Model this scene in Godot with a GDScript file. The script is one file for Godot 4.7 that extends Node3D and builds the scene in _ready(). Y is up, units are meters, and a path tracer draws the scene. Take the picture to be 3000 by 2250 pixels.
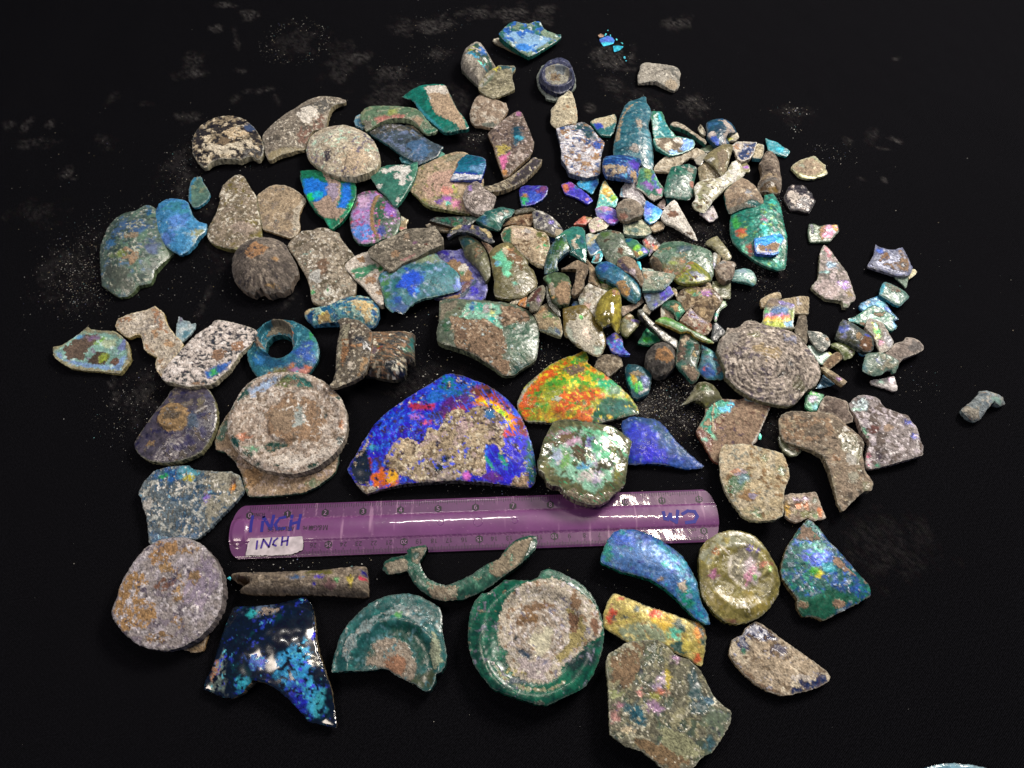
extends Node3D
# Excavated glass fragments on a black cloth with a ruler. Lengths in the tables are millimetres.
const MM := 0.001
const STEP := 0.6
var noise := FastNoiseLite.new()
var taken := {}
var jobs: Array[Dictionary] = []
var last_root: Node3D
var crust_mat: StandardMaterial3D
var glass_mat: StandardMaterial3D
var gloss_mat: StandardMaterial3D
var irid_mat: StandardMaterial3D
var irid_gloss_mat: StandardMaterial3D

func _ready() -> void:
	var cam := Camera3D.new()
	cam.name = "camera"
	cam.fov = 53.07000
	cam.near = 0.02
	cam.far = 20.0
	add_child(cam)
	cam.position = Vector3(0, 0.49879, 0.27648)
	cam.rotation_degrees = Vector3(-61.00000, 0, 0)
	cam.current = true
	var env := Environment.new()
	env.background_mode = Environment.BG_COLOR
	env.background_color = Color(0.27, 0.31, 0.42)
	env.tonemap_mode = Environment.TONE_MAPPER_LINEAR
	env.tonemap_exposure = 1.0
	env.sdfgi_enabled = true
	env.ssao_enabled = true
	env.ssil_enabled = true
	var we := WorldEnvironment.new()
	we.name = "world"
	we.environment = env
	add_child(we)
	# ceiling lamps of the room: a broad panel behind the heap, a second one, and short LED strips
	lamp("ceiling_panel_light", Vector3(0.76, 1.05, -0.66), Vector3(0.0, 0, -0.02), Vector2(0.5, 0.36), 2.35, Color(1.0, 0.962, 0.915))
	lamp("ceiling_panel_light", Vector3(-0.62, 1.15, 0.32), Vector3(-0.05, 0, 0.0), Vector2(0.4, 0.3), 0.55, Color(1.0, 0.94, 0.87))
	lamp("ceiling_strip_light", Vector3(-0.16, 1.3, -0.55), Vector3(0, 0, 0), Vector2(0.30, 0.025), 0.26, Color(1.0, 0.97, 0.93))
	lamp("ceiling_strip_light", Vector3(0.32, 1.3, -0.35), Vector3(0, 0, 0), Vector2(0.26, 0.025), 0.26, Color(1.0, 0.95, 0.86))

	noise.seed = 11
	noise.noise_type = FastNoiseLite.TYPE_SIMPLEX_SMOOTH
	noise.frequency = 1.0
	noise.fractal_type = FastNoiseLite.FRACTAL_FBM
	noise.fractal_octaves = 3
	noise.fractal_gain = 0.55
	materials()
	cloth()
	pieces_a()
	pieces_b()
	pieces_c()
	pieces_d()
	run_jobs()
	ruler()
	dust()

# ---------------------------------------------------------------- helpers
func lamp(called: String, at: Vector3, to: Vector3, size: Vector2, energy: float, color: Color) -> void:
	var l := AreaLight3D.new()
	l.name = called
	l.area_size = size
	l.light_energy = energy
	l.light_color = color
	l.shadow_enabled = true
	add_child(l, true)
	l.position = at
	l.look_at(to, Vector3(0, 0, -1) if absf((to - at).normalized().dot(Vector3.UP)) > 0.99 else Vector3.UP)

func numbered(called: String) -> String:
	if not taken.has(called):
		taken[called] = 0
		return called
	taken[called] += 1
	return "%s_%03d" % [called, taken[called]]

func tag(o: Node, label: String, category: String, group := "") -> void:
	o.set_meta("label", label)
	if category:
		o.set_meta("category", category)
	if group:
		o.set_meta("group", group)

func hexc(s: String) -> Color:
	return Color.html(s).srgb_to_linear()

func noise_tex(freq: float, bump: float, seed_: int, lo: float, hi: float, normal := false) -> NoiseTexture2D:
	var n := FastNoiseLite.new()
	n.seed = seed_
	n.noise_type = FastNoiseLite.TYPE_SIMPLEX_SMOOTH
	n.frequency = freq
	n.fractal_octaves = 4
	var t := NoiseTexture2D.new()
	t.width = 512
	t.height = 512
	t.seamless = true
	t.noise = n
	if normal:
		t.as_normal_map = true
		t.bump_strength = bump
	else:
		var g := Gradient.new()
		g.set_color(0, Color(lo, lo, lo))
		g.set_color(1, Color(hi, hi, hi))
		t.color_ramp = g
	return t

func base_mat(called: String, rough: float, metal: float) -> StandardMaterial3D:
	var m := StandardMaterial3D.new()
	m.resource_name = called
	m.vertex_color_use_as_albedo = true
	m.roughness = rough
	m.metallic = metal
	return m

func materials() -> void:
	var grain := noise_tex(0.05, 6.0, 3, 0, 1, true)
	var fine := noise_tex(0.03, 2.0, 5, 0, 1, true)
	var rough_map := noise_tex(0.02, 1.0, 8, 0.25, 1.0)
	crust_mat = base_mat("dirt_crust", 0.9, 0.0)
	crust_mat.normal_enabled = true
	crust_mat.normal_texture = grain
	crust_mat.normal_scale = 0.9
	glass_mat = base_mat("weathered_glass", 0.5, 0.0)
	glass_mat.metallic_specular = 0.6
	glass_mat.roughness_texture = rough_map
	glass_mat.normal_enabled = true
	glass_mat.normal_texture = fine
	glass_mat.normal_scale = 0.35
	gloss_mat = base_mat("smooth_glass", 0.14, 0.0)
	gloss_mat.metallic_specular = 0.7
	irid_mat = base_mat("iridescent_patina", 0.6, 0.18)
	irid_mat.metallic_specular = 0.5
	irid_mat.roughness_texture = rough_map
	irid_mat.normal_enabled = true
	irid_mat.normal_texture = fine
	irid_mat.normal_scale = 0.5
	irid_gloss_mat = base_mat("glossy_iridescent_patina", 0.4, 0.12)
	irid_gloss_mat.metallic_specular = 0.35
	irid_gloss_mat.clearcoat_enabled = true
	irid_gloss_mat.clearcoat = 0.12
	irid_gloss_mat.clearcoat_roughness = 0.12
	for m: StandardMaterial3D in [crust_mat, glass_mat, irid_mat]:
		m.uv1_triplanar = true
		m.uv1_world_triplanar = true
		m.uv1_scale = Vector3(26, 26, 26)

# ---------------------------------------------------------------- fragments
func shard(called: String, label: String, category: String, group: String, cx: float, cz: float, opts: String, base: String, outline: String, layers: Array) -> void:
	jobs.append({"part": false, "name": called, "label": label, "category": category, "group": group, "c": Vector2(cx, cz), "opts": opts, "base": base, "outline": outline, "layers": layers})

func part(called: String, opts: String, base: String, outline: String, layers: Array) -> void:
	var j := jobs[jobs.size() - 1]
	if j.part == false:
		j["has_parts"] = true
	else:
		pass
	jobs.append({"part": true, "name": called, "c": j.c, "opts": opts, "base": base, "outline": outline, "layers": layers})

func run_jobs() -> void:
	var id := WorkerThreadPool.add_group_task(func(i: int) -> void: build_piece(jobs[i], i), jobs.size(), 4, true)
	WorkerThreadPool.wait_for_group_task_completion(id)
	for j in jobs:
		var low: float = j.low
		if not j.part:
			var root := Node3D.new() if j.has("has_parts") else MeshInstance3D.new()
			root.name = numbered(j.name)
			tag(root, j.label, j.category, j.group)
			add_child(root)
			root.position = Vector3(j.c.x, low, j.c.y) * MM
			j["node"] = root
			last_root = root
			if j.has("has_parts"):
				emit(j, "body", root, Vector3.ZERO)
			else:
				fill(root as MeshInstance3D, j)
		else:
			emit(j, j.name, last_root, Vector3(0, low * MM - last_root.position.y, 0))

func emit(j: Dictionary, called: String, parent: Node3D, at: Vector3) -> void:
	var o := MeshInstance3D.new()
	o.name = called
	parent.add_child(o, true)
	o.position = at
	fill(o, j)

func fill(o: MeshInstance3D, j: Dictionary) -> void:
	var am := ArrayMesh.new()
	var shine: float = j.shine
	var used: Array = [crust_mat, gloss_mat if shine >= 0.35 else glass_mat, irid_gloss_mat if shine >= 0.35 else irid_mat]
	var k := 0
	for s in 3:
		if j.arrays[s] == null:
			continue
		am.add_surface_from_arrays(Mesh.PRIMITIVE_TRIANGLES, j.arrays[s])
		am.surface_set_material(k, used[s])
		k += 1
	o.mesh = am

func points(s: String) -> PackedVector2Array:
	var out := PackedVector2Array()
	for q in s.split(" ", false):
		var v := q.split(",")
		out.append(Vector2(v[0].to_float(), v[1].to_float()))
	return out

func rounded(p: PackedVector2Array) -> PackedVector2Array:
	var out := PackedVector2Array()
	var n := p.size()
	for i in n:
		var a := p[i]
		var b := p[(i + 1) % n]
		out.append(a.lerp(b, 0.1))
		out.append(a.lerp(b, 0.9))
	return out

func resampled(p: PackedVector2Array, step: float, rough: float, off: float) -> PackedVector2Array:
	var out := PackedVector2Array()
	var n := p.size()
	var walked := 0.0
	for i in n:
		var a := p[i]
		var b := p[(i + 1) % n]
		var len := a.distance_to(b)
		var k := maxi(1, int(round(len / step)))
		var nor := (b - a).orthogonal().normalized()
		for q in k:
			var t := float(q) / k
			var r := noise.get_noise_2d((walked + t * len) * 0.35 + off, off * 1.7) * rough
			out.append(a.lerp(b, t) + nor * r)
		walked += len
	return out

func build_piece(j: Dictionary, number: int) -> void:
	var o := {}
	for q: String in j.opts.split(" ", false):
		var kv := q.split("=")
		o[kv[0]] = kv[1]
	var low: float = o.y.to_float()
	var th: float = o.th.to_float()
	var dome: float = o.dome.to_float() if o.has("dome") else 0.0
	var shine: float = o.shine.to_float() if o.has("shine") else 0.0
	if not o.has("axis") and not o.has("ribs"):
		dome *= 0.6
	j["low"] = low
	j["shine"] = shine
	var off := number * 37.31
	var raw := points(j.outline)
	var poly := resampled(rounded(raw), 0.8, 0.55 if th > 1.5 else 0.25, off)
	var lo := poly[0]
	var hi := poly[0]
	for p in poly:
		lo = lo.min(p)
		hi = hi.max(p)
	lo -= Vector2(1.5, 1.5)
	hi += Vector2(1.5, 1.5)
	var s := STEP
	if (hi.x - lo.x) * (hi.y - lo.y) < 300.0:
		s = 0.45
	var nx := int((hi.x - lo.x) / s) + 2
	var ny := int((hi.y - lo.y) / s) + 2
	var n := nx * ny
	var inside := PackedByteArray()
	inside.resize(n)
	var dist := PackedFloat32Array()
	dist.resize(n)
	dist.fill(1e6)
	var near := PackedVector2Array()
	near.resize(n)
	var pn := poly.size()
	# inside test by scan lines
	for y in ny:
		var wy := lo.y + y * s
		var xs := PackedFloat32Array()
		for i in pn:
			var a := poly[i]
			var b := poly[(i + 1) % pn]
			if (a.y <= wy) != (b.y <= wy):
				xs.append(a.x + (wy - a.y) / (b.y - a.y) * (b.x - a.x))
		xs.sort()
		var k := 0
		while k + 1 < xs.size():
			var x0 := maxi(0, int(ceil((xs[k] - lo.x) / s)))
			var x1 := mini(nx - 1, int(floor((xs[k + 1] - lo.x) / s)))
			for x in range(x0, x1 + 1):
				inside[y * nx + x] = 1
			k += 2
	var edges: Array = [poly]
	if o.has("hole"):
		var hv: PackedFloat64Array = floats(o.hole)
		var hc := Vector2(hv[0], hv[1])
		var ring := PackedVector2Array()
		for i in 60:
			var ang := TAU * i / 60.0
			ring.append(hc + Vector2(cos(ang), sin(ang) * 1.02) * hv[2] * (1.0 + 0.06 * noise.get_noise_2d(cos(ang) * 2.0, sin(ang) * 2.0)))
		edges.append(ring)
		for y in ny:
			for x in nx:
				if hc.distance_to(lo + Vector2(x, y) * s) < hv[2]:
					inside[y * nx + x] = 0
	var reach := s * 2.6
	for e: PackedVector2Array in edges:
		var en := e.size()
		for i in en:
			var a := e[i]
			var b := e[(i + 1) % en]
			var ab := b - a
			var l2 := maxf(ab.length_squared(), 1e-9)
			var x0 := maxi(0, int((minf(a.x, b.x) - reach - lo.x) / s))
			var x1 := mini(nx - 1, int((maxf(a.x, b.x) + reach - lo.x) / s) + 1)
			var y0 := maxi(0, int((minf(a.y, b.y) - reach - lo.y) / s))
			var y1 := mini(ny - 1, int((maxf(a.y, b.y) + reach - lo.y) / s) + 1)
			for y in range(y0, y1 + 1):
				for x in range(x0, x1 + 1):
					var p := lo + Vector2(x, y) * s
					var t := clampf((p - a).dot(ab) / l2, 0.0, 1.0)
					var q := a + ab * t
					var d := p.distance_to(q)
					var id := y * nx + x
					if d < dist[id]:
						dist[id] = d
						near[id] = q
	# distance to the edge inside the piece
	var dd := PackedFloat32Array()
	dd.resize(n)
	for i in n:
		dd[i] = dist[i] if inside[i] else 0.0
	var s2 := s * 1.41421
	for y in range(1, ny - 1):
		for x in range(1, nx - 1):
			var i := y * nx + x
			if inside[i]:
				dd[i] = minf(dd[i], minf(minf(dd[i - 1], dd[i - nx]) + s, minf(dd[i - nx - 1], dd[i - nx + 1]) + s2))
	var most := 0.1
	for y in range(ny - 2, 0, -1):
		for x in range(nx - 2, 0, -1):
			var i := y * nx + x
			if inside[i]:
				dd[i] = minf(dd[i], minf(minf(dd[i + 1], dd[i + nx]) + s, minf(dd[i + nx + 1], dd[i + nx - 1]) + s2))
				most = maxf(most, dd[i])
	# which points and cells are kept
	var valid := PackedByteArray()
	valid.resize(n)
	for i in n:
		valid[i] = 1 if inside[i] or dist[i] < 0.75 * s else 0
	var cell := PackedByteArray()
	cell.resize(n)
	for y in ny - 1:
		for x in nx - 1:
			var i := y * nx + x
			if valid[i] and valid[i + 1] and valid[i + nx] and valid[i + nx + 1] and inside[i] + inside[i + 1] + inside[i + nx] + inside[i + nx + 1] >= 1:
				cell[i] = 1
	var vert := PackedInt32Array()
	vert.resize(n)
	vert.fill(-1)
	var pos := PackedVector2Array()
	var dep := PackedFloat32Array()
	var src := PackedInt32Array()
	var rim := PackedByteArray()
	for y in range(1, ny - 1):
		for x in range(1, nx - 1):
			var i := y * nx + x
			var c4 := cell[i] + cell[i - 1] + cell[i - nx] + cell[i - nx - 1]
			if c4 == 0:
				continue
			vert[i] = pos.size()
			src.append(i)
			if c4 < 4:
				pos.append(near[i])
				dep.append(0.0)
				rim.append(1)
			else:
				pos.append(lo + Vector2(x, y) * s)
				dep.append(dd[i])
				rim.append(0)
	var vn := pos.size()
	# ------------------------------------------------ colour, class and relief
	var col := PackedColorArray()
	col.resize(vn)
	var cls := PackedByteArray()
	cls.resize(vn)
	var up := PackedFloat32Array()
	up.resize(vn)
	var bt: PackedStringArray = j.base.split(" ")
	var ids := {"c": 0, "g": 1, "i": 2}
	var bcls: int = ids[bt[0]]
	var ca := hexc(bt[1])
	var cb := hexc(bt[2])
	for i in vn:
		var p := pos[i]
		var w := clampf(0.5 + 1.3 * noise.get_noise_2d(p.x * 0.11 + off, p.y * 0.11 - off), 0.0, 1.0)
		col[i] = ca.lerp(cb, w)
		cls[i] = bcls
		up[i] = 0.0
	var li := 0
	var patched := [false, false, false]
	for l: String in j.layers:
		li += 1
		if l.begins_with("p "):
			patched[ids[l.get_slice(" ", 2)]] = true
		paint(l, li, off, pos, dep, col, cls, up, ids, bcls, patched)
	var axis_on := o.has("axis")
	if th > 1.5 and not axis_on:  # pale chipped edge, with edge highlight and translucency painted into the colour
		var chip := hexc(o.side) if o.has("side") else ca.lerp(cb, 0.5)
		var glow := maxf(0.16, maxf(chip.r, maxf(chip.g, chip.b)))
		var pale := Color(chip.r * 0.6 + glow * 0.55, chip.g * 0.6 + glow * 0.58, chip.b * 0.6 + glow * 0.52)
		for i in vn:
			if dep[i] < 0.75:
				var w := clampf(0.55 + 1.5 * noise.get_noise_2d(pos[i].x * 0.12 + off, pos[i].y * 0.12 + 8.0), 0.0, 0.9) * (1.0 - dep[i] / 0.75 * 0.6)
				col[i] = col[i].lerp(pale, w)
	# fine grain of the surface
	var rng := RandomNumberGenerator.new()
	rng.seed = 1000 + number
	for i in vn:
		var p := pos[i]
		var k := 1.0
		var g1 := noise.get_noise_2d(p.x * 0.8 + off, p.y * 0.8 + 3.0)
		var g2 := noise.get_noise_2d(p.x * 0.22 - off, p.y * 0.22 + 9.0)
		var g3 := noise.get_noise_2d(p.x * 0.06 + 31.0, p.y * 0.06 - off)
		var r := rng.randf()
		if cls[i] == 0:
			k = 1.0 + 0.7 * g1 + 0.5 * g2 + 0.3 * g3
			var g4 := noise.get_noise_2d(p.x * 0.42 + 50.0, p.y * 0.42 + off)
			if g4 > 0.36:
				k *= 0.55
			elif g4 < -0.42:
				k *= 1.4
			if r < 0.04:
				k *= 1.4
			elif r < 0.10:
				k *= 0.62
			up[i] += 0.17 * g1 + 0.42 * g2 + (rng.randf() - 0.5) * 0.06
		elif cls[i] == 1:
			k = 1.0 + 0.4 * g1 + 0.45 * g2 + 0.3 * g3
			if r < 0.02:
				k *= 2.0
			up[i] += (0.04 * g1 + 0.2 * g2) * (1.0 - 0.94 * minf(shine, 1.0))
		else:
			k = 1.0 + 0.6 * g1 + 0.5 * g2 + 0.35 * g3
			if r < 0.035:
				k *= 1.7
			elif r < 0.08:
				k *= 0.55
			up[i] += (0.06 * g1 + 0.2 * g2) * (1.0 - 0.94 * minf(shine, 1.0))
		k = clampf(k, 0.12, 2.6)
		var c := col[i]
		if cls[i] == 0:
			var grey := (c.r + c.g + c.b) / 3.0
			c = c.lerp(Color(grey * 1.04, grey * 1.05, grey * 1.06), 0.26)
		col[i] = Color(minf(c.r * k, 0.95), minf(c.g * k, 0.95), minf(c.b * k, 0.95))
	# big form
	var rv: PackedFloat64Array = floats(o.ring) if o.has("ring") else PackedFloat64Array()
	var bv: PackedFloat64Array = floats(o.boss) if o.has("boss") else PackedFloat64Array()
	var cv: PackedFloat64Array = floats(o.coil) if o.has("coil") else PackedFloat64Array()
	var mean := Vector2.ZERO
	for p in pos:
		mean += p
	mean /= vn
	var sa := 0.0
	var sb := 0.0
	var sab := 0.0
	for p in pos:
		sa += (p.x - mean.x) * (p.x - mean.x)
		sb += (p.y - mean.y) * (p.y - mean.y)
		sab += (p.x - mean.x) * (p.y - mean.y)
	sa /= vn
	sb /= vn
	sab /= vn
	var det := maxf(sa * sb - sab * sab, 1e-6)
	var lean := Vector2.ZERO
	if low > 4.5 and not j.part:
		lean = Vector2.from_angle(noise.get_noise_2d(off, 77.0) * 9.0) * minf(0.11, 2.2 / sqrt(maxf(sa, sb)) * 0.5)
	var form := PackedFloat32Array()
	form.resize(n)
	for i in n:
		var t := clampf(dd[i] / most, 0.0, 1.0)
		if axis_on and shine < 0.9:
			form[i] = sqrt(maxf(0.0, 1.0 - (1.0 - t) * (1.0 - t)))
		else:
			var p := lo + Vector2(i % nx, i / nx) * s - mean
			var r2 := (p.x * p.x * sb - 2.0 * p.x * p.y * sab + p.y * p.y * sa) / det * 0.25
			form[i] = 0.84 * clampf(1.0 - r2, -0.3, 1.0) + 0.16 * (1.0 - (1.0 - t) * (1.0 - t))
	for pass_ in 3:
		var f2 := form.duplicate()
		for y in range(1, ny - 1):
			for x in range(1, nx - 1):
				var i := y * nx + x
				if inside[i]:
					f2[i] = 0.2 * (form[i] + form[i - 1] + form[i + 1] + form[i - nx] + form[i + nx])
		form = f2
	var bow := noise.get_noise_2d(off, 5.0) * 0.02
	var bow2 := noise.get_noise_2d(off, 25.0) * 0.02
	var hgt := PackedFloat32Array()
	hgt.resize(n)
	hgt.fill(th)
	for i in vn:
		var p := pos[i]
		var h := th + dome * form[src[i]] + up[i] * (0.25 + 0.75 * clampf(dep[i] / 1.2, 0.0, 1.0))
		h += 0.5 * noise.get_noise_2d(p.x * 0.03 + off, p.y * 0.03) * minf(th * 0.4, 1.6)
		h += lean.dot(p)
		if axis_on and shine < 0.3:
			h += 0.12 * sin(p.dot(Vector2.from_angle(deg_to_rad(o.axis.to_float()) + PI / 2)) * 1.6)
		if rv.size():
			var v := p - Vector2(rv[0], rv[1])
			var d := (v.length() - rv[2]) / (rv[3] * 0.5)
			var rise := rv[4]
			if rv.size() > 5:
				rise *= 1.0 - rv[5] * sin(atan2(v.y, v.x)) + 0.12 * noise.get_noise_2d(v.angle() * 2.0, 3.0)
			h += rise * exp(-d * d) if rv.size() <= 5 else rise / (1.0 + pow(absf(d), 5.0))
		if bv.size():
			var d := p.distance_to(Vector2(bv[0], bv[1])) / bv[2]
			h += 2.2 * (1.0 - smoothstep(0.82, 1.02, d + 0.05 * noise.get_noise_2d(p.x * 0.2, p.y * 0.2)))
		if cv.size():
			var v := p - Vector2(cv[0], cv[1])
			h += 0.45 * sin(v.length() * 1.9 + v.angle() + 9.0 * noise.get_noise_2d(p.x * 0.035, p.y * 0.035)) * (0.4 + 1.4 * absf(noise.get_noise_2d(p.x * 0.08, p.y * 0.08)))
		if o.has("ribs"):
			h += 0.9 * sin(p.angle() * 26.0 + 0.06 * p.length()) * clampf(1.0 - dep[i] / 9.0, 0.0, 1.0) * clampf(p.y * 0.1 + 0.6, 0.0, 1.0)
		if o.has("rim"):
			var d := (dep[i] - 4.0) / 2.5
			h += 1.8 * exp(-d * d)
		var b := clampf(dep[i] / 0.8, 0.0, 1.0)
		h -= 0.45 * (1.0 - b) * (1.0 - b) * minf(1.0, th / 3.0)
		hgt[src[i]] = maxf(h, 0.35)
	# ------------------------------------------------ triangles by class
	var pv: Array = []
	var pnm: Array = []
	var pc: Array = []
	var pi: Array = []
	var maps: Array = []
	for k in 3:
		pv.append(PackedVector3Array())
		pnm.append(PackedVector3Array())
		pc.append(PackedColorArray())
		pi.append(PackedInt32Array())
		var mp := PackedInt32Array()
		mp.resize(vn)
		mp.fill(-1)
		maps.append(mp)
	var nor := PackedVector3Array()
	nor.resize(vn)
	for i in vn:
		var g := src[i]
		var hx0 := hgt[g - 1] if vert[g - 1] >= 0 else hgt[g]
		var hx1 := hgt[g + 1] if vert[g + 1] >= 0 else hgt[g]
		var hy0 := hgt[g - nx] if vert[g - nx] >= 0 else hgt[g]
		var hy1 := hgt[g + nx] if vert[g + nx] >= 0 else hgt[g]
		nor[i] = Vector3((hx0 - hx1) / (2.0 * s), 1.0, (hy0 - hy1) / (2.0 * s)).normalized()
	var quad := PackedInt32Array([0, 0, 0, 0])
	for y in range(1, ny - 1):
		for x in range(1, nx - 1):
			var i := y * nx + x
			if not cell[i]:
				continue
			quad[0] = vert[i]
			quad[1] = vert[i + 1]
			quad[2] = vert[i + nx + 1]
			quad[3] = vert[i + nx]
			var k: int = cls[quad[0]]
			var k2: int = cls[quad[2]]
			if k2 < k and rng.randf() < 0.5:
				k = k2
			var mp: PackedInt32Array = maps[k]
			for q in 4:
				var v := quad[q]
				if mp[v] < 0:
					mp[v] = pv[k].size()
					pv[k].append(Vector3(pos[v].x, hgt[src[v]], pos[v].y) * MM)
					pnm[k].append(nor[v])
					pc[k].append(col[v])
			maps[k] = mp
			pi[k].append_array(PackedInt32Array([mp[quad[0]], mp[quad[1]], mp[quad[2]], mp[quad[0]], mp[quad[2]], mp[quad[3]]]))
	# ------------------------------------------------ broken edges
	var wk := 1 if bcls > 0 else 0
	var side := hexc(o.side) if o.has("side") else ca.lerp(cb, 0.4)
	var nb := [[0, 1, -nx], [1, 1 + nx, 1], [1 + nx, nx, nx], [nx, 0, -1]]
	for y in range(1, ny - 1):
		for x in range(1, nx - 1):
			var i := y * nx + x
			if not cell[i]:
				continue
			for e: Array in nb:
				if cell[i + e[2]]:
					continue
				var a := vert[i + e[0]]
				var b := vert[i + e[1]]
				if a < 0 or b < 0:
					continue
				wall(pv[wk], pnm[wk], pc[wk], pi[wk], pos[a], pos[b], hgt[src[a]], hgt[src[b]], side, off)
	var under := Geometry2D.triangulate_polygon(resampled(raw, 6.0, 0.0, 0.0))
	var up_poly := resampled(raw, 6.0, 0.0, 0.0)
	var first: int = pv[wk].size()
	for p in up_poly:
		pv[wk].append(Vector3(p.x * 0.97, 0.1, p.y * 0.97) * MM)
		pnm[wk].append(Vector3.DOWN)
		pc[wk].append(side)
	if not o.has("hole"):
		for q in range(0, under.size(), 3):
			pi[wk].append_array(PackedInt32Array([first + under[q], first + under[q + 1], first + under[q + 2]]))
	var made: Array = []
	for k in 3:
		if pi[k].is_empty():
			made.append(null)
			continue
		var arr := []
		arr.resize(Mesh.ARRAY_MAX)
		arr[Mesh.ARRAY_VERTEX] = pv[k]
		arr[Mesh.ARRAY_NORMAL] = pnm[k]
		arr[Mesh.ARRAY_COLOR] = pc[k]
		arr[Mesh.ARRAY_INDEX] = pi[k]
		made.append(arr)
	j["arrays"] = made

func wall(v: PackedVector3Array, nm: PackedVector3Array, c: PackedColorArray, ix: PackedInt32Array, a: Vector2, b: Vector2, ha: float, hb: float, side: Color, off: float) -> void:
	var d := (b - a).normalized()
	var out := Vector3(d.y, 0.15, -d.x).normalized()
	var first := v.size()
	var tilt := Vector2(-d.y, d.x)
	for q in 3:
		var t := q * 0.5
		for e in 2:
			var p := a if e == 0 else b
			var h := (ha if e == 0 else hb) * (1.0 - t)
			var w := noise.get_noise_2d(p.x * 0.3 + off, p.y * 0.3 + t * 9.0)
			var shift := tilt * ((0.25 + 0.5 * w) * t)
			v.append(Vector3(p.x + shift.x, maxf(h, 0.02), p.y + shift.y) * MM)
			nm.append((out + Vector3(0, w * 0.8, 0) + Vector3(d.x, 0, d.y) * w).normalized())
			var k := clampf(1.0 + 1.1 * w, 0.3, 1.9)
			c.append(Color(side.r * k, side.g * k, side.b * k))
	for q in 2:
		var f := first + q * 2
		ix.append_array(PackedInt32Array([f, f + 2, f + 1, f + 1, f + 2, f + 3]))

func floats(t: String) -> PackedFloat64Array:
	var out := PackedFloat64Array()
	for q in t.split(","):
		out.append(q.to_float())
	return out

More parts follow.
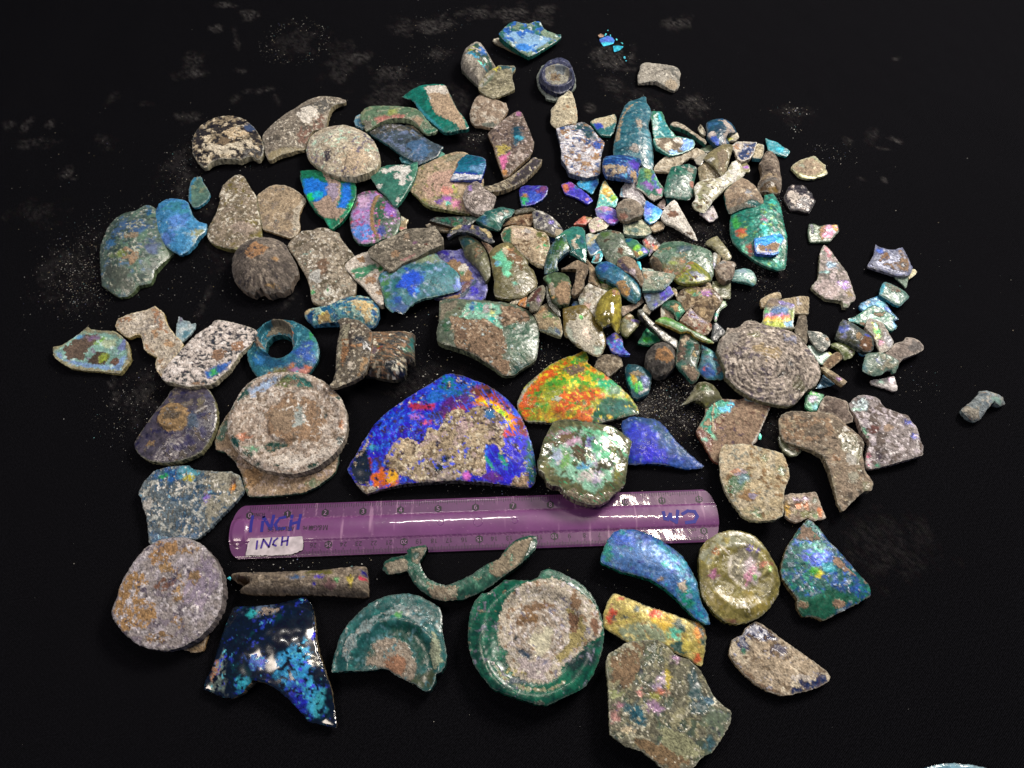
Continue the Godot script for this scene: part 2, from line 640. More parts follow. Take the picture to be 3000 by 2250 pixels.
# One layer of weathering, or of shade painted into hollow mouths and ends. n: blotches of noise, p: a patch with ragged outline, b: an oval patch, r: rings, l: streaks, e: along the edge, k: a crack.
func paint(l: String, li: int, off: float, pos: PackedVector2Array, dep: PackedFloat32Array, col: PackedColorArray, cls: PackedByteArray, up: PackedFloat32Array, ids: Dictionary, bcls: int, patched: Array) -> void:
	var t := l.split(" ", false)
	var c := hexc(t[1])
	var vn := pos.size()
	var ox := off + li * 17.3
	var oy := off * 0.7 - li * 11.9
	if t[0] == "k":
		var a := points(t[2])[0]
		var b := points(t[3])[0]
		for i in vn:
			var q := Geometry2D.get_closest_point_to_segment(pos[i], a, b)
			var w := pos[i].distance_to(q + Vector2(0.6, 0) * noise.get_noise_2d(q.y * 0.3, ox))
			if w < 0.5:
				col[i] = col[i].lerp(c, 1.0 - w / 0.6)
				up[i] -= 0.3
		return
	if t[0] == "n":
		var th := t[2].to_float()
		var f := 0.5 / t[3].to_float()
		var k: int = ids[t[4]]
		var soft := 0.05 if k == 0 else 0.11
		th = 1.15 * th + 0.10
		var only: bool = k != bcls and patched[k]
		for i in vn:
			var v := 0.8 * noise.get_noise_2d(pos[i].x * f + ox, pos[i].y * f + oy) + 0.45 * noise.get_noise_2d(pos[i].x * f * 0.23 + oy, pos[i].y * f * 0.23 - ox)
			if only and cls[i] != k:
				v -= 0.3
			if v > th - soft:
				mark(i, clampf((v - th + soft) / (2.0 * soft), 0.0, 1.0), c, k, col, cls, up)
		return
	var k: int = ids[t[2]]
	if t[0] == "e":
		var width := t[3].to_float()
		for i in vn:
			var d := width - dep[i] + 0.5 * noise.get_noise_2d(pos[i].x * 0.5 + ox, pos[i].y * 0.5)
			if d > -0.3:
				mark(i, clampf((d + 0.3) / 0.6, 0.0, 1.0) * 0.9, c, k, col, cls, up)
		return
	if t[0] == "l":
		var dir := Vector2.from_angle(deg_to_rad(t[3].to_float()))
		var f := t[4].to_float()
		var th := t[5].to_float()
		for i in vn:
			var v := noise.get_noise_2d(pos[i].dot(dir) * f * 0.13 + ox, pos[i].cross(dir) * f * 1.1 + oy)
			if v > th - 0.08:
				mark(i, clampf((v - th + 0.08) / 0.16, 0.0, 1.0), c, k, col, cls, up)
		return
	if t[0] == "r":
		var ctr := points(t[3])[0]
		var f := t[4].to_float()
		var th := t[5].to_float()
		for i in vn:
			var p := pos[i]
			var r := p.distance_to(ctr)
			if t.size() > 6 and r > t[6].to_float() * (1.0 + 0.25 * noise.get_noise_2d(p.x * 0.09, p.y * 0.09)):
				continue
			var v := 0.45 * sin(r * f * 5.0 + 5.0 * noise.get_noise_2d(p.x * 0.05 + ox, p.y * 0.05)) + 0.6 * noise.get_noise_2d(p.x * 0.25 + oy, p.y * 0.25)
			if v > th - 0.08:
				mark(i, clampf((v - th + 0.08) / 0.16, 0.0, 1.0), c, k, col, cls, up)
		return
	var rag := t[3].to_float() * 0.45
	var f2 := 0.55 / maxf(rag * 1.6, 1.2)
	var soft2 := 0.25 if k == 0 else (0.4 + 0.35 * rag)
	if t[0] == "b":
		var ctr := points(t[4])[0]
		var rad := points(t[5])[0]
		rad = Vector2(maxf(rad.x, 0.5), maxf(rad.y, 0.5))
		var small := minf(rad.x, rad.y)
		rag = minf(rag, small * 0.9)
		soft2 = minf(soft2, small * 0.6)
		for i in vn:
			var p := pos[i]
			var q := (p - ctr) / rad
			var ql := q.length()
			if ql > 2.2:
				continue
			var v := (1.0 - ql) * small + rag * 1.5 * noise.get_noise_2d(p.x * f2 + ox, p.y * f2 + oy) + 0.35 * noise.get_noise_2d(p.x * 0.6 + oy, p.y * 0.6)
			if v > -soft2:
				mark(i, clampf((v + soft2) / (2.0 * soft2), 0.0, 1.0), c, k, col, cls, up)
		return
	if t[0] == "p":
		var poly := PackedVector2Array()
		for q in range(4, t.size()):
			poly.append(points(t[q])[0])
		var lo := poly[0]
		var hi := poly[0]
		for p in poly:
			lo = lo.min(p)
			hi = hi.max(p)
		var grow := rag * 1.2 + 1.0
		lo -= Vector2(grow, grow)
		hi += Vector2(grow, grow)
		var pn := poly.size()
		for i in vn:
			var p := pos[i]
			if p.x < lo.x or p.y < lo.y or p.x > hi.x or p.y > hi.y:
				continue
			var d2 := 1e9
			var inn := false
			var b := poly[pn - 1]
			for q in pn:
				var a := poly[q]
				var ab := b - a
				var ap := p - a
				var s := clampf(ap.dot(ab) / maxf(ab.length_squared(), 1e-9), 0.0, 1.0)
				d2 = minf(d2, (ap - ab * s).length_squared())
				if (a.y > p.y) != (b.y > p.y) and p.x < (b.x - a.x) * (p.y - a.y) / (b.y - a.y) + a.x:
					inn = not inn
				b = a
			var v := sqrt(d2) * (1.0 if inn else -1.0) + rag * 1.3 * noise.get_noise_2d(p.x * f2 + ox, p.y * f2 + oy) + 0.5 * noise.get_noise_2d(p.x * 0.6 + oy, p.y * 0.6)
			if v > -soft2:
				mark(i, clampf((v + soft2) / (2.0 * soft2), 0.0, 1.0), c, k, col, cls, up)

func mark(i: int, w: float, c: Color, k: int, col: PackedColorArray, cls: PackedByteArray, up: PackedFloat32Array) -> void:
	col[i] = col[i].lerp(c, w)
	if w > 0.5:
		if k == 0 and cls[i] != 0:
			up[i] += 0.35
		elif k != 0 and cls[i] == 0:
			up[i] -= 0.3
		cls[i] = k

# ---------------------------------------------------------------- cloth
func steps(lo: float, hi: float, d: float, far: float) -> PackedFloat32Array:
	var out := PackedFloat32Array()
	var x := lo
	var grow := d
	var before := PackedFloat32Array()
	while x > -far:
		grow *= 1.35
		x -= grow
		before.append(x)
	before.reverse()
	out.append_array(before)
	x = lo
	while x < hi:
		out.append(x)
		x += d
	grow = d
	while x < far:
		out.append(x)
		grow *= 1.35
		x += grow
	return out

func cloth_height(x: float, z: float) -> float:
	var away := clampf((Vector2(x, (z + 60.0) * 1.2).length() - 250.0) / 200.0, 0.0, 1.0)
	var h := 0.0
	h += 5.0 * away * noise.get_noise_2d(x * 0.0035 + 40.0 + z * 0.0012, z * 0.0022)
	h += 1.1 * away * noise.get_noise_2d(x * 0.014, z * 0.009 + 70.0)
	return h - 0.25 - 2.2 * away

func cloth() -> void:
	var xs := steps(-560.0, 560.0, 2.3, 1100.0)
	var zs := steps(-480.0, 275.0, 2.3, 1100.0)
	var nx := xs.size()
	var nz := zs.size()
	var v := PackedVector3Array()
	var c := PackedColorArray()
	var nm := PackedVector3Array()
	var uv := PackedVector2Array()
	var ix := PackedInt32Array()
	# smears and puffs of dust rubbed into the weave: centre, radii, turn, strength
	var smears := [[-291.4, -441.4, 9.7, 6.5, 10, 1.0], [-295, -405, 7.5, 7.8, 0, 1.2], [-266.3, -426.8, 13.8, 9.6, 25, 0.9], [-273.3, -391.5, 3.4, 22.8, -15, 0.5], [-213.1, -385.4, 26.9, 25.1, 0, 0.35], [-302.2, -338.4, 9.1, 10.5, 0, 0.9], [-260.9, -345.1, 6.5, 3.9, 20, 0.6], [-147, -362.3, 9.9, 11.8, 30, 0.9], [-298.4, -282, 12.6, 9.7, 20, 0.8], [-237.8, -317.1, 19.3, 4.7, -10, 0.6], [-219.8, -304.1, 3.2, 11.8, -30, 0.5], [-258.5, -306.4, 11.2, 4.6, -40, 0.5], [-424.7, -275.8, 5.6, 7, 0, 0.8], [-446.5, -273.6, 3.7, 11.3, 10, 0.6], [-463, -273.6, 6.2, 6.1, 0, 0.6], [-390.7, -212.9, 9, 8, 0, 0.8], [-367.9, -252, 11.7, 9.3, 20, 0.5], [-419.6, -255.4, 12.3, 4.3, 10, 0.6], [-439.2, -251.1, 18.4, 7.6, 8, 0.4], [-376.5, -306.4, 5.7, 13.7, 10, 0.35], [-343, -299.6, 7.6, 3.6, 10, 0.4], [374.8, -363.8, 7.3, 4, -15, 0.6], [345.8, -252, 6.1, 3, 25, 1.2], [303.4, -252, 5.5, 7.6, 30, 0.5], [326.6, -256.7, 6.8, 10.2, 30, 0.4], [325, -202.9, 4.2, 3.6, 30, 0.9], [303.3, -205.7, 3.6, 4, 0, 0.5], [332.6, -241.8, 6.7, 1.7, 5, 0.7], [-76.7, -415, 16.4, 19.9, 20, 0.9], [-71.6, -370.2, 11.3, 12.9, 0, 0.7], [-117.1, -339.3, 19.6, 14.3, 10, 0.7], [1.4, -429.5, 20.7, 17.1, -10, 0.9], [35.2, -428.4, 13.8, 19.2, 0, 0.7], [-34.6, -433.8, 20.8, 11.8, 0, 0.7], [-106, -412.4, 17.1, 15.7, 0, 0.5], [-105.7, -290.5, 18.9, 13.4, 0, 0.5], [-102.9, -318, 16.1, 18.5, 0, 0.5], [97.7, -362.3, 26.5, 21.5, 10, 0.9], [170, -297.8, 14.6, 15.3, 20, 0.9], [73.3, -291.9, 5.7, 7.2, 0, 0.9], [166.1, -415, 15.1, 11.6, -20, 0.7], [96.8, -322.7, 19.4, 9.3, 20, 0.5], [145.8, -329.8, 13, 6.6, 10, 0.4], [130.4, -141, 36.9, 28.4, 0, 0.45], [111.8, 21.3, 37.3, 29.9, 0, 0.5], [94.7, 18.5, 12.5, 11.1, 0, 0.8], [205.2, -112.6, 16.6, 15.4, 0, 0.6], [-269.2, 7.2, 17.6, 22.4, 20, 0.5], [-291.7, 12.9, 3.5, 14, 10, 1.0], [-297.3, -4.4, 2.5, 8.7, -5, 0.8], [-347.6, -105.7, 33.1, 40, 0, 0.25], [-242.4, -75.5, 3.2, 19.4, 10, 0.5], [-177.3, -72.2, 2.1, 16.1, 30, 0.4], [-288.8, -221.9, 18.1, 35.9, 0, 0.45], [-273.2, -174.5, 20.3, 22.5, 0, 0.4], [-274.8, -242.6, 12.2, 12.5, 0, 0.5], [-54, -299.6, 19.1, 26.8, 0, 0.3], [-117.9, -304.1, 19.1, 22.6, 0, 0.35], [-164.9, -356.4, 16.5, 33.6, 0, 0.4], [-33.9, -255.4, 18.5, 16.9, 0, 0.25], [249.3, 123.1, 36.3, 24.9, 0, 0.22], [189.1, 35.1, 12.3, 21.4, 0, 0.35], [-224.9, -130.2, 33.7, 21.1, 0, 0.25], [-65.9, -1.4, 27.9, 17.2, 0, 0.3], [-310, -356.4, 9.9, 24.2, 20, 0.4], [-373.4, -109.1, 16.6, 17.1, 0, 0.3], [261.2, -286, 18.9, 13.3, 15, 0.3], [-404.7, -166.9, 26, 14.9, 0, 0.25], [117.5, -299.6, 19.1, 22.4, 0, 0.3]]
	for zi in nz:
		for xi in nx:
			var x := xs[xi]
			var z := zs[zi]
			v.append(Vector3(x, cloth_height(x, z), z) * MM)
			var e := 3.0
			nm.append(Vector3(cloth_height(x - e, z) - cloth_height(x + e, z), 2.0 * e, cloth_height(x, z - e) - cloth_height(x, z + e)).normalized())
			uv.append(Vector2(x, z) / 40.0)
			c.append(Color(0.0185, 0.0170, 0.0205))
			if zi and xi:
				var q := zi * nx + xi
				ix.append_array(PackedInt32Array([q - nx - 1, q - nx, q, q - nx - 1, q, q - 1]))
	for m: Array in smears:
		var turn := Vector2.from_angle(deg_to_rad(m[4]))
		for zi in nz:
			var dz := zs[zi] - float(m[1])
			if absf(dz) > (float(m[2]) + float(m[3])) * 1.4:
				continue
			for xi in nx:
				var d := Vector2(xs[xi] - float(m[0]), dz)
				if absf(d.x) > (float(m[2]) + float(m[3])) * 1.4:
					continue
				var r := Vector2(d.dot(turn) / float(m[2]), d.cross(turn) / float(m[3])).length()
				var g := 1.0 - r + 0.9 * noise.get_noise_2d(xs[xi] * 0.05 + float(m[0]), zs[zi] * 0.05)
				if g <= 0.0:
					continue
				var fine := clampf(0.55 + 1.6 * noise.get_noise_2d(xs[xi] * 0.33, zs[zi] * 0.33 + float(m[1])), 0.0, 1.6)
				var k := minf(g * 1.4, 1.0) * fine * float(m[5])
				var q := zi * nx + xi
				c[q] = c[q] + Color(0.12, 0.115, 0.11) * k
	var arr := []
	arr.resize(Mesh.ARRAY_MAX)
	arr[Mesh.ARRAY_VERTEX] = v
	arr[Mesh.ARRAY_NORMAL] = nm
	arr[Mesh.ARRAY_COLOR] = c
	arr[Mesh.ARRAY_TEX_UV] = uv
	arr[Mesh.ARRAY_INDEX] = ix
	var am := ArrayMesh.new()
	am.add_surface_from_arrays(Mesh.PRIMITIVE_TRIANGLES, arr)
	var m := base_mat("black_twill_cloth", 0.95, 0.0)
	m.metallic_specular = 0.08
	var twill := Image.create(512, 512, false, Image.FORMAT_RGB8)
	var bump := Image.create(512, 512, false, Image.FORMAT_RGB8)
	for y in 512:
		for x in 512:
			var a := fposmod((x + y) * 28.0 / 512.0, 1.0)
			var thread := fposmod((x - y * 2.0) * 56.0 / 512.0, 1.0)
			var h := 0.5 + 0.5 * sin(a * TAU)
			h *= 0.75 + 0.25 * sin(thread * TAU)
			var n := noise.get_noise_2d(x * 0.05, y * 0.05) * 0.25
			var k := clampf(0.42 + 0.55 * h + n, 0.0, 1.0)
			twill.set_pixel(x, y, Color(k, k, k))
			bump.set_pixel(x, y, Color(h, h, h))
	bump.bump_map_to_normal_map(6.0)
	m.albedo_texture = ImageTexture.create_from_image(twill)
	m.normal_enabled = true
	m.normal_texture = ImageTexture.create_from_image(bump)
	m.normal_scale = 1.0
	am.surface_set_material(0, m)
	var o := MeshInstance3D.new()
	o.name = "ground_cloth"
	o.mesh = am
	o.set_meta("kind", "structure")
	tag(o, "black twill cloth with faint folds and dusty smears under everything", "")
	add_child(o)

# ---------------------------------------------------------------- ruler
var ruler_root: Node3D
var ruler_turn := 0.0
const HALF := 18.4

func rl(x: float, z: float) -> Vector2:   # cloth position to the ruler's own along and across, in mm
	var d := Vector2(x, z) - Vector2(ruler_root.position.x, ruler_root.position.z) / MM
	return d.rotated(ruler_turn)

func ruler_top(v: float) -> float:
	var a := absf(v)
	if a > 8.2:
		return 1.5 - 0.5 * smoothstep(HALF - 1.4, HALF, a)
	return 1.5 + 0.7 * smoothstep(8.2, 7.2, a) + 0.9 * (1.0 - (a / 8.2) * (a / 8.2))

func plain(called: String, c: Color, rough: float) -> StandardMaterial3D:
	var m := StandardMaterial3D.new()
	m.resource_name = called
	m.albedo_color = c
	m.roughness = rough
	return m

func flat_strokes(lines: Array, width: float, y: float) -> ArrayMesh:
	var st := SurfaceTool.new()
	st.begin(Mesh.PRIMITIVE_TRIANGLES)
	for l: PackedVector2Array in lines:
		for i in l.size() - 1:
			var d := (l[i + 1] - l[i]).normalized()
			var n := d.orthogonal() * width * 0.5
			var from := l[i] - d * width * 0.35
			var to := l[i + 1] + d * width * 0.35
			var cuts := maxi(1, int(from.distance_to(to) / 1.2))
			for k in cuts:
				var a := from.lerp(to, k / float(cuts))
				var b := from.lerp(to, (k + 1.0) / cuts)
				for p: Vector2 in [a + n, b + n, b - n, a + n, b - n, a - n]:
					st.set_normal(Vector3.UP)
					st.add_vertex(Vector3(p.x, y + (ruler_top(p.y) if y < 3.0 else 0.0), p.y) * MM)
	return st.commit()

func put(called: String, mesh: Mesh, m: Material, parent: Node3D, stuff := false) -> MeshInstance3D:
	var o := MeshInstance3D.new()
	o.name = called
	o.mesh = mesh
	o.material_override = m
	parent.add_child(o, true)
	if stuff:
		o.set_meta("kind", "stuff")
	return o

func letters(text: String, height: float, at: Vector2, turned: bool, m: Material, called: String) -> void:
	var tm := TextMesh.new()
	var f := SystemFont.new()
	f.font_names = PackedStringArray(["Droid Sans"])
	tm.font = f
	tm.text = text
	tm.font_size = 32
	tm.pixel_size = height * MM / 23.0
	tm.depth = 0.00006
	tm.curve_step = 1.0
	var o := put(called, tm, m, ruler_root)
	o.position = Vector3(at.x, ruler_top(at.y) + 0.14, at.y) * MM
	o.rotation = Vector3(-PI / 2, PI if turned else 0.0, 0)

func ruler() -> void:
	ruler_root = Node3D.new()
	ruler_root.name = "ruler"
	add_child(ruler_root)
	var l0 := Vector2(-176.59, 113.63)
	var l1 := Vector2(125.18, 102.31)
	ruler_turn = -(l1 - l0).angle()
	ruler_root.position = Vector3(l0.x, 0.3, l0.y) * MM
	ruler_root.rotation.y = ruler_turn
	ruler_turn = -(l1 - l0).angle()
	tag(ruler_root, "translucent purple plastic ruler in inches and centimetres lying across the lower middle", "ruler")
	# the plate: rows across, columns along, both ends bowed
	var v := PackedVector3Array()
	var nm := PackedVector3Array()
	var c := PackedColorArray()
	var ix := PackedInt32Array()
	var rows := 75
	var cols := 420
	for r in rows:
		var w := lerpf(-HALF, HALF, r / float(rows - 1))
		var bow := sqrt(maxf(0.0, 1.0 - pow(absf(w) / (HALF + 0.4), 2.6)))
		var a := -1.5 - 10.0 * bow
		var b := 306.0 + 9.6 * bow
		for q in cols:
			var u := lerpf(a, b, q / float(cols - 1))
			var y := ruler_top(w) + 0.05 * noise.get_noise_2d(u * 0.1, w * 0.05)
			if u < 1.0:
				var e := Vector2((u + 5.2) / 5.6, w / 11.5).length()
				y += 1.0 * (1.0 - smoothstep(0.75, 1.05, e))
			v.append(Vector3(u, y, w) * MM)
			var k := 1.0 + 0.16 * noise.get_noise_2d(u * 0.05, w * 0.05) + 0.10 * noise.get_noise_2d(u * 0.9, w * 0.9)
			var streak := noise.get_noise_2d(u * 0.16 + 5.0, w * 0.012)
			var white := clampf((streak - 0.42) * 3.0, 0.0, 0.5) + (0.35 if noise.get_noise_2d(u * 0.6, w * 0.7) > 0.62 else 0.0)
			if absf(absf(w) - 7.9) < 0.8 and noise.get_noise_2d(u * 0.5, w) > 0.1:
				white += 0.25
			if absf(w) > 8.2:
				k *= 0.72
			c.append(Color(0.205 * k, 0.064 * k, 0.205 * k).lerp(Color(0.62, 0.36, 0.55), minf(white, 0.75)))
	for r in rows:
		for q in cols:
			var i := r * cols + q
			var dx := v[mini(i + 1, r * cols + cols - 1)] - v[maxi(i - 1, r * cols)]
			var dz := v[mini(r + 1, rows - 1) * cols + q] - v[maxi(r - 1, 0) * cols + q]
			nm.append(dz.cross(dx).normalized())
			if r and q:
				ix.append_array(PackedInt32Array([i - cols - 1, i - cols, i, i - cols - 1, i, i - 1]))
	# rim all round and underside
	var loop := PackedInt32Array()
	for q in cols:
		loop.append(q)
	for r in range(1, rows):
		loop.append(r * cols + cols - 1)
	for q in range(cols - 2, -1, -1):
		loop.append((rows - 1) * cols + q)
	for r in range(rows - 2, 0, -1):
		loop.append(r * cols)
	for i in loop.size():
		var p := v[loop[i]]
		var p2 := v[loop[(i + 1) % loop.size()]]
		var f := v.size()
		var o := Vector3((p2 - p).z, 0, -(p2 - p).x).normalized()
		for e: Vector3 in [p, p2, Vector3(p.x, 0, p.z), Vector3(p2.x, 0, p2.z)]:
			v.append(e)
			nm.append(o)
			c.append(Color(0.4, 0.18, 0.38))
		ix.append_array(PackedInt32Array([f, f + 2, f + 1, f + 1, f + 2, f + 3]))
	var arr := []
	arr.resize(Mesh.ARRAY_MAX)
	arr[Mesh.ARRAY_VERTEX] = v
	arr[Mesh.ARRAY_NORMAL] = nm
	arr[Mesh.ARRAY_COLOR] = c
	arr[Mesh.ARRAY_INDEX] = ix
	var am := ArrayMesh.new()
	am.add_surface_from_arrays(Mesh.PRIMITIVE_TRIANGLES, arr)
	var pm := base_mat("purple_plastic", 0.32, 0.0)
	pm.transparency = BaseMaterial3D.TRANSPARENCY_ALPHA
	pm.albedo_color = Color(1, 1, 1, 0.8)
	pm.clearcoat_enabled = true
	pm.clearcoat = 1.0
	pm.clearcoat_roughness = 0.06
	put("plate", am, pm, ruler_root)
	# printed scales
	var ink := plain("print_ink", Color(0.055, 0.04, 0.07), 0.5)
	var pale := plain("pale_print", Color(0.62, 0.45, 0.62), 0.5)
	var inch: Array = []
	for i in 193:
		var u := i * 25.4 / 16.0
		var len := 4.2 if i % 16 == 0 else (3.7 if i % 8 == 0 else (3.1 if i % 4 == 0 else 2.4))
		inch.append(PackedVector2Array([Vector2(u, -HALF + 0.9), Vector2(u, -HALF + 0.9 + len)]))
	put("inch_tick_marks", flat_strokes(inch, 0.34, 0.14), ink, ruler_root, true)
	var cm: Array = []
	for i in 301:
		var u := 304.6 - i
		var len := 3.9 if i % 10 == 0 else (3.2 if i % 5 == 0 else 2.3)
		cm.append(PackedVector2Array([Vector2(u, HALF - 0.9), Vector2(u, HALF - 0.9 - len)]))
	put("centimetre_tick_marks", flat_strokes(cm, 0.30, 0.14), ink, ruler_root, true)
	for i in 13:
		number_plate(Vector2(i * 25.4, -HALF + 7.2), str(i), false, ink, pale)
	for i in 30:
		var at := Vector2(304.6 - 10.0 * i, HALF - 7.4)
		if i % 5 == 0 and i != 5:
			number_plate(at, str(i), true, ink, pale)
		elif i < 28:
			letters(str(i), 2.9, at, true, ink, "numeral")
	letters("cm", 2.2, Vector2(297.5, HALF - 8.2), true, ink, "printed_word")
	letters("INCH", 1.6, Vector2(6.6, -HALF + 7.0), false, ink, "printed_word")
	var brand_at := rl(82.17, 112.02)
	letters("M&G", 3.2, rl(-127.66, 111.43), true, ink, "printed_word")
	letters("ARL96156", 2.9, rl(-154.03, 112.26), true, ink, "printed_word")
	# two printed characters between the words, upside down like them
	var g: Array = []
	var g0 := rl(-134.26, 111.67)
	for s: Array in [[-1.2, -1.4, 1.2, -1.4], [-1.2, -0.7, 1.2, -0.7], [-1.2, -1.4, -1.2, -0.1], [1.2, -1.4, 1.2, -0.1], [-1.2, -0.1, 1.2, -0.1], [-1.4, 0.4, 1.4, 0.4], [-1.1, 0.9, 1.1, 0.9], [-1.3, 0.4, -1.3, 1.5], [0.0, 0.9, 1.3, 1.6], [-0.4, 0.9, -0.4, 1.6]]:
		g.append(PackedVector2Array([g0 - Vector2(s[0], s[1]), g0 - Vector2(s[2], s[3])]))
	g0 = rl(-137.89, 111.78)
	for s: Array in [[0.0, -1.5, 0.0, 0.0], [-1.1, -1.2, -0.7, -0.4], [1.1, -1.2, 0.7, -0.4], [-1.5, 0.0, 1.5, 0.0], [-0.5, 0.0, -1.2, 1.5], [0.5, 0.0, 0.5, 1.3], [0.5, 1.3, 1.5, 1.3], [1.5, 1.3, 1.5, 0.9]]:
		g.append(PackedVector2Array([g0 - Vector2(s[0], s[1]), g0 - Vector2(s[2], s[3])]))
	put("printed_word", flat_strokes(g, 0.34, 0.12), ink, ruler_root)
	# marker pen
	var marker := plain("blue_marker", Color(0.06, 0.05, 0.5), 0.6)
	put("marker_word", flat_strokes([
		path([-175.00, 103.14, -174.12, 114.07]),
		path([-166.65, 113.84, -167.34, 103.62, -160.68, 112.66, -160.82, 102.66]),
		path([-152.86, 103.62, -156.40, 104.58, -158.44, 109.35, -156.61, 112.42, -151.67, 111.95]),
		path([-148.39, 102.66, -147.85, 113.13]), path([-142.71, 102.18, -142.74, 112.19]), path([-147.99, 108.87, -142.92, 107.44])], 2.0, 0.16), marker, ruler_root)
	put("marker_word", flat_strokes([
		path([114.88, 101.94, 118.58, 99.77, 123.13, 100.25, 124.59, 103.62, 122.33, 107.21, 116.76, 107.92]),
		path([102.10, 100.73, 102.59, 105.30, 104.61, 105.78, 106.59, 101.94, 107.13, 105.78, 110.14, 107.68, 111.89, 99.77])], 2.2, 0.18), marker, ruler_root)
	# glued paper slip
	var slip := PackedVector2Array([rl(-173.07, 118.21), rl(-159.67, 115.41), rl(-150.14, 113.76), rl(-141.06, 111.88), rl(-137.98, 121.47), rl(-137.76, 126.54), rl(-144.99, 129.52), rl(-156.76, 130.20), rl(-174.66, 130.32), rl(-174.71, 123.32)])
	var torn := resampled(slip, 0.8, 0.5, 4.0)
	var st := SurfaceTool.new()
	st.begin(Mesh.PRIMITIVE_TRIANGLES)
	var tri := Geometry2D.triangulate_polygon(torn)
	for q in tri:
		var p := torn[q]
		st.set_normal(Vector3.UP)
		st.add_vertex(Vector3(p.x, 2.75 + 0.05 * noise.get_noise_2d(p.x * 0.3, p.y * 0.3), p.y) * MM)
	for i in torn.size():
		var a := torn[i]
		var b := torn[(i + 1) % torn.size()]
		var o := Vector3((b - a).y, 0, -(b - a).x).normalized()
		for e: Vector3 in [Vector3(a.x, 2.75, a.y), Vector3(b.x, 2.75, b.y), Vector3(b.x, ruler_top(b.y), b.y), Vector3(a.x, 2.75, a.y), Vector3(b.x, ruler_top(b.y), b.y), Vector3(a.x, ruler_top(a.y), a.y)]:
			st.set_normal(o)
			st.add_vertex(e * MM)
	var paper := plain("torn_paper", Color(0.86, 0.82, 0.84), 0.9)
	paper.albedo_texture = noise_tex(0.02, 1.0, 17, 0.72, 1.0)
	paper.uv1_triplanar = true
	paper.uv1_world_triplanar = true
	paper.uv1_scale = Vector3(12, 12, 12)
	var po := put("paper_slip", st.commit(), paper, ruler_root)
	put("handwriting", flat_strokes([
		path([-168.55, 120.60, -168.26, 125.91]),
		path([-165.33, 125.22, -164.66, 119.44, -160.23, 124.76, -159.45, 118.74]),
		path([-155.49, 118.74, -157.37, 120.60, -157.92, 122.92, -155.64, 123.84]),
		path([-152.23, 117.81, -152.10, 123.38]), path([-148.53, 117.58, -148.50, 123.38]), path([-152.21, 121.07, -148.51, 120.14])], 1.2, 3.02), plain("violet_ink", Color(0.22, 0.10, 0.52), 0.6), po)
	# moulded dimples
	var gloss := plain("moulded_plastic", Color(0.45, 0.27, 0.47), 0.12)
	for d: Array in [[-47.72, 107.68, 2.3], [-22.68, 107.21, 3.4], [1.99, 106.49, 2.2]]:
		var tm := TorusMesh.new()
		tm.outer_radius = d[2] * MM
		tm.inner_radius = (d[2] - 0.7) * MM
		tm.rings = 28
		tm.ring_segments = 8
		var to := put("dimple", tm, gloss, ruler_root)
		var at := rl(d[0], d[1])
		to.position = Vector3(at.x, ruler_top(at.y) - 0.12, at.y) * MM

func path(n: Array) -> PackedVector2Array:
	var out := PackedVector2Array()
	for i in range(0, n.size(), 2):
		out.append(rl(n[i], n[i + 1]))
	return out

func number_plate(at: Vector2, text: String, turned: bool, ink: Material, pale: Material) -> void:
	var cy := CylinderMesh.new()
	cy.top_radius = 2.75 * MM
	cy.bottom_radius = 2.75 * MM
	cy.height = 0.1 * MM
	cy.radial_segments = 6
	cy.rings = 1
	var o := put("number_plate", cy, ink, ruler_root)
	o.position = Vector3(at.x, ruler_top(at.y) + 0.08, at.y) * MM
	letters(text, 3.0 if text.length() == 1 else 2.5, at + Vector2(0, 0.0), turned, pale, "numeral")

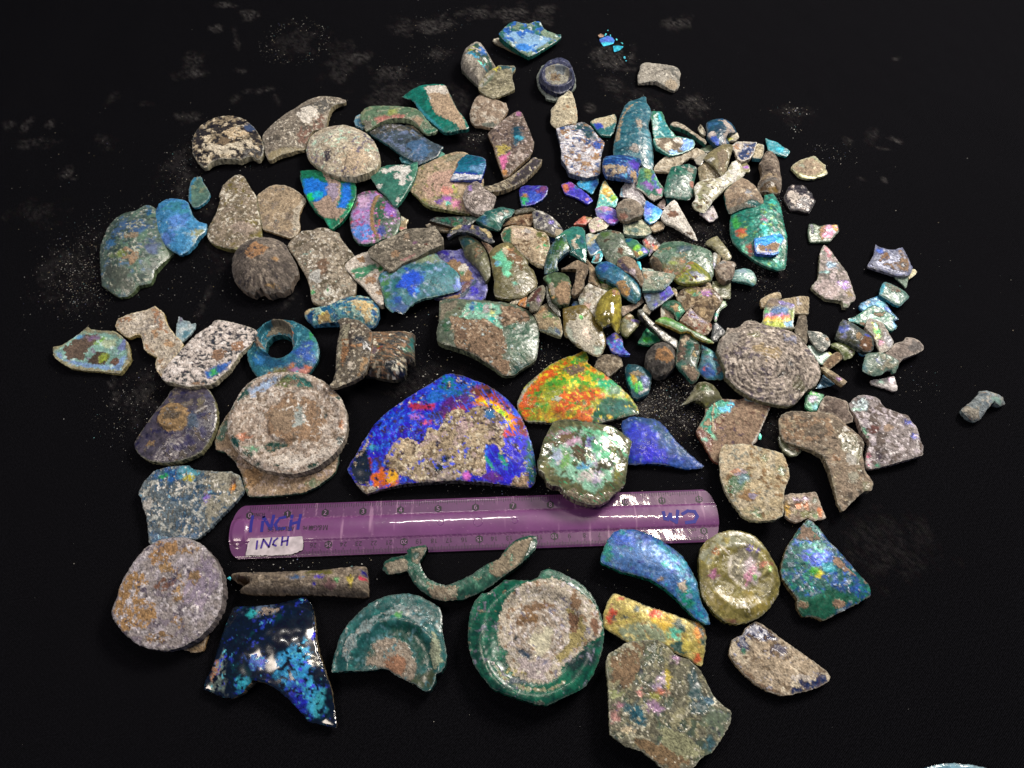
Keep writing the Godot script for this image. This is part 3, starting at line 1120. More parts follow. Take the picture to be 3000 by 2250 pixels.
# ---------------------------------------------------------------- dust
func dust() -> void:
	var rng := RandomNumberGenerator.new()
	rng.seed = 77
	var st := SurfaceTool.new()
	st.begin(Mesh.PRIMITIVE_TRIANGLES)
	var corner: Array = [Vector3(0.55, 0.1, 0), Vector3(0.1, 0.15, 0.5), Vector3(-0.5, 0.1, 0.15), Vector3(-0.15, 0.1, -0.45), Vector3(0.05, 0.38, 0.03), Vector3(0, 0, 0)]
	for q: Array in [[0, 1, 4], [1, 2, 4], [2, 3, 4], [3, 0, 4], [1, 0, 5], [2, 1, 5], [3, 2, 5], [0, 3, 5]]:
		for k: int in q:
			st.add_vertex(corner[k])
	st.generate_normals()
	var m := base_mat("crumbs", 0.8, 0.0)
	st.set_material(m)
	var mm := MultiMesh.new()
	mm.transform_format = MultiMesh.TRANSFORM_3D
	mm.use_colors = true
	mm.mesh = st.commit()
	# where the crumbs lie: centre, spread, how many, largest size
	var spots := [[-213.1, -385.4, 31.9, 31, 260, 0.9, 1], [-72, -417.7, 44.6, 36.4, 90, 0.6], [-74.6, -371.2, 20, 24.6, 60, 0.5], [-101.9, -351.5, 29.6, 28.7, 60, 0.5], [258.7, -289.6, 17.4, 7.2, 70, 1.0], [258.2, -265.7, 6.2, 5.2, 16, 0.9], [280.7, -241.8, 21.4, 7.5, 45, 0.6], [293.4, -229.3, 18.1, 8.2, 35, 0.5], [-357.4, -116.1, 30.6, 50.4, 520, 0.75], [-333.9, -85.4, 24.4, 35.6, 300, 0.8], [-317.9, -166.9, 46.2, 22.3, 90, 0.5], [-256.6, -92.1, 54.6, 45.4, 160, 0.6], [130, -137.4, 36.7, 31.7, 520, 0.6], [153.8, -123.1, 30.8, 31, 260, 0.7], [178.1, -137.4, 17, 24.8, 160, 0.6], [198.4, -95.4, 15.1, 23.2, 160, 0.6], [208, -112.6, 16.6, 13.8, 240, 0.6], [111.8, 21.3, 37.3, 28.6, 900, 0.8], [120.5, 10, 20.1, 16.8, 260, 0.9], [94.4, 21.3, 19.9, 21.9, 160, 0.7], [25.6, -13.2, 30.7, 23.2, 110, 0.8], [25.9, -28.2, 23.3, 15, 60, 0.8], [-64, -13.2, 28.2, 26.1, 70, 1.6], [-69, -56.1, 21.2, 18.8, 30, 1.4], [-83.8, -40.4, 15.7, 18.3, 30, 1.2], [40.4, -165, 31.8, 18.6, 80, 0.7], [139.6, 37.8, 26.9, 29.1, 150, 0.8], [190, 29.6, 9.9, 21.6, 90, 0.7], [-171.9, 125.4, 18.1, 15.9, 70, 1.2], [-134.7, 133.4, 58.3, 5.7, 40, 1.2], [-145.7, 150.2, 57.4, 8.7, 16, 1.2], [-269.2, 7.2, 37.7, 27.9, 170, 0.7], [-281.3, 29.6, 29.6, 24.2, 110, 0.6], [-287.3, -221.9, 21.1, 43.6, 220, 0.7], [-274, -178.3, 20.4, 26.3, 110, 0.6], [-276.5, -251.1, 18.4, 16.8, 40, 0.6], [-76.4, -189.9, 32.3, 19.2, 40, 0.8], [-34, -259.7, 12.4, 12.8, 40, 1.0], [-30.6, -246.9, 6.1, 6.3, 8, 2.0], [-222.7, -221.9, 21.1, 16.2, 30, 0.7], [224.5, -178.3, 11.7, 22.6, 120, 0.6], [224.7, -197.8, 8.9, 11.7, 60, 0.7], [0, 0, 379.7, 250.6, 520, 0.7], [0, -174.5, 377.9, 223, 420, 0.6], [-46.6, 94.5, 209.5, 16.9, 60, 0.8], [44.8, 134.6, 112.1, 83.5, 90, 0.7], [304.1, -1.4, 22.8, 17.2, 40, 0.5], [259.2, -28.2, 7.8, 17.9, 24, 0.6], [-388.9, -213.8, 59.8, 76.4, 60, 0.6], [-56.2, -130.2, 42.2, 21.1, 40, 0.7], [-84.3, 56.5, 14.5, 30.6, 50, 0.8], [14.1, 84.6, 70.5, 7.4, 60, 0.8], [73.3, 1.4, 15.2, 17.1, 90, 0.7], [147, -189.9, 44.1, 11.6, 40, 0.7], [19.8, -356.4, 66, 28.9, 60, 0.5], [98.9, -356.4, 29.7, 28.9, 80, 0.6], [0, -137.4, 113.1, 84.4, 200, 0.6], [171.5, -299.6, 19.1, 18, 40, 0.5], [117.5, -299.6, 22.2, 22.4, 40, 0.6]]
	var total := 0
	for s: Array in spots:
		total += int(s[4])
	mm.instance_count = total
	var tones: Array = [Color(0.75, 0.72, 0.62), Color(0.8, 0.8, 0.76), Color(0.55, 0.47, 0.33), Color(0.62, 0.6, 0.55), Color(0.35, 0.55, 0.65), Color(0.3, 0.32, 0.6), Color(0.5, 0.42, 0.2), Color(0.2, 0.5, 0.5)]
	var i := 0
	for s: Array in spots:
		for k in int(s[4]):
			var p := Vector2(rng.randfn(0.0, 0.5), rng.randfn(0.0, 0.5))
			if s.size() > 6:
				p = Vector2.from_angle(rng.randf() * TAU) * rng.randfn(0.9, 0.14)
			var x := float(s[0]) + p.x * float(s[2])
			var z := float(s[1]) + p.y * float(s[3])
			var size := float(s[5]) * pow(rng.randf(), 3.2) + 0.26
			var b := Basis.from_euler(Vector3(rng.randf() * 0.6 - 0.3, rng.randf() * TAU, rng.randf() * 0.6 - 0.3)).scaled(Vector3(size * (0.7 + rng.randf() * 0.8), size * 0.7, size) * MM)
			mm.set_instance_transform(i, Transform3D(b, Vector3(x, cloth_height(x, z) + 0.12, z) * MM))
			var t: Color = tones[rng.randi() % 4 if rng.randf() < 0.88 else 4 + rng.randi() % 4]
			var d := 0.35 + 0.65 * rng.randf()
			mm.set_instance_color(i, Color(t.r * d, t.g * d, t.b * d))
			i += 1
	var o := MultiMeshInstance3D.new()
	o.name = "glass_dust"
	o.multimesh = mm
	o.set_meta("kind", "stuff")
	tag(o, "pale crumbs and glittering dust shed by the glass, scattered over the black cloth", "dust")
	add_child(o)


func pieces_a() -> void:
	shard("glass_shard", "thick blue-green diamond shaped shard topmost in the photo, frosted with pale blue", "glass shard", "glass shards spread on black cloth", 19.8, -379.6, "y=6.5 th=5 side=1f5c50", "g 1d4f4c 2e6a62", "-33,0.7 -26.6,-9.6 -22.1,-16.3 -17.5,-19.1 -12.1,-16.9 -4.9,-15.9 -0.3,-18 2.4,-20.8 7.9,-20.5 10.9,-11 14.9,-7.6 20.2,-5.5 24.2,-3.8 27.8,-4.8 28.3,-0.7 23.5,5.5 17.1,12.2 8.9,19.6 1.8,26.2 -3.6,30.2 -5.3,29.5 -12.3,23.6 -22,14.9 -28.3,8.2", ["n 6f8a70 .0 7 c", "p 7fa6c8 g 2 -28.3,1.4 -17.6,-4.1 -4.1,-4.8 9.3,1.4 20,2.7 10.9,12.2 0.1,21.6 -5.3,24.2 -14.1,17.6 -24.7,8.2", "n 2f66b8 .12 5 i", "b 3b7fd0 i 2 -8.7,17.6 8,5.3", "n b9cfd0 .22 5 c"])
	shard("glass_shard", "thin brown crusted sliver under the left edge of the topmost blue-green shard", "glass shard", "glass shards spread on black cloth", -3.9, -375.4, "y=0 th=2", "c 6b5f48 857a62", "-15.4,-8.7 -13.8,-12.1 -9.3,-13.5 -1,-7.3 8,2.3 15.2,10.4 16,13.8 11.6,11.8 4.4,7.1 -3.7,0.7 -11.9,-4.5", ["n c7c0a8 .15 3 c"])
	shard("glass_shard", "green shard with a broad tan and white crust, its point aimed left", "glass shard", "glass shards spread on black cloth", -68.4, -280.6, "y=9.1 th=3 dome=4 side=14504c", "g 0f5a4c 157062", "-32.3,-15.4 -28.8,-19.7 -23.2,-24.7 -16.6,-28.4 -9.8,-30 -3,-30.9 5.6,-30.3 7.8,-27.1 11.2,-16.7 15,-5.7 18.8,5.1 24,13.4 28.5,22.7 30.4,27.9 28.7,30.5 22.9,31 15.7,33.3 8.3,33.6 3.2,28.5 -3.8,20.4 -10.9,12.2 -16.4,2.7 -20.4,-6.9 -24.9,-11.8 -30.1,-13.6", ["p 2f7f8c g 1 -31.8,-12.6 -20.1,-7.8 -11,6.6 -0.3,20.7 10.2,35.6 3.5,32.2 -6.9,19.5 -15.9,6.6 -21.7,-5.3", "p a98e6c c 3 -10.9,-23.6 -2.7,-28 7.6,-27.4 12.4,-12.6 16.2,-0.5 26,20.7 28.4,31.1 22.7,32.8 19.7,26.5 12.9,20.7 0.1,12.5 -5.6,-2.9", "p b9b0a2 c 3 -12.7,-24.9 -2.7,-28 7.2,-27.4 10.6,-16.3 8.2,-12.6 -0.4,-16.3 -8.7,-13.8", "n c8c2b4 .3 4 c"])
	shard("glass_shard", "brown-grey triangular lump of glass just under the broken bottle neck at the top", "glass shard", "glass shards spread on black cloth", -21.7, -281.8, "y=2.6 th=4 dome=7", "c 8d7760 9f8c74", "-16.9,6 -14.3,-8.4 -11.2,-18.2 -7.8,-22.6 -4.8,-22.2 0,-17 6,-12.7 13.7,-10.3 16.2,-10.9 18.4,-1.2 15.4,6 11.3,15.5 5.5,21.6 0.5,21.4 -5.3,19.6 -11.2,19 -15.4,14.3", ["n b3a793 .1 6 c", "n 75604a .15 5 c", "b 5f665a c 3 1.5,21.3 7.4,4.6"])
	shard("glass_shard", "small cream and ochre shard wedged between dark ring base and patterned blue white shard", "glass shard", "glass shards spread on black cloth", 46.8, -280.4, "y=5.2 th=3 dome=3", "c a89b7a bfb38f", "-12.2,14.6 -11.1,4 -11.3,-2 -6.5,-8.1 -4.2,-16 0.6,-19.1 5.5,-25.9 8.4,-22.8 10.2,-12.9 11.8,-0.8 12.5,12.3 10.7,17 1.9,18.7 -6.5,21.6 -9.8,19.3", ["n a27a4c .12 6 c", "n 6a6452 .25 3 c", "n dcd6b0 .28 4 c"])
	shard("glass_flake", "thin bright blue flake with a paler cyan lower edge at the top", "flake", "bright flakes of patina on the cloth", 93.6, -385.9, "y=0 th=0.8", "i 3f86d8 5a6fd0", "-7.6,-2.6 -3.4,-5.4 1.3,-7.5 5.7,-4.7 7.5,-0.5 6.1,4.3 1.4,6.4 -4.1,8.4 -6.9,1.6", ["b 4fd0f0 i 1 -0.4,5.7 8.2,3.4"])
	shard("glass_flake", "small cyan triangular flake below the larger blue flake", "flake", "bright flakes of patina on the cloth", 103.2, -374.9, "y=0 th=0.8", "i 3fc8e0 35b0dc", "-4.4,-3.2 0.8,-3.6 6.2,-2.5 1.3,3.6 -3.8,5.7", [])
	shard("glass_flake", "tiny tan flake touching the upper left of the blue flake", "flake", "bright flakes of patina on the cloth", 87.9, -391.9, "y=1.3 th=0.8", "c b08868 c09878", "-3.2,-0.3 -0.3,-2.8 2.8,-1 2.2,1.8 -1.5,2.5", [])
	shard("glass_flake", "tiny bright cyan flake scattered around the larger blue flake", "flake", "tiny cyan flakes", 92.7, -395.2, "y=0 th=0.6", "i 5fd8dc 50c0e8", "-1.2,1.6 -0.1,-2.1 1.3,-1.2 0,1.6", [])
	shard("glass_flake", "tiny bright cyan flake scattered around the larger blue flake", "flake", "tiny cyan flakes", 95.3, -401.7, "y=0 th=0.6", "i 5fd8dc 50c0e8", "-0.7,-0.3 0.7,-0.8 0.1,1.1", [])
	shard("glass_flake", "tiny bright cyan flake scattered around the larger blue flake", "flake", "tiny cyan flakes", 97.4, -394, "y=0 th=0.6", "i 5fd8dc 50c0e8", "-0.4,-1.5 0.3,-2 0.5,2.2 -0.4,1.3", [])
	shard("glass_flake", "tiny bright cyan flake scattered around the larger blue flake", "flake", "tiny cyan flakes", 103.1, -388.1, "y=0 th=0.6", "i 5fd8dc 50c0e8", "-0.8,-0.9 0,-1.7 1,0.8 -0.2,1.9", [])
	shard("glass_flake", "tiny bright cyan flake scattered around the larger blue flake", "flake", "tiny cyan flakes", 108, -382.5, "y=0 th=0.6", "i 5fd8dc 50c0e8", "-1.3,-1 0,-1.4 1.2,0.7 0.3,1.5 -0.3,0.1", [])
	shard("glass_flake", "tiny bright cyan flake scattered around the larger blue flake", "flake", "tiny cyan flakes", 109, -361.3, "y=0 th=0.6", "i 5fd8dc 50c0e8", "-1.1,-1.2 0.5,-2 1.1,1.2 -0.5,2", [])
	shard("glass_flake", "tiny bright cyan flake scattered around the larger blue flake", "flake", "tiny cyan flakes", 110.3, -356.8, "y=0 th=0.6", "i 5fd8dc 50c0e8", "-0.9,-0.6 1.1,-0.6 -0.2,1.2", [])
	shard("glass_shard", "isolated grey crusted lump resting alone above and right of the heap", "glass shard", "glass shards spread on black cloth", 140.3, -330.3, "y=0 th=4 dome=5", "c 8f897b a09a8c", "-17.6,-16.2 -13.7,-20.1 -7.6,-19 -2.4,-17.5 6.2,-15.5 15.9,-14.6 19,-10.3 19.5,-3.1 17.4,4.6 17,12.2 14.5,15.4 11.6,18.5 8.3,17.3 4.2,14.1 -0.7,10.9 -3.8,7.8 -9.9,7.1 -16,7.8 -21.3,8.2 -21.5,-0.5 -19.2,-7", ["n 6d6c64 .05 6 c", "n c9c3b2 .25 4 c", "b 9c8c72 c 3 9.1,12 6.1,6.3", "n e0dccf .38 3 c", "n 55524a .3 3 c"])
	shard("glass_shard", "small cream shard with blue lower half beside the top of the long teal neck", "glass shard", "glass shards spread on black cloth", 84.1, -265.2, "y=1.3 th=3 side=2c6f68", "g 1d5a60 2c6f70", "-13.1,-3.5 -12.9,-5.3 -6.8,-9.2 1.8,-11.8 9.1,-14.2 11,-11.2 10.9,-3.5 9.4,1.2 7.7,8.2 4,13.4 0.3,12.9 -4.6,12.3 -6.9,8.2 -9.9,2.4", ["p b8ab84 c 3 -13.1,-3.5 -6.8,-9.2 9.1,-14.2 10.9,-3.5 5.3,0 -0.9,4.7 -7.3,0", "n 8a744e .15 4 c", "b 2a44b0 i 3 -5.7,1.2 3.8,3.5", "n d0d8c0 .33 3 c"])
	shard("neck_fragment", "long curved teal neck fragment with ridges along it, pointing up at the heap top", "bottle neck", "bottle necks", 112.9, -251.9, "y=5.2 th=4 dome=9 side=1f4a50", "g 27586a 356c78", "-24.2,29 -23.7,18.4 -21.7,7.1 -18.8,-5.5 -15.5,-18.4 -10.4,-31.5 -5.7,-37.6 2.2,-40.6 8.5,-45.9 10.3,-44.3 9.9,-36.4 12.3,-30.3 13.4,-24.4 11.9,-16.1 8.7,-7.9 8.5,-0.9 9.9,7.1 10.7,16.2 10.8,28.4 10.2,38.3 8.2,44.8 4.9,45.4 -0.4,41.6 -5.4,34 -14.7,29.6", ["p 4d8796 g 2 3.6,3.8 7.6,-0.8 9.3,12.9 9.4,35.1 6.2,39.4 2.9,21.8", "l 1a4a58 g 8 .1 .32", "n 5f8088 .2 3 g", "p a08a66 c 3 -22.7,12.9 -19.9,0.3 -15.5,-14.7 -6.1,-30.2 0.8,-33.8 -4.5,-29 -12.9,-17.1 -16.3,-3.1 -18.1,10.6", "b a39684 c 3 0.1,-4.3 2.5,6.3", "b a09a92 c 4 -6.1,24 4,4.4", "n 8fb0b4 .36 2 g"])
	shard("glass_shard", "mint green shard with white frosting between long teal neck and brown-blue flat shard", "glass shard", "glass shards spread on black cloth", 134.4, -261.9, "y=3.9 th=3", "g 2a6b52 358064", "-7.8,-18.1 -4.8,-19.1 1.9,-18.1 3.4,-12.1 4.7,-3.9 6.5,3.2 9.4,7.8 11.7,13 8.2,19.3 0,19.3 -7.9,15.8 -8.4,7.8 -8.2,-3.9 -8.8,-11", ["p 3a8a90 g 3 -1.3,-11 4.7,-3.9 8.7,14.7 -7.9,15.8 -7.6,3.2", "b cfe6da c 5 -5.1,-1.5 2.5,9.3", "n 9fd6d0 .15 5 c", "n 1f5f6a .2 3 g", "b 48b8d0 i 2 -0.4,-9.8 1.2,4.7"])
	shard("glass_shard", "flat shard of brown crust with a sky-blue right end near the heap top", "glass shard", "glass shards spread on black cloth", 141.9, -233.4, "y=9.1 th=3 side=2f7a70", "c 87765e 74644e", "-18.2,-4.9 -14.3,-6.9 -6.9,-8.3 -0.4,-8.3 4.7,-10 11.9,-8.9 18.3,-7.2 19,-2.6 17.6,1.8 13.6,5.2 5.9,9.6 -0.8,12.4 -5.7,13.1 -11,9.1 -16.2,5.2 -17.5,0.7", ["n cfc4ab .1 4 c", "n 5f5340 .2 3 c", "p 6c98d4 i 3 8.8,-9.7 19.1,-7.2 18,1.8 10.1,7.4 4.6,6.3 7.9,-1.5", "b 7fa8d8 i 3 -1.4,9.6 4,2.8", "b e0dcd0 c 3 4.2,-5.5 4.1,3.4", "e 4f9a90 g 1.2"])
	shard("rim_fragment", "narrow curved rim strip, tan on top, arching beside the dark blue bulbous shard", "rim fragment", "rim fragments", 157.5, -252.5, "y=3.9 th=5 side=215a50", "c 8a7c64 9a8c74", "-15.8,-8.8 -12.9,-12.9 -8.8,-12.3 -3.4,-8.8 2.5,-1.8 9.1,5.1 13.5,9.1 14.5,13 13.3,16.2 9.2,10.8 3.5,3.9 -2.5,-1.8 -8.7,-5.3 -13.6,-6.5", ["n c0b69e .15 3 c", "n 5e5444 .2 3 c"])
	shard("glass_chip", "tiny cream and dark chip standing left of the dark blue bulbous shard", "glass chip", "small glass chips among the shards", 170.9, -257.9, "y=2.6 th=3", "c cfc8ac b0a488", "-3.6,-3.4 -0.6,-7.9 1.4,-3.4 3,3.6 1.7,7.6 -1.9,3.6", ["b 403828 g 1 -1.5,-4 1.5,3.5"])
	shard("glass_shard", "dark blue bulbous shard with a pinkish tan crust on its right side", "glass shard", "glass shards spread on black cloth", 185.8, -251.5, "y=6.5 th=3 dome=7", "g 1c3a52 234b5c", "-11.3,-11.5 -9.2,-15 -4.4,-16.7 2.4,-17.9 7.4,-17.3 10.9,-12.6 14.2,-6.8 14.6,-1 10.6,1.3 5.2,4.7 2.8,10.4 4.8,13.8 5.3,16.1 1.1,17.2 -6.5,18.9 -10,14.9 -13.6,7 -12,1.3 -12.1,-6.8", ["p a3958a c 3 -0.8,-13.2 5.7,-12.7 12.5,-2.2 12.7,3.5 3.5,9.2 0.8,14.9 0.6,7 4.6,1.2 3.3,-6.8", "n 2f5a80 .15 6 g", "b c6b8b0 c 3 -9.6,7 3.7,3.2", "b bcb4b4 c 3 0.6,18.8 4,3.3", "b 2f4fa8 i 3 -8.7,16 4,6.7", "n cfc9c4 .36 3 c"])
	shard("glass_chip", "small pale yellow cylindrical chip tucked under the dark blue bulbous shard", "glass chip", "small glass chips among the shards", 197.7, -250.4, "y=1.3 th=3 dome=3", "c cfc6b0 bfb69a", "-5.7,-0.2 -2,-3.1 5.1,-6 5.4,0.4 2,3.8 -4.8,5", ["b c8cc50 i 2 -4.2,3.5 2.9,2.3"])
	shard("glass_shard", "white and navy wrinkled shard above the clear bone-shaped neck", "glass shard", "glass shards spread on black cloth", 203.6, -228.8, "y=6.5 th=4", "c c4b8a4 d4c9b6", "-12.2,-4.4 -4.8,-11.2 1.7,-10.6 7.3,-10 12.5,-9.5 9.2,-1 6.5,5.6 2.3,12.2 -5.4,15.5 -8.1,12.2 -9,1.2", ["b a9805c c 3 -6.6,-3.8 2.8,3.9", "p 2c3c62 g 4 1.2,-7.8 12.5,-9.5 8.6,0.1 2.3,12.2 -5.3,14.9 -8.3,7.8", "n b8bccc .12 2.5 c", "n a88a68 .36 4 c"])
	shard("glass_chip", "cream block-like chip with blue underside at right of the navy wrinkled shard", "glass chip", "small glass chips among the shards", 215.8, -228.6, "y=3.9 th=5 side=3f7f90", "c c0b592 ad9f7c", "-1.6,-7.4 1.6,-9.7 6.5,-7.4 3.9,3.8 1.1,8.7 -6.5,8.2 -5,3.8", ["n 8a7a58 .2 3 c"])
	shard("glass_shard", "long tan shard lying level across the middle of the small shards at upper right", "glass shard", "glass shards spread on black cloth", 145.2, -219.1, "y=5.2 th=3", "c a3957a b3a68a", "-22.6,9.9 -17.5,2.9 -11.3,-3.2 -4.5,-6.5 2.2,-9.3 10.7,-12.1 17.4,-13.8 23.5,-11 24.9,-8.7 14.4,-2.1 10.5,-3.2 2.4,4.5 -2.2,9.9 -9,14.3 -16.2,14.5 -22.5,13.7", ["n c4b9a0 .15 4 c", "n 7f6f56 .12 3 c", "p 6e5f48 c 2 -0.9,5.6 10.5,-3.2 16,4.5 9.9,8.9 0.2,9.9"])
	shard("glass_shard", "greenish grey scrap tucked between dark blue bulbous shard and olive shard", "glass shard", "glass shards spread on black cloth", 172.8, -235.7, "y=2.6 th=2", "g 4a5a48 5a6a52", "-6.8,0.9 -1.3,-3.7 4.6,-5.4 6.4,-0.3 1,4.2 -3.9,4.2", ["n 8a8870 .2 4 c"])
	shard("glass_shard", "olive glass shard with brown dirt standing above the clear bone-shaped neck", "glass shard", "glass shards spread on black cloth", 179.3, -214.7, "y=10.4 th=3 dome=5", "g 706a4c 857d5c", "-13.7,-2.3 -10.4,-6.7 -3.4,-11.1 4.5,-15.5 12.6,-16.1 12.9,-12.2 9.1,-2.3 6.3,6.4 3.6,15 0.1,20.3 -2.9,16 -6.5,7.5 -12.1,1", ["p 85745a c 4 -2.5,-4.7 4.5,-9.1 6.5,-0.3 1.3,14.7 -3.4,14.7", "n a59a7c .2 4 c", "b d0d0c8 c 2 -8.1,1.8 2.4,1.9", "n c8c2a4 .36 2.5 c"])
	shard("glass_shard", "small pale grey translucent scrap left of the olive dirty shard", "glass shard", "glass shards spread on black cloth", 164, -218, "y=7.8 th=2", "g 8a8676 9a968a", "-5.8,-0.4 0.3,-4.8 6.2,-6.5 3.8,-0.4 -0.3,7.2 -4.1,5", ["n b8b4a8 .2 4 c"])
	shard("glass_shard", "brown olive shard beneath the olive dirty shard and above the clear neck", "glass shard", "glass shards spread on black cloth", 169.4, -203.3, "y=5.2 th=3", "g 655c42 7a6f50", "-8.3,-6.9 -1.7,-11.8 3.5,-8 7.3,-0.4 9.9,3.8 6.3,7.6 0.1,6.5 -8.1,8.6 -8.9,0.6", ["n 97886a .1 4 c", "n c9c2a8 .33 2.5 c"])
	shard("neck_fragment", "clear pale bone-shaped neck with a flared lower end, speckled with brown dirt", "bottle neck", "bottle necks", 172.6, -183.6, "y=11.7 th=3 dome=5", "g a5a388 bab79e", "-19.9,3 -16.9,-2.1 -11.1,-5.3 -6.3,-6.3 -1.9,-4.2 4.8,-7.4 10.5,-14.8 12.8,-20.1 15.9,-25.5 20.2,-27.7 22.9,-24.4 23.7,-19 26.2,-14.8 24,-10.5 16.9,-4.2 9,2 1.8,9.2 -5.4,17.4 -9.2,23.4 -13.7,28.9 -18.2,28.4 -22.3,24.4 -23.3,19.9 -20.8,17.4 -19.8,12.3", ["p 8d8b6c g 3 -20.3,7.9 -8.2,-2.4 -6.4,7.9 -11,20.1 -19.6,28.1 -22.7,22.1", "n dad8cc .05 5 c", "n 6e5c40 .2 3 c", "n 4b7a4a .42 3 g", "b e4e2da g 2 18.2,-19.3 3.5,4.3", "n 5b4a34 .28 2 c"])
	shard("glass_chip", "small purple and olive chip under the tip of the clear bone-shaped neck", "glass chip", "small glass chips among the shards", 201.9, -208.4, "y=6.5 th=3", "g 7c7650 8a845c", "-4,-3.8 1.6,-6 3.2,-0.5 2.4,5.4 -3.2,4.9", ["b a070b8 i 2 -0.1,0 2.4,1.9"])
	shard("glass_shard", "dark green square curved shard with pale scratches beside the clear neck", "glass shard", "glass shards spread on black cloth", 143.5, -189.4, "y=9.1 th=3 dome=5", "g 15433a 1f584a", "-7.2,-15.9 -1.5,-16.9 4.2,-18 7.9,-19.1 15,-15.9 13.9,-9.4 12.1,-4.1 10,4.3 9.1,13.6 4.9,18.2 -2.9,18.2 -8.9,17.2 -14.6,16.2 -15.8,11.5 -14.3,4.3 -11.9,-4.1", ["p 4a6d64 g 4 -11.1,-5.4 8.1,-2.3 9.6,5 7.5,17.4 -9.6,18.4 -15.5,15.4", "n a9b2a8 .2 3 c", "b 8a8070 c 2 8.7,-10.8 2.8,3.2", "b b0705c c 2 8.2,4 1.9,3.1", "l cdd4cc g 100 .3 .5", "n 2f6a58 .2 5 g"])
	shard("neck_fragment", "deep blue tube fragment with cream patches lying across the base of the teal neck", "bottle neck", "bottle necks", 94.8, -203.5, "y=11.7 th=3 dome=8", "i 1f468c 18386e", "-16.7,-8.9 -13.7,-12.7 -5.8,-12.4 3.9,-13.8 15,-13.3 17,-10 15.9,-4.6 13.1,0.8 12.9,8.2 9.5,16.1 3.4,15.1 -5.9,13.5 -14.4,11.9 -16.5,8.2 -17.7,1.9", ["l 5f98d0 i 12 .35 .35", "p b09a78 c 4 -17.5,2.3 -11.1,1.3 -1.9,3.4 3.7,2.3 1.6,9.8 -7.9,11.9 -14.2,12.9", "b b08e62 c 3 8.5,10.8 3.1,4.7", "b 5038b0 i 4 9.4,-0.8 4.7,5.3", "n 10264c .2 4 g", "n 3f8fb8 .25 3 i", "n cfc2a4 .3 4 c"])
	shard("glass_shard", "green shard with purple and yellow sheen and a white lower tip, below the teal neck", "glass shard", "glass shards spread on black cloth", 118.1, -188.9, "y=6.5 th=3 side=c9c4b8", "i 2f6e58 3f7f6c", "-8.2,-18.9 -0.3,-17.3 3.5,-15.7 5.2,-8.2 7.7,-0.8 10.7,4.5 9.2,12.8 5.5,14.8 1.3,17.4 -2.9,12.8 -8.6,5.5 -12.6,2.4 -10.5,-9.2", ["b 7d9a50 i 6 -0.8,-11.4 3.2,6.4", "b 7a5aa0 i 6 -2.6,0.3 3.9,5.2", "b 4f60a8 i 5 4,-3.9 2.4,7.4", "b d890b8 i 3 6.9,7.6 2.3,2.3", "n 4f9a70 .2 4 i", "b b8b0a0 c 4 1.6,14.3 4.7,3.1"])
	shard("glass_shard", "pale lilac-white shard behind the brown oval shard", "glass shard", "glass shards spread on black cloth", 103.4, -181, "y=3.9 th=2", "c aba4a8 bcb6b8", "-12.2,2.5 -10.3,-6.9 -5.9,-13.8 2.8,-13.2 4,-7.9 8.6,2.5 10.1,8.7 7.7,13.8 0.9,10.8 -5.6,3.5", ["n d6d2d0 .1 5 c", "n 7d7480 .2 4 c", "l 8d8a8c c 60 .25 .35", "b 5fa8c8 i 2 -10.6,-3.7 1.1,6.3"])
	shard("glass_shard", "brown-grey oval shard lying over lilac and bright blue pieces", "glass shard", "glass shards spread on black cloth", 96.3, -155.5, "y=11.7 th=4 dome=4", "c 7a6c5a 8a7d6a", "-10.4,-1.8 -8.4,-7.9 -3.5,-12.4 1.2,-13.4 6.3,-9.9 10.4,-3.8 12.6,1.1 9.4,8.1 3.2,10 -3.1,13 -7.4,11 -10.1,6.1", ["n 6a6a60 .15 6 c", "n a59884 .2 4 c", "b 8a5c48 c 3 -5.3,8.2 3.8,2.9", "n 5a5044 .25 3 c"])
	shard("glass_shard", "bright azure iridescent shard to the right of the brown oval shard", "glass shard", "glass shards spread on black cloth", 116.2, -157.1, "y=7.8 th=2", "i 2f86d8 3fa0e0", "-3.9,-14.1 1.9,-9.5 8.4,-4.5 9.7,-1.5 6,4.5 0.9,10.5 -3,12 -6.5,7.5 -7.5,1.6 -6.1,-6.5", ["b 2f60c8 i 6 -2.1,-7.5 4.6,5", "b 6f7fe0 i 6 -4.3,-0.4 3.1,5", "b 7fd0d8 i 6 3,4.5 3.8,4", "b 78c890 i 4 -1.3,9.5 2.3,2.5"])
	shard("glass_shard", "white pointed triangular shard with brown stain, its point aimed down and right", "glass shard", "glass shards spread on black cloth", 137.8, -150, "y=6.5 th=3 dome=3", "c c9c2b4 d6d0c4", "-15.1,-2.9 -11.7,-9.9 -6.5,-16 -2.2,-20 -0.1,-18.5 2.2,-10.9 5.2,-2.9 8.8,6 12.3,14.8 13.9,20.6 8.2,17.7 1.3,11.9 -5.7,6 -10.8,4", ["b 8c6248 c 3 -5,-3.8 4.2,3.5", "p 9a8f7c c 3 -15.5,-1.3 -5.9,5.6 11.3,20.2 4.3,16.3 -9.2,7.6", "n a89c88 .2 4 c", "n 6e5f4a .33 3 c", "b 6b5a48 c 2 7.5,14.4 3,1.7"])
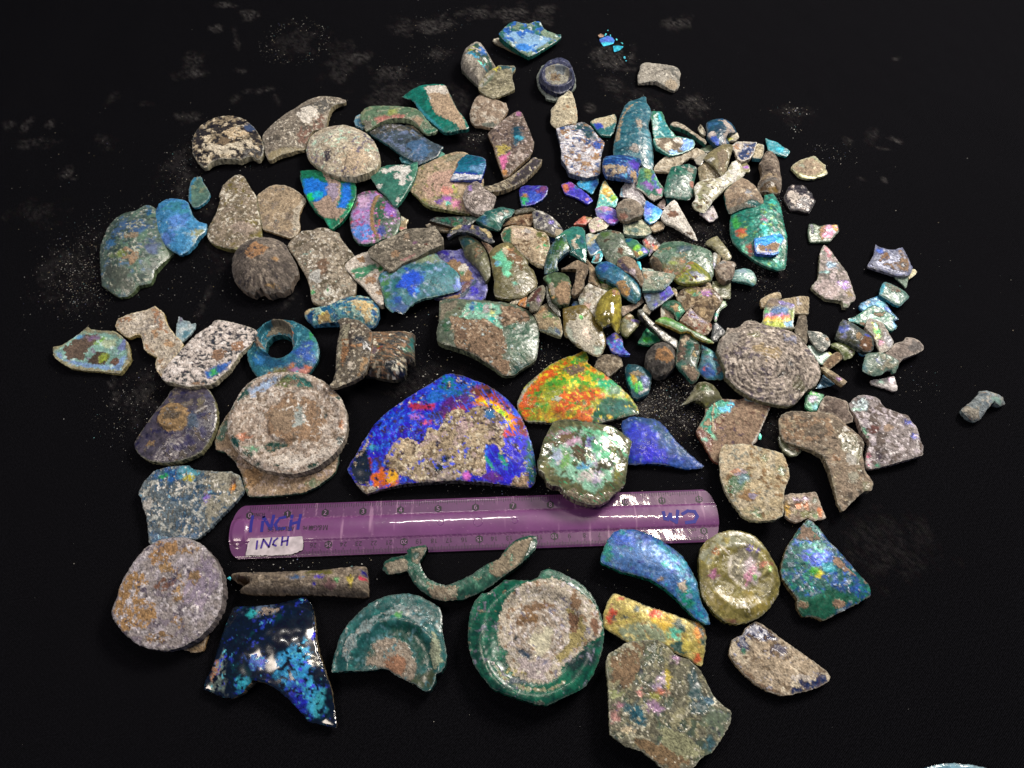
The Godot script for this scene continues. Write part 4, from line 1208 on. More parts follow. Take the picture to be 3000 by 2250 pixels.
	shard("glass_shard", "yellow to turquoise pointed iridescent shard standing left of the lilac-white shard", "glass shard", "glass shards spread on black cloth", 79.5, -178.6, "y=5.2 th=3", "i 5fb8b8 78c4b0", "-2.4,-12.3 0.1,-15 2.2,-10.2 5.8,-3.9 10,3.3 7.8,12.5 -3,11.5 -9.3,14.6 -6.5,4.4 -4.8,-5", ["p b8983c i 4 -2.4,-12.3 0.1,-15 5.8,-3.9 8.5,2.3 1.4,3.3 -4.9,-1.8", "n d8d0a0 .1 3 i", "b 8ab848 i 3 6.1,3.3 2.7,3.6", "n 3f8fa0 .25 3 i", "n 6e5a30 .33 3 c"])
	shard("glass_shard", "violet, pink and blue iridescent shard below the yellow-turquoise pointed shard", "glass shard", "glass shards spread on black cloth", 80, -154.4, "y=7.8 th=2", "i 7a68b8 6a78c0", "-10.8,-8.2 -3.7,-11.8 2.4,-9.2 6.8,-6.2 9.3,2.8 7.4,7.7 4.2,9.7 -1.1,8.7 -4.6,4.8 -9.8,1.8", ["b 90b0d0 i 6 -6.3,-6.2 4.6,5", "b c89ab0 i 6 -3.1,-8.2 4.6,3", "b 5048c8 i 5 0.8,2.8 3.8,4", "b c050c0 i 3 3.6,6.7 3,2.2", "n a888c8 .2 5 i"])
	shard("glass_shard", "pale green granular flat shard below the brown oval shard", "glass shard", "glass shards spread on black cloth", 102.5, -140.3, "y=6.5 th=3 side=8aa090", "c 7d8a6c 97a080", "-10.8,-6.6 -3.5,-7.6 6,-11.6 10,-4.6 11.9,3.2 7.4,7.1 -0.2,8 -9.1,7.1 -11.7,5.1", ["n c8c4a0 .0 3 c", "b 4f6d68 g 4 -2.7,2.2 4.5,2.9", "n 5f6f50 .2 3 c"])
	shard("glass_shard", "tan scrap peeping from under the bright azure shard", "glass shard", "glass shards spread on black cloth", 119.9, -146.2, "y=2.6 th=3", "c a08a68 b49c78", "-7.3,-2.1 -1.8,-4.1 4.6,-6.1 6.7,-0.1 5.3,2.8 -2.7,5.8 -4.8,3.8", ["n c8b898 .2 4 c"])
	shard("glass_shard", "brown and teal three-cornered shard overlapping the big green oval shard", "glass shard", "glass shards spread on black cloth", 193.5, -172, "y=9.1 th=4 dome=6 side=1f5a54", "c 8a745a 9c866a", "-15.9,-2.9 -13.2,-8 -6.9,-14.2 1,-20.5 5.1,-16.3 10.4,-10.1 13.4,-3.9 16.1,3.3 15.8,7.3 8.7,11.4 1,11.9 -7.1,14.4 -13.5,16.4 -15.1,11.4", ["p 235a58 g 4 -0.1,7.6 7.4,3.5 14.4,7.6 14.3,10.6 7.3,13.6 -0.3,13.6", "n 77695a .15 5 c", "b 8d9098 c 3 3.4,-0.5 3.1,3.1", "n b5a284 .22 4 c", "p 6d6a5c c 3 -16.1,12.6 -1.1,8.6 7.7,11.6 -0.5,15.1 -14.8,19.6"])
	shard("glass_shard", "white and lilac speckled scrap under the flared end of the clear neck", "glass shard", "glass shards spread on black cloth", 165.8, -159.8, "y=2.6 th=2", "c c0b4b8 d0c6c4", "-9.2,-1.4 -1.9,-4.4 3.6,-10.5 5.6,-2.4 6.5,2.7 2.2,6.7 -1.1,7.7 -5.7,1.7", ["n 8a70a8 .2 3 i", "n e4dcdc .25 3 c", "n 8a7868 .3 3 c"])
	shard("glass_chip", "dark teal chip below the dark green square shard", "glass chip", "small glass chips among the shards", 133.8, -175.5, "y=2.6 th=2", "g 1f5f68 2a6f78", "-3.2,-2.1 3.6,-3.6 2.3,1 -2.7,4.6", [])
	shard("glass_chip", "narrow mauve-brown chip leaning beside the bright azure shard", "glass chip", "small glass chips among the shards", 126.7, -169.8, "y=3.9 th=2", "i 7a6c70 8a7a70", "-4.6,0.6 1.5,-6.6 3.4,-3.5 1.6,4.7 -1.9,4.7", ["n a89888 .2 3 c"])
	shard("glass_shard", "bright blue small shard right of the purple shard below the patterned shard", "glass shard", "glass shards spread on black cloth", 66.3, -194.3, "y=1.3 th=2 side=1f6a58", "i 2f90c0 3f9cd0", "-10.7,-2.4 -2.4,-9.3 8.8,-8.8 8.7,-2.4 5.7,4 2.2,10.8 -3.1,6.1 -9.3,1.9", ["n 6a9a90 .2 4 c", "b 3f78d0 i 4 5.2,-1.3 3.2,5.3"])
	shard("glass_shard", "pale shell-like shard with fine stripes at left of the green granular shard", "glass shard", "glass shards spread on black cloth", 71.8, -144.8, "y=7.8 th=2", "c c9c0a0 d4ccb0", "-9.3,0.2 -4,-6.8 1.5,-8.8 5.8,-4.8 8.7,-0.8 5.3,4.1 -0.9,7 -7.1,9.9", ["l a08a78 c 75 .5 .15", "n c89ab0 .35 3 i", "n 90b098 .35 3 i"])
	shard("base_fragment", "black domed base fragment with swirls of cream crust, its lower rim bitten away", "vessel base", "vessel bases", -249.9, -236.5, "y=2.6 th=6 dome=7 side=8f8a74", "g 2a2622 3a352f", "-31.6,0.2 -32.8,-7.8 -31.9,-15.8 -29.4,-23.9 -23.9,-29.8 -17.1,-33.9 -9.9,-35.7 -3.3,-35.9 4.6,-33.9 12.1,-28.6 19.2,-21 24.5,-13.5 29.3,-4.4 31.8,2.4 32,10.2 30.1,16.3 27.9,17.4 24.1,14.1 20.9,14.1 17.3,16.9 12.9,19.3 9.4,18 4.6,18 -3.4,18 -10.3,20.2 -13.4,24.5 -16.7,26.2 -21.1,22.3 -26.4,15.8 -29.6,10.2", ["n 8d7c5c .0 5 c", "n d2c09a .12 5 c", "b c9b084 c 5 5.7,-11.3 9.8,6.8", "b 7a6444 c 4 -0.5,0.1 7.3,4.5", "p cdbfa0 c 5 -21.1,2.3 -2.9,4.6 9.3,0.1 19.9,-4.4 24.6,4.6 10,13.4 -7.7,13.4 -19.2,7.9", "n 1d1a1a .12 3.5 g", "b 3a4a6a g 4 15.8,-19.3 4.9,5.8", "n ded2b4 .3 2.5 c", "l 2a2622 g 15 .5 .42"])
	shard("rim_fragment", "large curved brown-grey bowl wall fragment with white specks, its tip pointing up and right", "bowl fragment", "bowl fragments", -188.2, -261.5, "y=2.6 th=5 dome=8 side=82795e", "c 756b5c 857a68", "-33.8,8.1 -29.9,1.1 -23.7,-7.1 -16.5,-15.4 -9.6,-20.2 -5.3,-26.2 0.6,-32.3 7,-36 13.7,-37.2 22.2,-37.2 29.9,-36.6 35.2,-34.8 35.6,-31.1 28.3,-28 23.9,-22.6 22.3,-14.2 21.9,-3.6 21,3.4 10.8,8.1 8.4,15 6.8,21.8 6,28.6 0.5,29.7 -5.5,33 -13.3,35.8 -18.4,39.2 -21.2,42.5 -24.5,41.9 -27.9,35.3 -30.5,24.1 -34,15", ["p 7c5a48 c 6 -2.7,15.5 11.3,-10 18.5,-12.4 18.5,8.7 9.1,24.6 0.7,22.4", "p 5c5a54 c 5 -3.3,-19.5 15.4,-31 35.9,-29.2 23.5,-19.5 14.6,-10 4.3,-12.4", "n 5d5548 .15 4 c", "n b5ab94 .2 2.5 c", "b d0c8b8 c 6 4.6,-10 8.3,10.6", "n cfc6b2 .26 2 c", "p 857b5c g 2 21.5,6.4 22.1,-10 24.9,-21.9 36.2,-26.1 29.1,-21.9 24.1,-14.7 23.8,-2.9 23.3,7.5", "p 857b5e g 3 -25.1,44.6 -24.9,35.8 -13,29.1 7,26.9 7.8,33.6 -11.3,40.7 -19.1,47.3"])
	shard("base_fragment", "domed cream oval base with mother-of-pearl crust and one thin dark crack", "vessel base", "vessel bases", -147.5, -225, "y=6.5 th=6 dome=12 side=a59c80", "c a99a7c b8a98c", "-30.8,-18.6 -26.8,-25.4 -20.7,-28.9 -12.8,-32.3 -3.2,-34.4 4.7,-30 14.3,-24.3 20.5,-18.6 27,-9.5 31,-0.6 33.9,9.3 34.1,16.9 31.5,23.3 24,28.6 14.9,32.3 7,31.3 -1,30.2 -9.3,26.5 -18.1,19 -25.3,12.5 -30.1,6 -32.5,-2.8 -32.3,-10.7", ["n cfc8a8 .05 6 c", "n 8a7a70 .2 5 c", "b c0a884 c 6 13.1,16.6 12.6,12.8", "n 6d6478 .24 3 c", "p b9b49c c 3 -28.2,-10.9 -18.2,-21 -0.9,-26.5 18,-15.4 8.2,-16.5 -6.3,-16.5 -19.6,-6.4 -27.3,2.4", "b 3a3040 c 3 -10.4,10.6 2.4,5.9", "n b8d8c0 .26 4 i", "r 8a8070 c 5.8,6.8 .55 .5", "n e0dac0 .33 3 c", "k 2a241c 6.5,13.3 2.6,36.2"])
	shard("glass_shard", "tall knobbly brown shard with dense white specks, pointing up between two smoother tan shards", "glass shard", "glass shards spread on black cloth", -232.7, -161.6, "y=0 th=5 dome=5 side=6d6838", "c 75674c 83755a", "-19.8,16.8 -17.3,9.8 -14.9,1.8 -14.3,-7.4 -13.9,-15.6 -16.2,-17.7 -15.6,-25 -15.5,-31.3 -11.7,-36.6 -7.2,-42.5 -3.4,-43.6 1.1,-40.9 5.5,-33.4 10.9,-25 16,-17.7 18.5,-7.4 21.6,2.8 24.7,14.8 27.3,26.5 23.8,30.4 20,35.2 15.4,39.1 7.9,39.5 0.1,38.1 -9.6,34.3 -14.9,30.4 -18.7,24.6", ["n 6a6030 .1 6 g", "n 8f7f68 .0 5 c", "n cdc4ac .16 2.6 c", "b 948270 c 5 11.3,18.3 9.1,6.8", "p 6d6a30 g 4 20.2,31 27,21.3 28.3,30 16.7,41.5 4.7,41.5", "n d8d0bc .28 1.8 c"])
	shard("glass_shard", "flat tan shard with a concave right edge beside the tall white-speckled shard", "glass shard", "glass shards spread on black cloth", -192.8, -168, "y=0 th=3 dome=2", "c 96805f a58f6c", "-25.1,-15.2 -20.4,-20.5 -16.3,-24.7 -11,-26.8 -2.9,-26 3,-23.6 10.8,-18.3 15.5,-13.1 18.1,-7.9 16.1,-2.8 14.3,4.4 14.6,12.5 16.8,20.5 15.4,27.4 10.7,32.3 2.7,29.3 -6.3,25.4 -14.4,22.4 -19.1,7.4 -22.3,-2.8", ["n 857460 .1 6 c", "n b5a284 .2 4 c", "p b0a48c c 4 8.6,3.4 16.7,-12 18.3,-5.8 14.4,6.5 16.6,22.5 12.8,28.4 9.6,16.5", "n 5f6a6a .36 3 c", "e b5a990 c .8", "n 6e5e46 .3 3 c"])
	shard("glass_shard", "vivid blue-green iridescent triangular shard with tan bare patches under the cracked oval base", "glass shard", "glass shards spread on black cloth", -155.8, -180.2, "y=2.6 th=4 dome=4 side=135a44", "i 15684c 1a7858", "-27.8,-27.8 -23.4,-28.2 -14.6,-27.8 -8,-26.2 1.6,-19.8 9.6,-18.7 17.5,-19.8 20.7,-15.5 22.9,-8.1 23.7,2.3 22.2,11.6 20.6,18.7 14.8,29.7 7.3,37.6 4.8,35.7 1.9,30.7 -1,25.8 -8.8,18.7 -14.6,9.6 -19.7,0.3 -23.4,-10.2 -26.3,-18.7", ["p a08670 c 3 -7.1,-23.3 1.6,-16.4 9.1,-13.2 11,4.6 9.2,15.8 17.1,17.8 11.3,27.9 5,26.9 -2.9,24.9 -12.3,10.7 -6.4,8.7 -0.1,2.5 -0.8,-10", "p 8d7d98 c 4 -5.5,-10 7,-11.1 10,2.5 5.4,9.7 -0.1,2.5", "p 1f74d8 i 5 -24,-18.5 -12.6,-16.4 -1.7,-11.1 -0.9,2.5 -4.8,8.7 -12.6,8.7 -19.9,0.4", "b 20c860 i 5 -14,3.5 3.9,4.1", "b 1fb0d0 i 5 -8.7,2.5 3.9,4.1", "p 1f70d8 i 3 10.9,-11.1 17,-13.2 20.4,4.6 16.2,16.8 9.2,15.8 12.6,4.6", "b 28d070 i 4 21.4,14.8 1.9,4", "b 9a7c60 c 3 17.5,28.8 4.6,3", "b 34b890 i 4 2.8,33.8 2.3,3.9"])
	shard("glass_shard", "clear greenish curved rim scrap standing at upper left of the brown speckled shards", "glass shard", "glass shards spread on black cloth", -268, -185.4, "y=1.3 th=3 side=3f7f96", "g 46655c 567468", "-6.4,9.6 -8.5,-2.9 -8.8,-10.3 -7.5,-15.7 -3.9,-17.6 -0.1,-16.7 0.5,-13.5 5.5,-6.1 10.8,1.8 10.5,7.6 7,13.8 3.7,16.8 -0.9,17.3 -1.8,15.8", ["p 2f6f90 g 2 -6.4,9.6 -9,-9.2 -6.1,-16.7 -0.5,-16.7 -5.9,-11.4 -6.7,-1.8 -2.1,15.8", "n 7a8468 .15 6 g", "n 5a7a6a .2 4 g"])
	shard("rim_fragment", "translucent sky-blue curved rim with a flaring right lip, far left of the heap", "rim fragment", "rim fragments", -273.5, -148.8, "y=5.2 th=3 dome=8 side=3f7fa0", "i 3f86b8 4f93c0", "-23.8,-7.2 -24.7,-14.3 -23.9,-21.4 -18.6,-25.5 -14,-26 -7.6,-25 -1.8,-23.4 1.9,-20.4 5.3,-13.3 9.2,-5.2 14.6,0.7 21.3,1.7 22.5,6.6 22.1,11.5 18.1,18.2 17,24 12.5,31.6 6.4,34.5 -3.9,27.9 -13.6,18.3 -19.2,6.6", ["p 3a7f94 g 5 -21.7,-13 -11,-20.6 3.6,-17 10.3,-3 -0.4,-7 -13.5,-11", "b 5f90d8 i 8 -1.4,2.9 9.1,7.8", "b 7aa8e0 i 4 0,9.8 6,2.1", "p 7d8464 g 4 11.2,12.7 24,6.8 25.1,14.6 17.3,28", "n 8fb8d0 .25 4 i", "b 5f88d0 i 6 -7.1,18.5 6.7,5.7", "n 3f78b0 .2 5 i"])
	shard("rim_fragment", "long curved green rim band with a rosy sheen, under the green and tan shard", "rim fragment", "rim fragments", -105, -263.5, "y=7.8 th=4 dome=5 side=7a8a6a", "g 4f6a50 5f7a60", "-31.4,-3.9 -30.3,-9.8 -26.6,-15.2 -20.9,-17 -11.7,-17.2 -2.5,-16.4 9.3,-15.2 17.8,-14 23.1,-8.6 28.6,0.8 33.9,7.7 39.8,11.2 36.7,14.6 30.3,16.4 26,13.5 20.7,6.6 13.8,1.3 5.4,-0.4 -2.9,0.2 -11,2.5 -18.1,6.6 -22.6,10.6 -24.6,11.8 -26.5,8.9 -26.2,3.1 -30,1.9", ["n 7d8468 .1 6 g", "p b0766c i 6 -16.6,-0.6 -1.1,-4.1 8.9,-1.7 6,2.9 -8.7,5.2 -16,6.4", "n 8f9478 .2 4 c", "b 8f9a5a i 5 -1.3,-6.4 5,2.9", "p 7d7a68 c 4 -30.2,-0.6 -22.1,1.8 -17.3,9.9 -23.8,15 -26.4,8.7", "p 2f6a50 g 5 26.2,11 34.4,11 40.3,14.5 30.7,19.6", "b a08868 c 5 20.9,4.1 4.9,4.6"])
	shard("glass_shard", "crumpled bluish scrap left of the long curved green rim band", "glass shard", "glass shards spread on black cloth", -137.4, -267.4, "y=3.9 th=3", "g 4f7f98 6f98a8", "-5.2,0.4 -4.3,-6.7 -0.7,-9.3 0.8,-6.7 0.5,-0.7 4.2,2.8 4.9,6.3 3.5,8.6 -3.5,5.1", ["n a8b8b0 .1 3 c"])


func pieces_b() -> void:
	shard("glass_shard", "dark slate-blue long shard with mottled silver crust under the green rim band", "glass shard", "glass shards spread on black cloth", -92.8, -242, "y=3.9 th=3 dome=4 side=2f5a64", "g 35434d 44525c", "-37.7,-14.4 -32.9,-16.8 -27.5,-21.4 -19.4,-24.9 -10.9,-22.6 -3.2,-20.3 4.6,-15.6 13.3,-7.5 15.1,-5.2 23.7,1.6 32.4,5.6 29.9,11.8 27.7,18.5 23,21.8 16.7,25.1 12,27.3 5.3,22.9 -4.9,15.7 -13.7,6.7 -22.4,-0.6 -31.2,-7.5", ["p 4a4a3e c 4 -36.1,-10.7 -18.9,-22.3 -1.9,-17.6 13.7,-4.9 3.7,-7.2 -9.8,-11.8 -24.3,-7.2", "n 7f8088 .12 4 c", "p 3f5f80 g 6 -0.5,4.2 13.8,-2.6 21.2,13.1 16.9,24.2 3.8,19.8", "n 6a7a9a .16 3.5 i", "n 93909a .25 2.5 c", "n 2a3034 .2 4 g", "l 55646a g 150 .4 .45"])
	shard("glass_shard", "translucent pale green strip behind the middle of the green rim band", "glass shard", "glass shards spread on black cloth", -89.8, -259.8, "y=2.6 th=2", "c 8a8a70 9a9478", "-6.9,-9.1 -0.9,-7.3 4.5,-0.3 10,7.8 3.4,8.4 -3.6,3.2 -6.5,-2.6", ["n b09a80 .2 4 c"])
	shard("glass_shard", "teal scrap jutting out under the lower end of the dark slate-blue long shard", "glass shard", "glass shards spread on black cloth", -82, -222.1, "y=1.3 th=3", "g 1d5660 2c6a72", "-17.2,-3 -15.4,-6.4 -7.9,-5.3 0.7,2.5 10.2,-0.8 16.6,-3 18.3,-1.9 13.6,1.4 5.7,5.2 -0.8,5.2 -9,4.1 -14.8,1.9", ["n 6fa0a8 .25 3 i", "b 3f70b8 i 4 8.7,1.4 4.9,2.2"])
	shard("glass_shard", "pale green translucent tab right of the dark slate-blue long shard", "glass shard", "glass shards spread on black cloth", -61.3, -226.6, "y=2.6 th=2", "g 4f8a78 5f9a88", "-4.2,-0.5 -2,-6.6 1.4,-3.8 3.6,1.2 3.4,5.7 -2.3,4", [])
	shard("glass_shard", "green three-cornered shard with white frosting across its top, below the cracked oval base", "glass shard", "glass shards spread on black cloth", -99.2, -193.4, "y=7.8 th=3 dome=3 side=3a7a68", "g 2f6658 3c7464", "-24,-7.8 -20.4,-12 -15.9,-15.3 -8.1,-17.5 1.6,-16.4 11.2,-16.4 14.1,-19.6 17.7,-20.2 18.5,-14.2 17.4,-5.6 15.6,3.9 11.5,13.3 7.5,23.6 3.4,30.7 -0.2,28.7 -6,19.5 -10.3,14.3 -14.5,10.2 -19.3,0.7", ["p c4c4bc c 7 -15.4,-12.4 0.4,-14.4 13.1,-13.5 12.2,-3.9 6.8,9.8 1.7,4.6 -2,-3.9 -11,-7.1", "n 2f6a5a .12 4 g", "b c0c4bc c 4 -13.6,8.2 3.9,2.3", "b d0d0c8 c 4 14,0.4 2.4,2.6", "b c8c8c0 c 4 4,25.2 1.5,3.5", "n d8d8d0 .28 2.5 c", "p 4f8a70 g 2 14.5,-16.7 18.3,-17.8 17.7,-3.9 15.1,5.6 13.7,-3.9"])
	shard("glass_shard", "large oval peach-tan shard with opal lower edge, beneath the blue and white shard", "glass shard", "glass shards spread on black cloth", -57, -190.3, "y=3.9 th=4 dome=6 side=7a7c50", "c a08862 ad9674", "-29.7,6.4 -27.1,-3 -25.2,-18 -23.4,-21.3 -14,-25.7 -3.1,-33.4 8,-38.9 17,-38.4 24.5,-28.9 32.2,-7.3 33.1,0.1 26.3,13.7 24.4,30 19.8,31.8 11.3,30.5 -0.4,28 -9.8,26 -17,21.9 -21.2,15.8 -25.5,10.6", ["n 7c7a50 .1 6 c", "p b8917a c 8 -20,4.6 -12.8,-8.1 4.4,-14.5 12.9,2.5 3.9,15 -11.6,15", "n 5c5a38 .24 2.5 c", "n c8a888 .2 4 c", "b c8887c i 5 2.2,9.8 4.7,4.1", "b 9a58b0 i 4 2.5,18 3.9,3.1", "b 58b0a0 i 3 3.5,22.1 2.7,2", "b c07898 i 5 10.4,23.1 4.6,4.1", "b 7a5aa8 i 3 -4.3,21.1 3.1,2", "p 5f6a40 g 4 -19.2,17 -11.1,24.2 -0.2,27.2 13.8,30.2 20,34.7 0,31.2 -15.7,25.7", "n a8a060 .3 4 i", "b 8fb040 i 3 7.5,6.2 1.1,1.5", "p 8a8468 c 4 -0.2,-28.6 10,-35.2 17.3,-34.1 8.7,-26.4 -0.8,-23.1"])
	shard("glass_shard", "deep blue shard banded with teal above and white below, lying on the peach-tan oval", "glass shard", "glass shards spread on black cloth", -36.9, -202.3, "y=11.7 th=3 side=2840a0", "i 1f6a88 2a7a98", "-15.7,13.4 -13.6,7.1 -9.3,-4.6 -10.2,-8.4 -7.2,-13.3 -2.5,-17.9 3.9,-16 12,-12.8 14.4,-9 14.5,-1.4 12.7,6 11.3,15 3.9,14.5 -4,13.4 -10.2,13.9", ["p 156078 i 4 -10.2,-9 -2.5,-17.9 12.8,-12.2 13.7,-4.6 1.9,-0.3 -7.7,-3.6", "p 6a98c0 i 5 1.9,-1.4 14.5,-4.6 12.3,7.1 3.6,3.9", "p 2a40a8 i 3 -13.7,3.9 0.5,5 7.6,7.1 5.4,11.3 -8.8,8.2", "p d0d4e0 c 3 -15.7,13.4 -13.6,6 -5.8,6.6 3.7,9.2 12,9.2 11.3,15 -4,13.6", "l 2f4878 i 170 .3 .35"])
	shard("base_fragment", "small round purple-grey coil disc with spiral ridges, right of the opal oval shard", "vessel base", "vessel bases", -27.2, -170.4, "y=9.1 th=5 dome=3", "c 8f8278 a0928a", "-13.8,1.5 -12.5,-5.6 -9.6,-11.8 -5.8,-16 -1.9,-17 2.1,-11.8 5.3,-7.7 9.9,-5.6 14,-2 13.1,3.6 10.9,11.6 6.4,16.6 -0.4,18.1 -6.5,15.6 -11.3,10.6", ["r 4f4540 c 0.2,5.2 .75 .15", "n b8aaa4 .15 4 c", "n 4a3f3c .3 2.2 c", "b 8d70b0 i 3 -7.8,-8.1 1.7,4.1", "n c8bab0 .3 3 c"])
	shard("handle_fragment", "thin curved grooved handle piece, dark on its outer side, sweeping right of the coil disc", "handle", "handle fragments", 5.3, -202.2, "y=2.6 th=5 dome=4", "c 8d7f62 9d8f72", "-30.8,12.8 -22.9,12.2 -15,9.6 -7.1,5.3 -0.8,-1.1 4.1,-7.6 8.9,-14.1 12.2,-19.6 15.5,-20.7 17.8,-17.9 21.2,-17.4 20.2,-13 16.1,-6.5 11.2,0 4.7,7.5 -2.4,12.8 -10.3,17.5 -18.1,20.1 -24.4,20.1", ["p 302a34 c 3 -0.8,2.3 8.8,-10.6 15.4,-18.3 21.1,-15 11.9,-0.9 3.9,6.6 -8.7,15", "n c8bc98 .15 3 c", "l 3d3630 c 40 .6 .15", "n 6a6078 .3 3 i"])
	shard("glass_shard", "diamond-shaped brown pitted shard with a yellow and magenta flash, standing alone near the top", "glass shard", "glass shards spread on black cloth", -0.6, -240.3, "y=3.9 th=4 dome=5 side=7d6a50", "c 6b584a 7a665a", "-21.1,-11.6 -17.9,-16.2 -12.1,-22.1 -5.5,-29.1 1.2,-36.2 6.7,-41.6 10,-37.4 12.9,-25.6 16.1,-15.1 18.8,-4.7 20.4,-0.2 19.1,8.8 15.7,17.7 10,24.3 3.6,32 -2.8,40.6 -6.8,40.6 -8,36.3 -10.9,26.5 -14.2,14.4 -16,3.2 -19.3,-4.7", ["n a8988c .12 4 c", "n 4a3c34 .1 3.5 c", "n c0aea8 .24 2.2 c", "b 123c4c g 5 5.3,-6.1 4.9,11.3", "b 3a98b0 i 3 7.7,-2.7 4.1,2.5", "p c0b060 i 5 -12.6,6.4 -4.5,6.4 -1.2,9.7 -7.7,17.5 -11.7,17.5", "p c86a98 i 4 -10.9,19.7 -2,15.3 -5.2,32.8 -7.6,33.8", "b a06a90 i 3 6.6,-35.8 2.5,3.6", "b c89058 i 4 -6,37.1 2.4,4.3", "p 8d7558 c 3 -19.3,-8.4 -15.1,4.1 -6.7,42.4 -9.2,34.9 -15.9,7.5", "n 2a2430 .28 2.5 g"])
	shard("glass_shard", "indigo shard shading to green at its lower left, alone right of the grooved handle", "glass shard", "glass shards spread on black cloth", 17, -184, "y=0 th=3 side=24407a", "i 2a2a98 333098", "-11,-4.5 -9.4,-8.2 -5.8,-10 1.8,-9.8 12.2,-9.8 14.1,-6.6 12.7,0.7 8.7,5.9 1.5,11.1 -5.6,13.2 -9.1,13.2 -10.2,4.9", ["b 2f50b8 i 6 1.6,2.8 6.3,6.2", "b 6a3868 i 6 8.9,-4.5 4.8,4.2", "b 1f9a50 i 4 -6.7,5.9 3.1,5.2", "b b08040 i 3 -5.9,1.8 2.1,2.3", "l 6a90c0 g 150 .4 .5"])
	shard("glass_shard", "purple opalescent curved shard with a tan ridge across it, below the green three-cornered shard", "glass shard", "glass shards spread on black cloth", -113.7, -153.7, "y=3.9 th=4 dome=5 side=3f6a58", "i 4a5f50 5a6a58", "-20.8,1.4 -20.2,-7.6 -18,-16.7 -17.3,-25 -12.2,-29.1 -2.1,-30.7 2.1,-27 6.4,-22.9 12.1,-18.8 17.3,-11.6 20.2,-4.6 21.4,2.4 20.6,12.3 18.7,18.2 12.2,22 7.8,22.9 3.6,26.8 -5.4,27.8 -11.5,26.8 -15.8,21.1 -19,12.3", ["p a08cc0 i 5 -19.5,-5.9 -6.7,-25.3 -0.5,-26.3 -3,-9.9 -2.4,5 1.2,19.7 -3.3,28.3 -10.8,28.3 -17.5,13.9", "n 5a4a60 .2 3 g", "b 5f90e0 i 8 -9,15.8 7.6,7.7", "b c8a8c8 i 5 -10.5,-16 5.4,7.1", "p 2f5a40 g 5 -0.3,-15 4.8,-18.1 8.6,0.1 7.1,10 1.3,4.1", "p 8a60b0 i 5 8.1,-16 18,-7.9 18.6,0.1 12.6,2.1 8.2,-4.9", "n b868a8 .2 3 i", "n d0b0d8 .26 2.5 i", "n c05060 .36 2.5 i", "p 94703c c 2 -1,-23.2 2.4,-24.3 0.4,-16 -0.9,-7.9 -0.8,2.1 1.4,13.9 6,23.6 3.8,23.6 -1.6,13.9 -3.7,3.1 -3.7,-9.9", "b 3a4898 i 3 6.9,15.8 3,4.8", "b 8fb890 i 4 23.6,7 1.5,3.9"])
	shard("glass_chip", "small pale yellow and pink chip against the right side of the purple opalescent base quarter", "glass chip", "small glass chips among the shards", -90.4, -150.4, "y=1.3 th=3", "i a89878 b0a080", "-2.9,-9.1 1.2,-6 4,-4.5 2.4,1 3.4,4.9 -1.7,7.9 -4.1,6.9 -2.3,-1", ["b d0ccb0 c 3 -1.1,-5 1.9,3", "b b86a68 i 4 -0.4,5.4 2.7,1.8"])
	shard("glass_shard", "thick shard patterned in white, ochre and cobalt swirls like a mosaic near the top", "glass shard", "glass shards spread on black cloth", 61.2, -233.5, "y=2.6 th=6 side=4a5468", "c a9a5ac b8b4ba", "-21.9,-24.3 -16.5,-25.8 -6.4,-28.4 -1.3,-30.5 3,-31.2 7.7,-27.5 10.8,-23.5 14.8,-14.2 17.9,-9.7 20.7,-5.1 18.8,1.6 17.5,6.6 16.2,12.7 15.6,20.4 14.8,31.2 11.9,33.3 2.2,36 -4.1,33.9 -11.9,30.7 -15.1,20.4 -18.5,14.4 -17.9,6.1 -18.5,-0.6 -19.1,-8.5 -20.6,-17.7", ["n a07a50 .06 5 c", "n 38507f .1 4 g", "n dcdce4 .12 4.5 c", "p 27484f g 8 -6.5,-27 3.6,-30.5 10.7,-21.7 11.8,-11.4 4.3,-8 0.6,-18.8 -6,-18.8", "n c8ccd4 .2 3 c", "p 2f4fa0 g 5 9,-4 16.6,-8.5 20,-5.1 17.2,2.7 13.5,2.7", "n a87a4c .24 3 c", "b d0d4d8 c 4 -12.7,-14.2 4.5,6.3", "b a5744a c 3 -12.4,-12.2 1.8,1.7", "p 9c7650 c 4 -17.5,-18.8 -11.6,-22.9 -5.8,-21.7 -11.7,-19.4 -16.8,-13.7", "l 2c4078 g 10 .35 .45"])
	shard("glass_shard", "flat turquoise blade-shaped shard right of the cream block chip", "glass shard", "glass shards spread on black cloth", 236.4, -238.1, "y=0 th=2.5 side=2a8a8c", "g 257f8c 318d98", "-9.1,-13.1 -4.6,-10.4 0.8,-8.1 4.8,-2.4 8.5,0.4 10.2,3.3 8.6,6.6 6.2,9.8 2.2,8.3 -3.2,6.1 -6.9,3.8 -8.7,2.1 -8.9,-6.4", ["b 35b0cc i 3 1.7,1.6 4.1,2.8", "b 7fb0b8 c 3 6.9,2.1 2.5,2.3", "b 3fb0d0 i 2 -4.4,-6.4 1.7,1.1", "n 3f98a8 .2 4 g"])
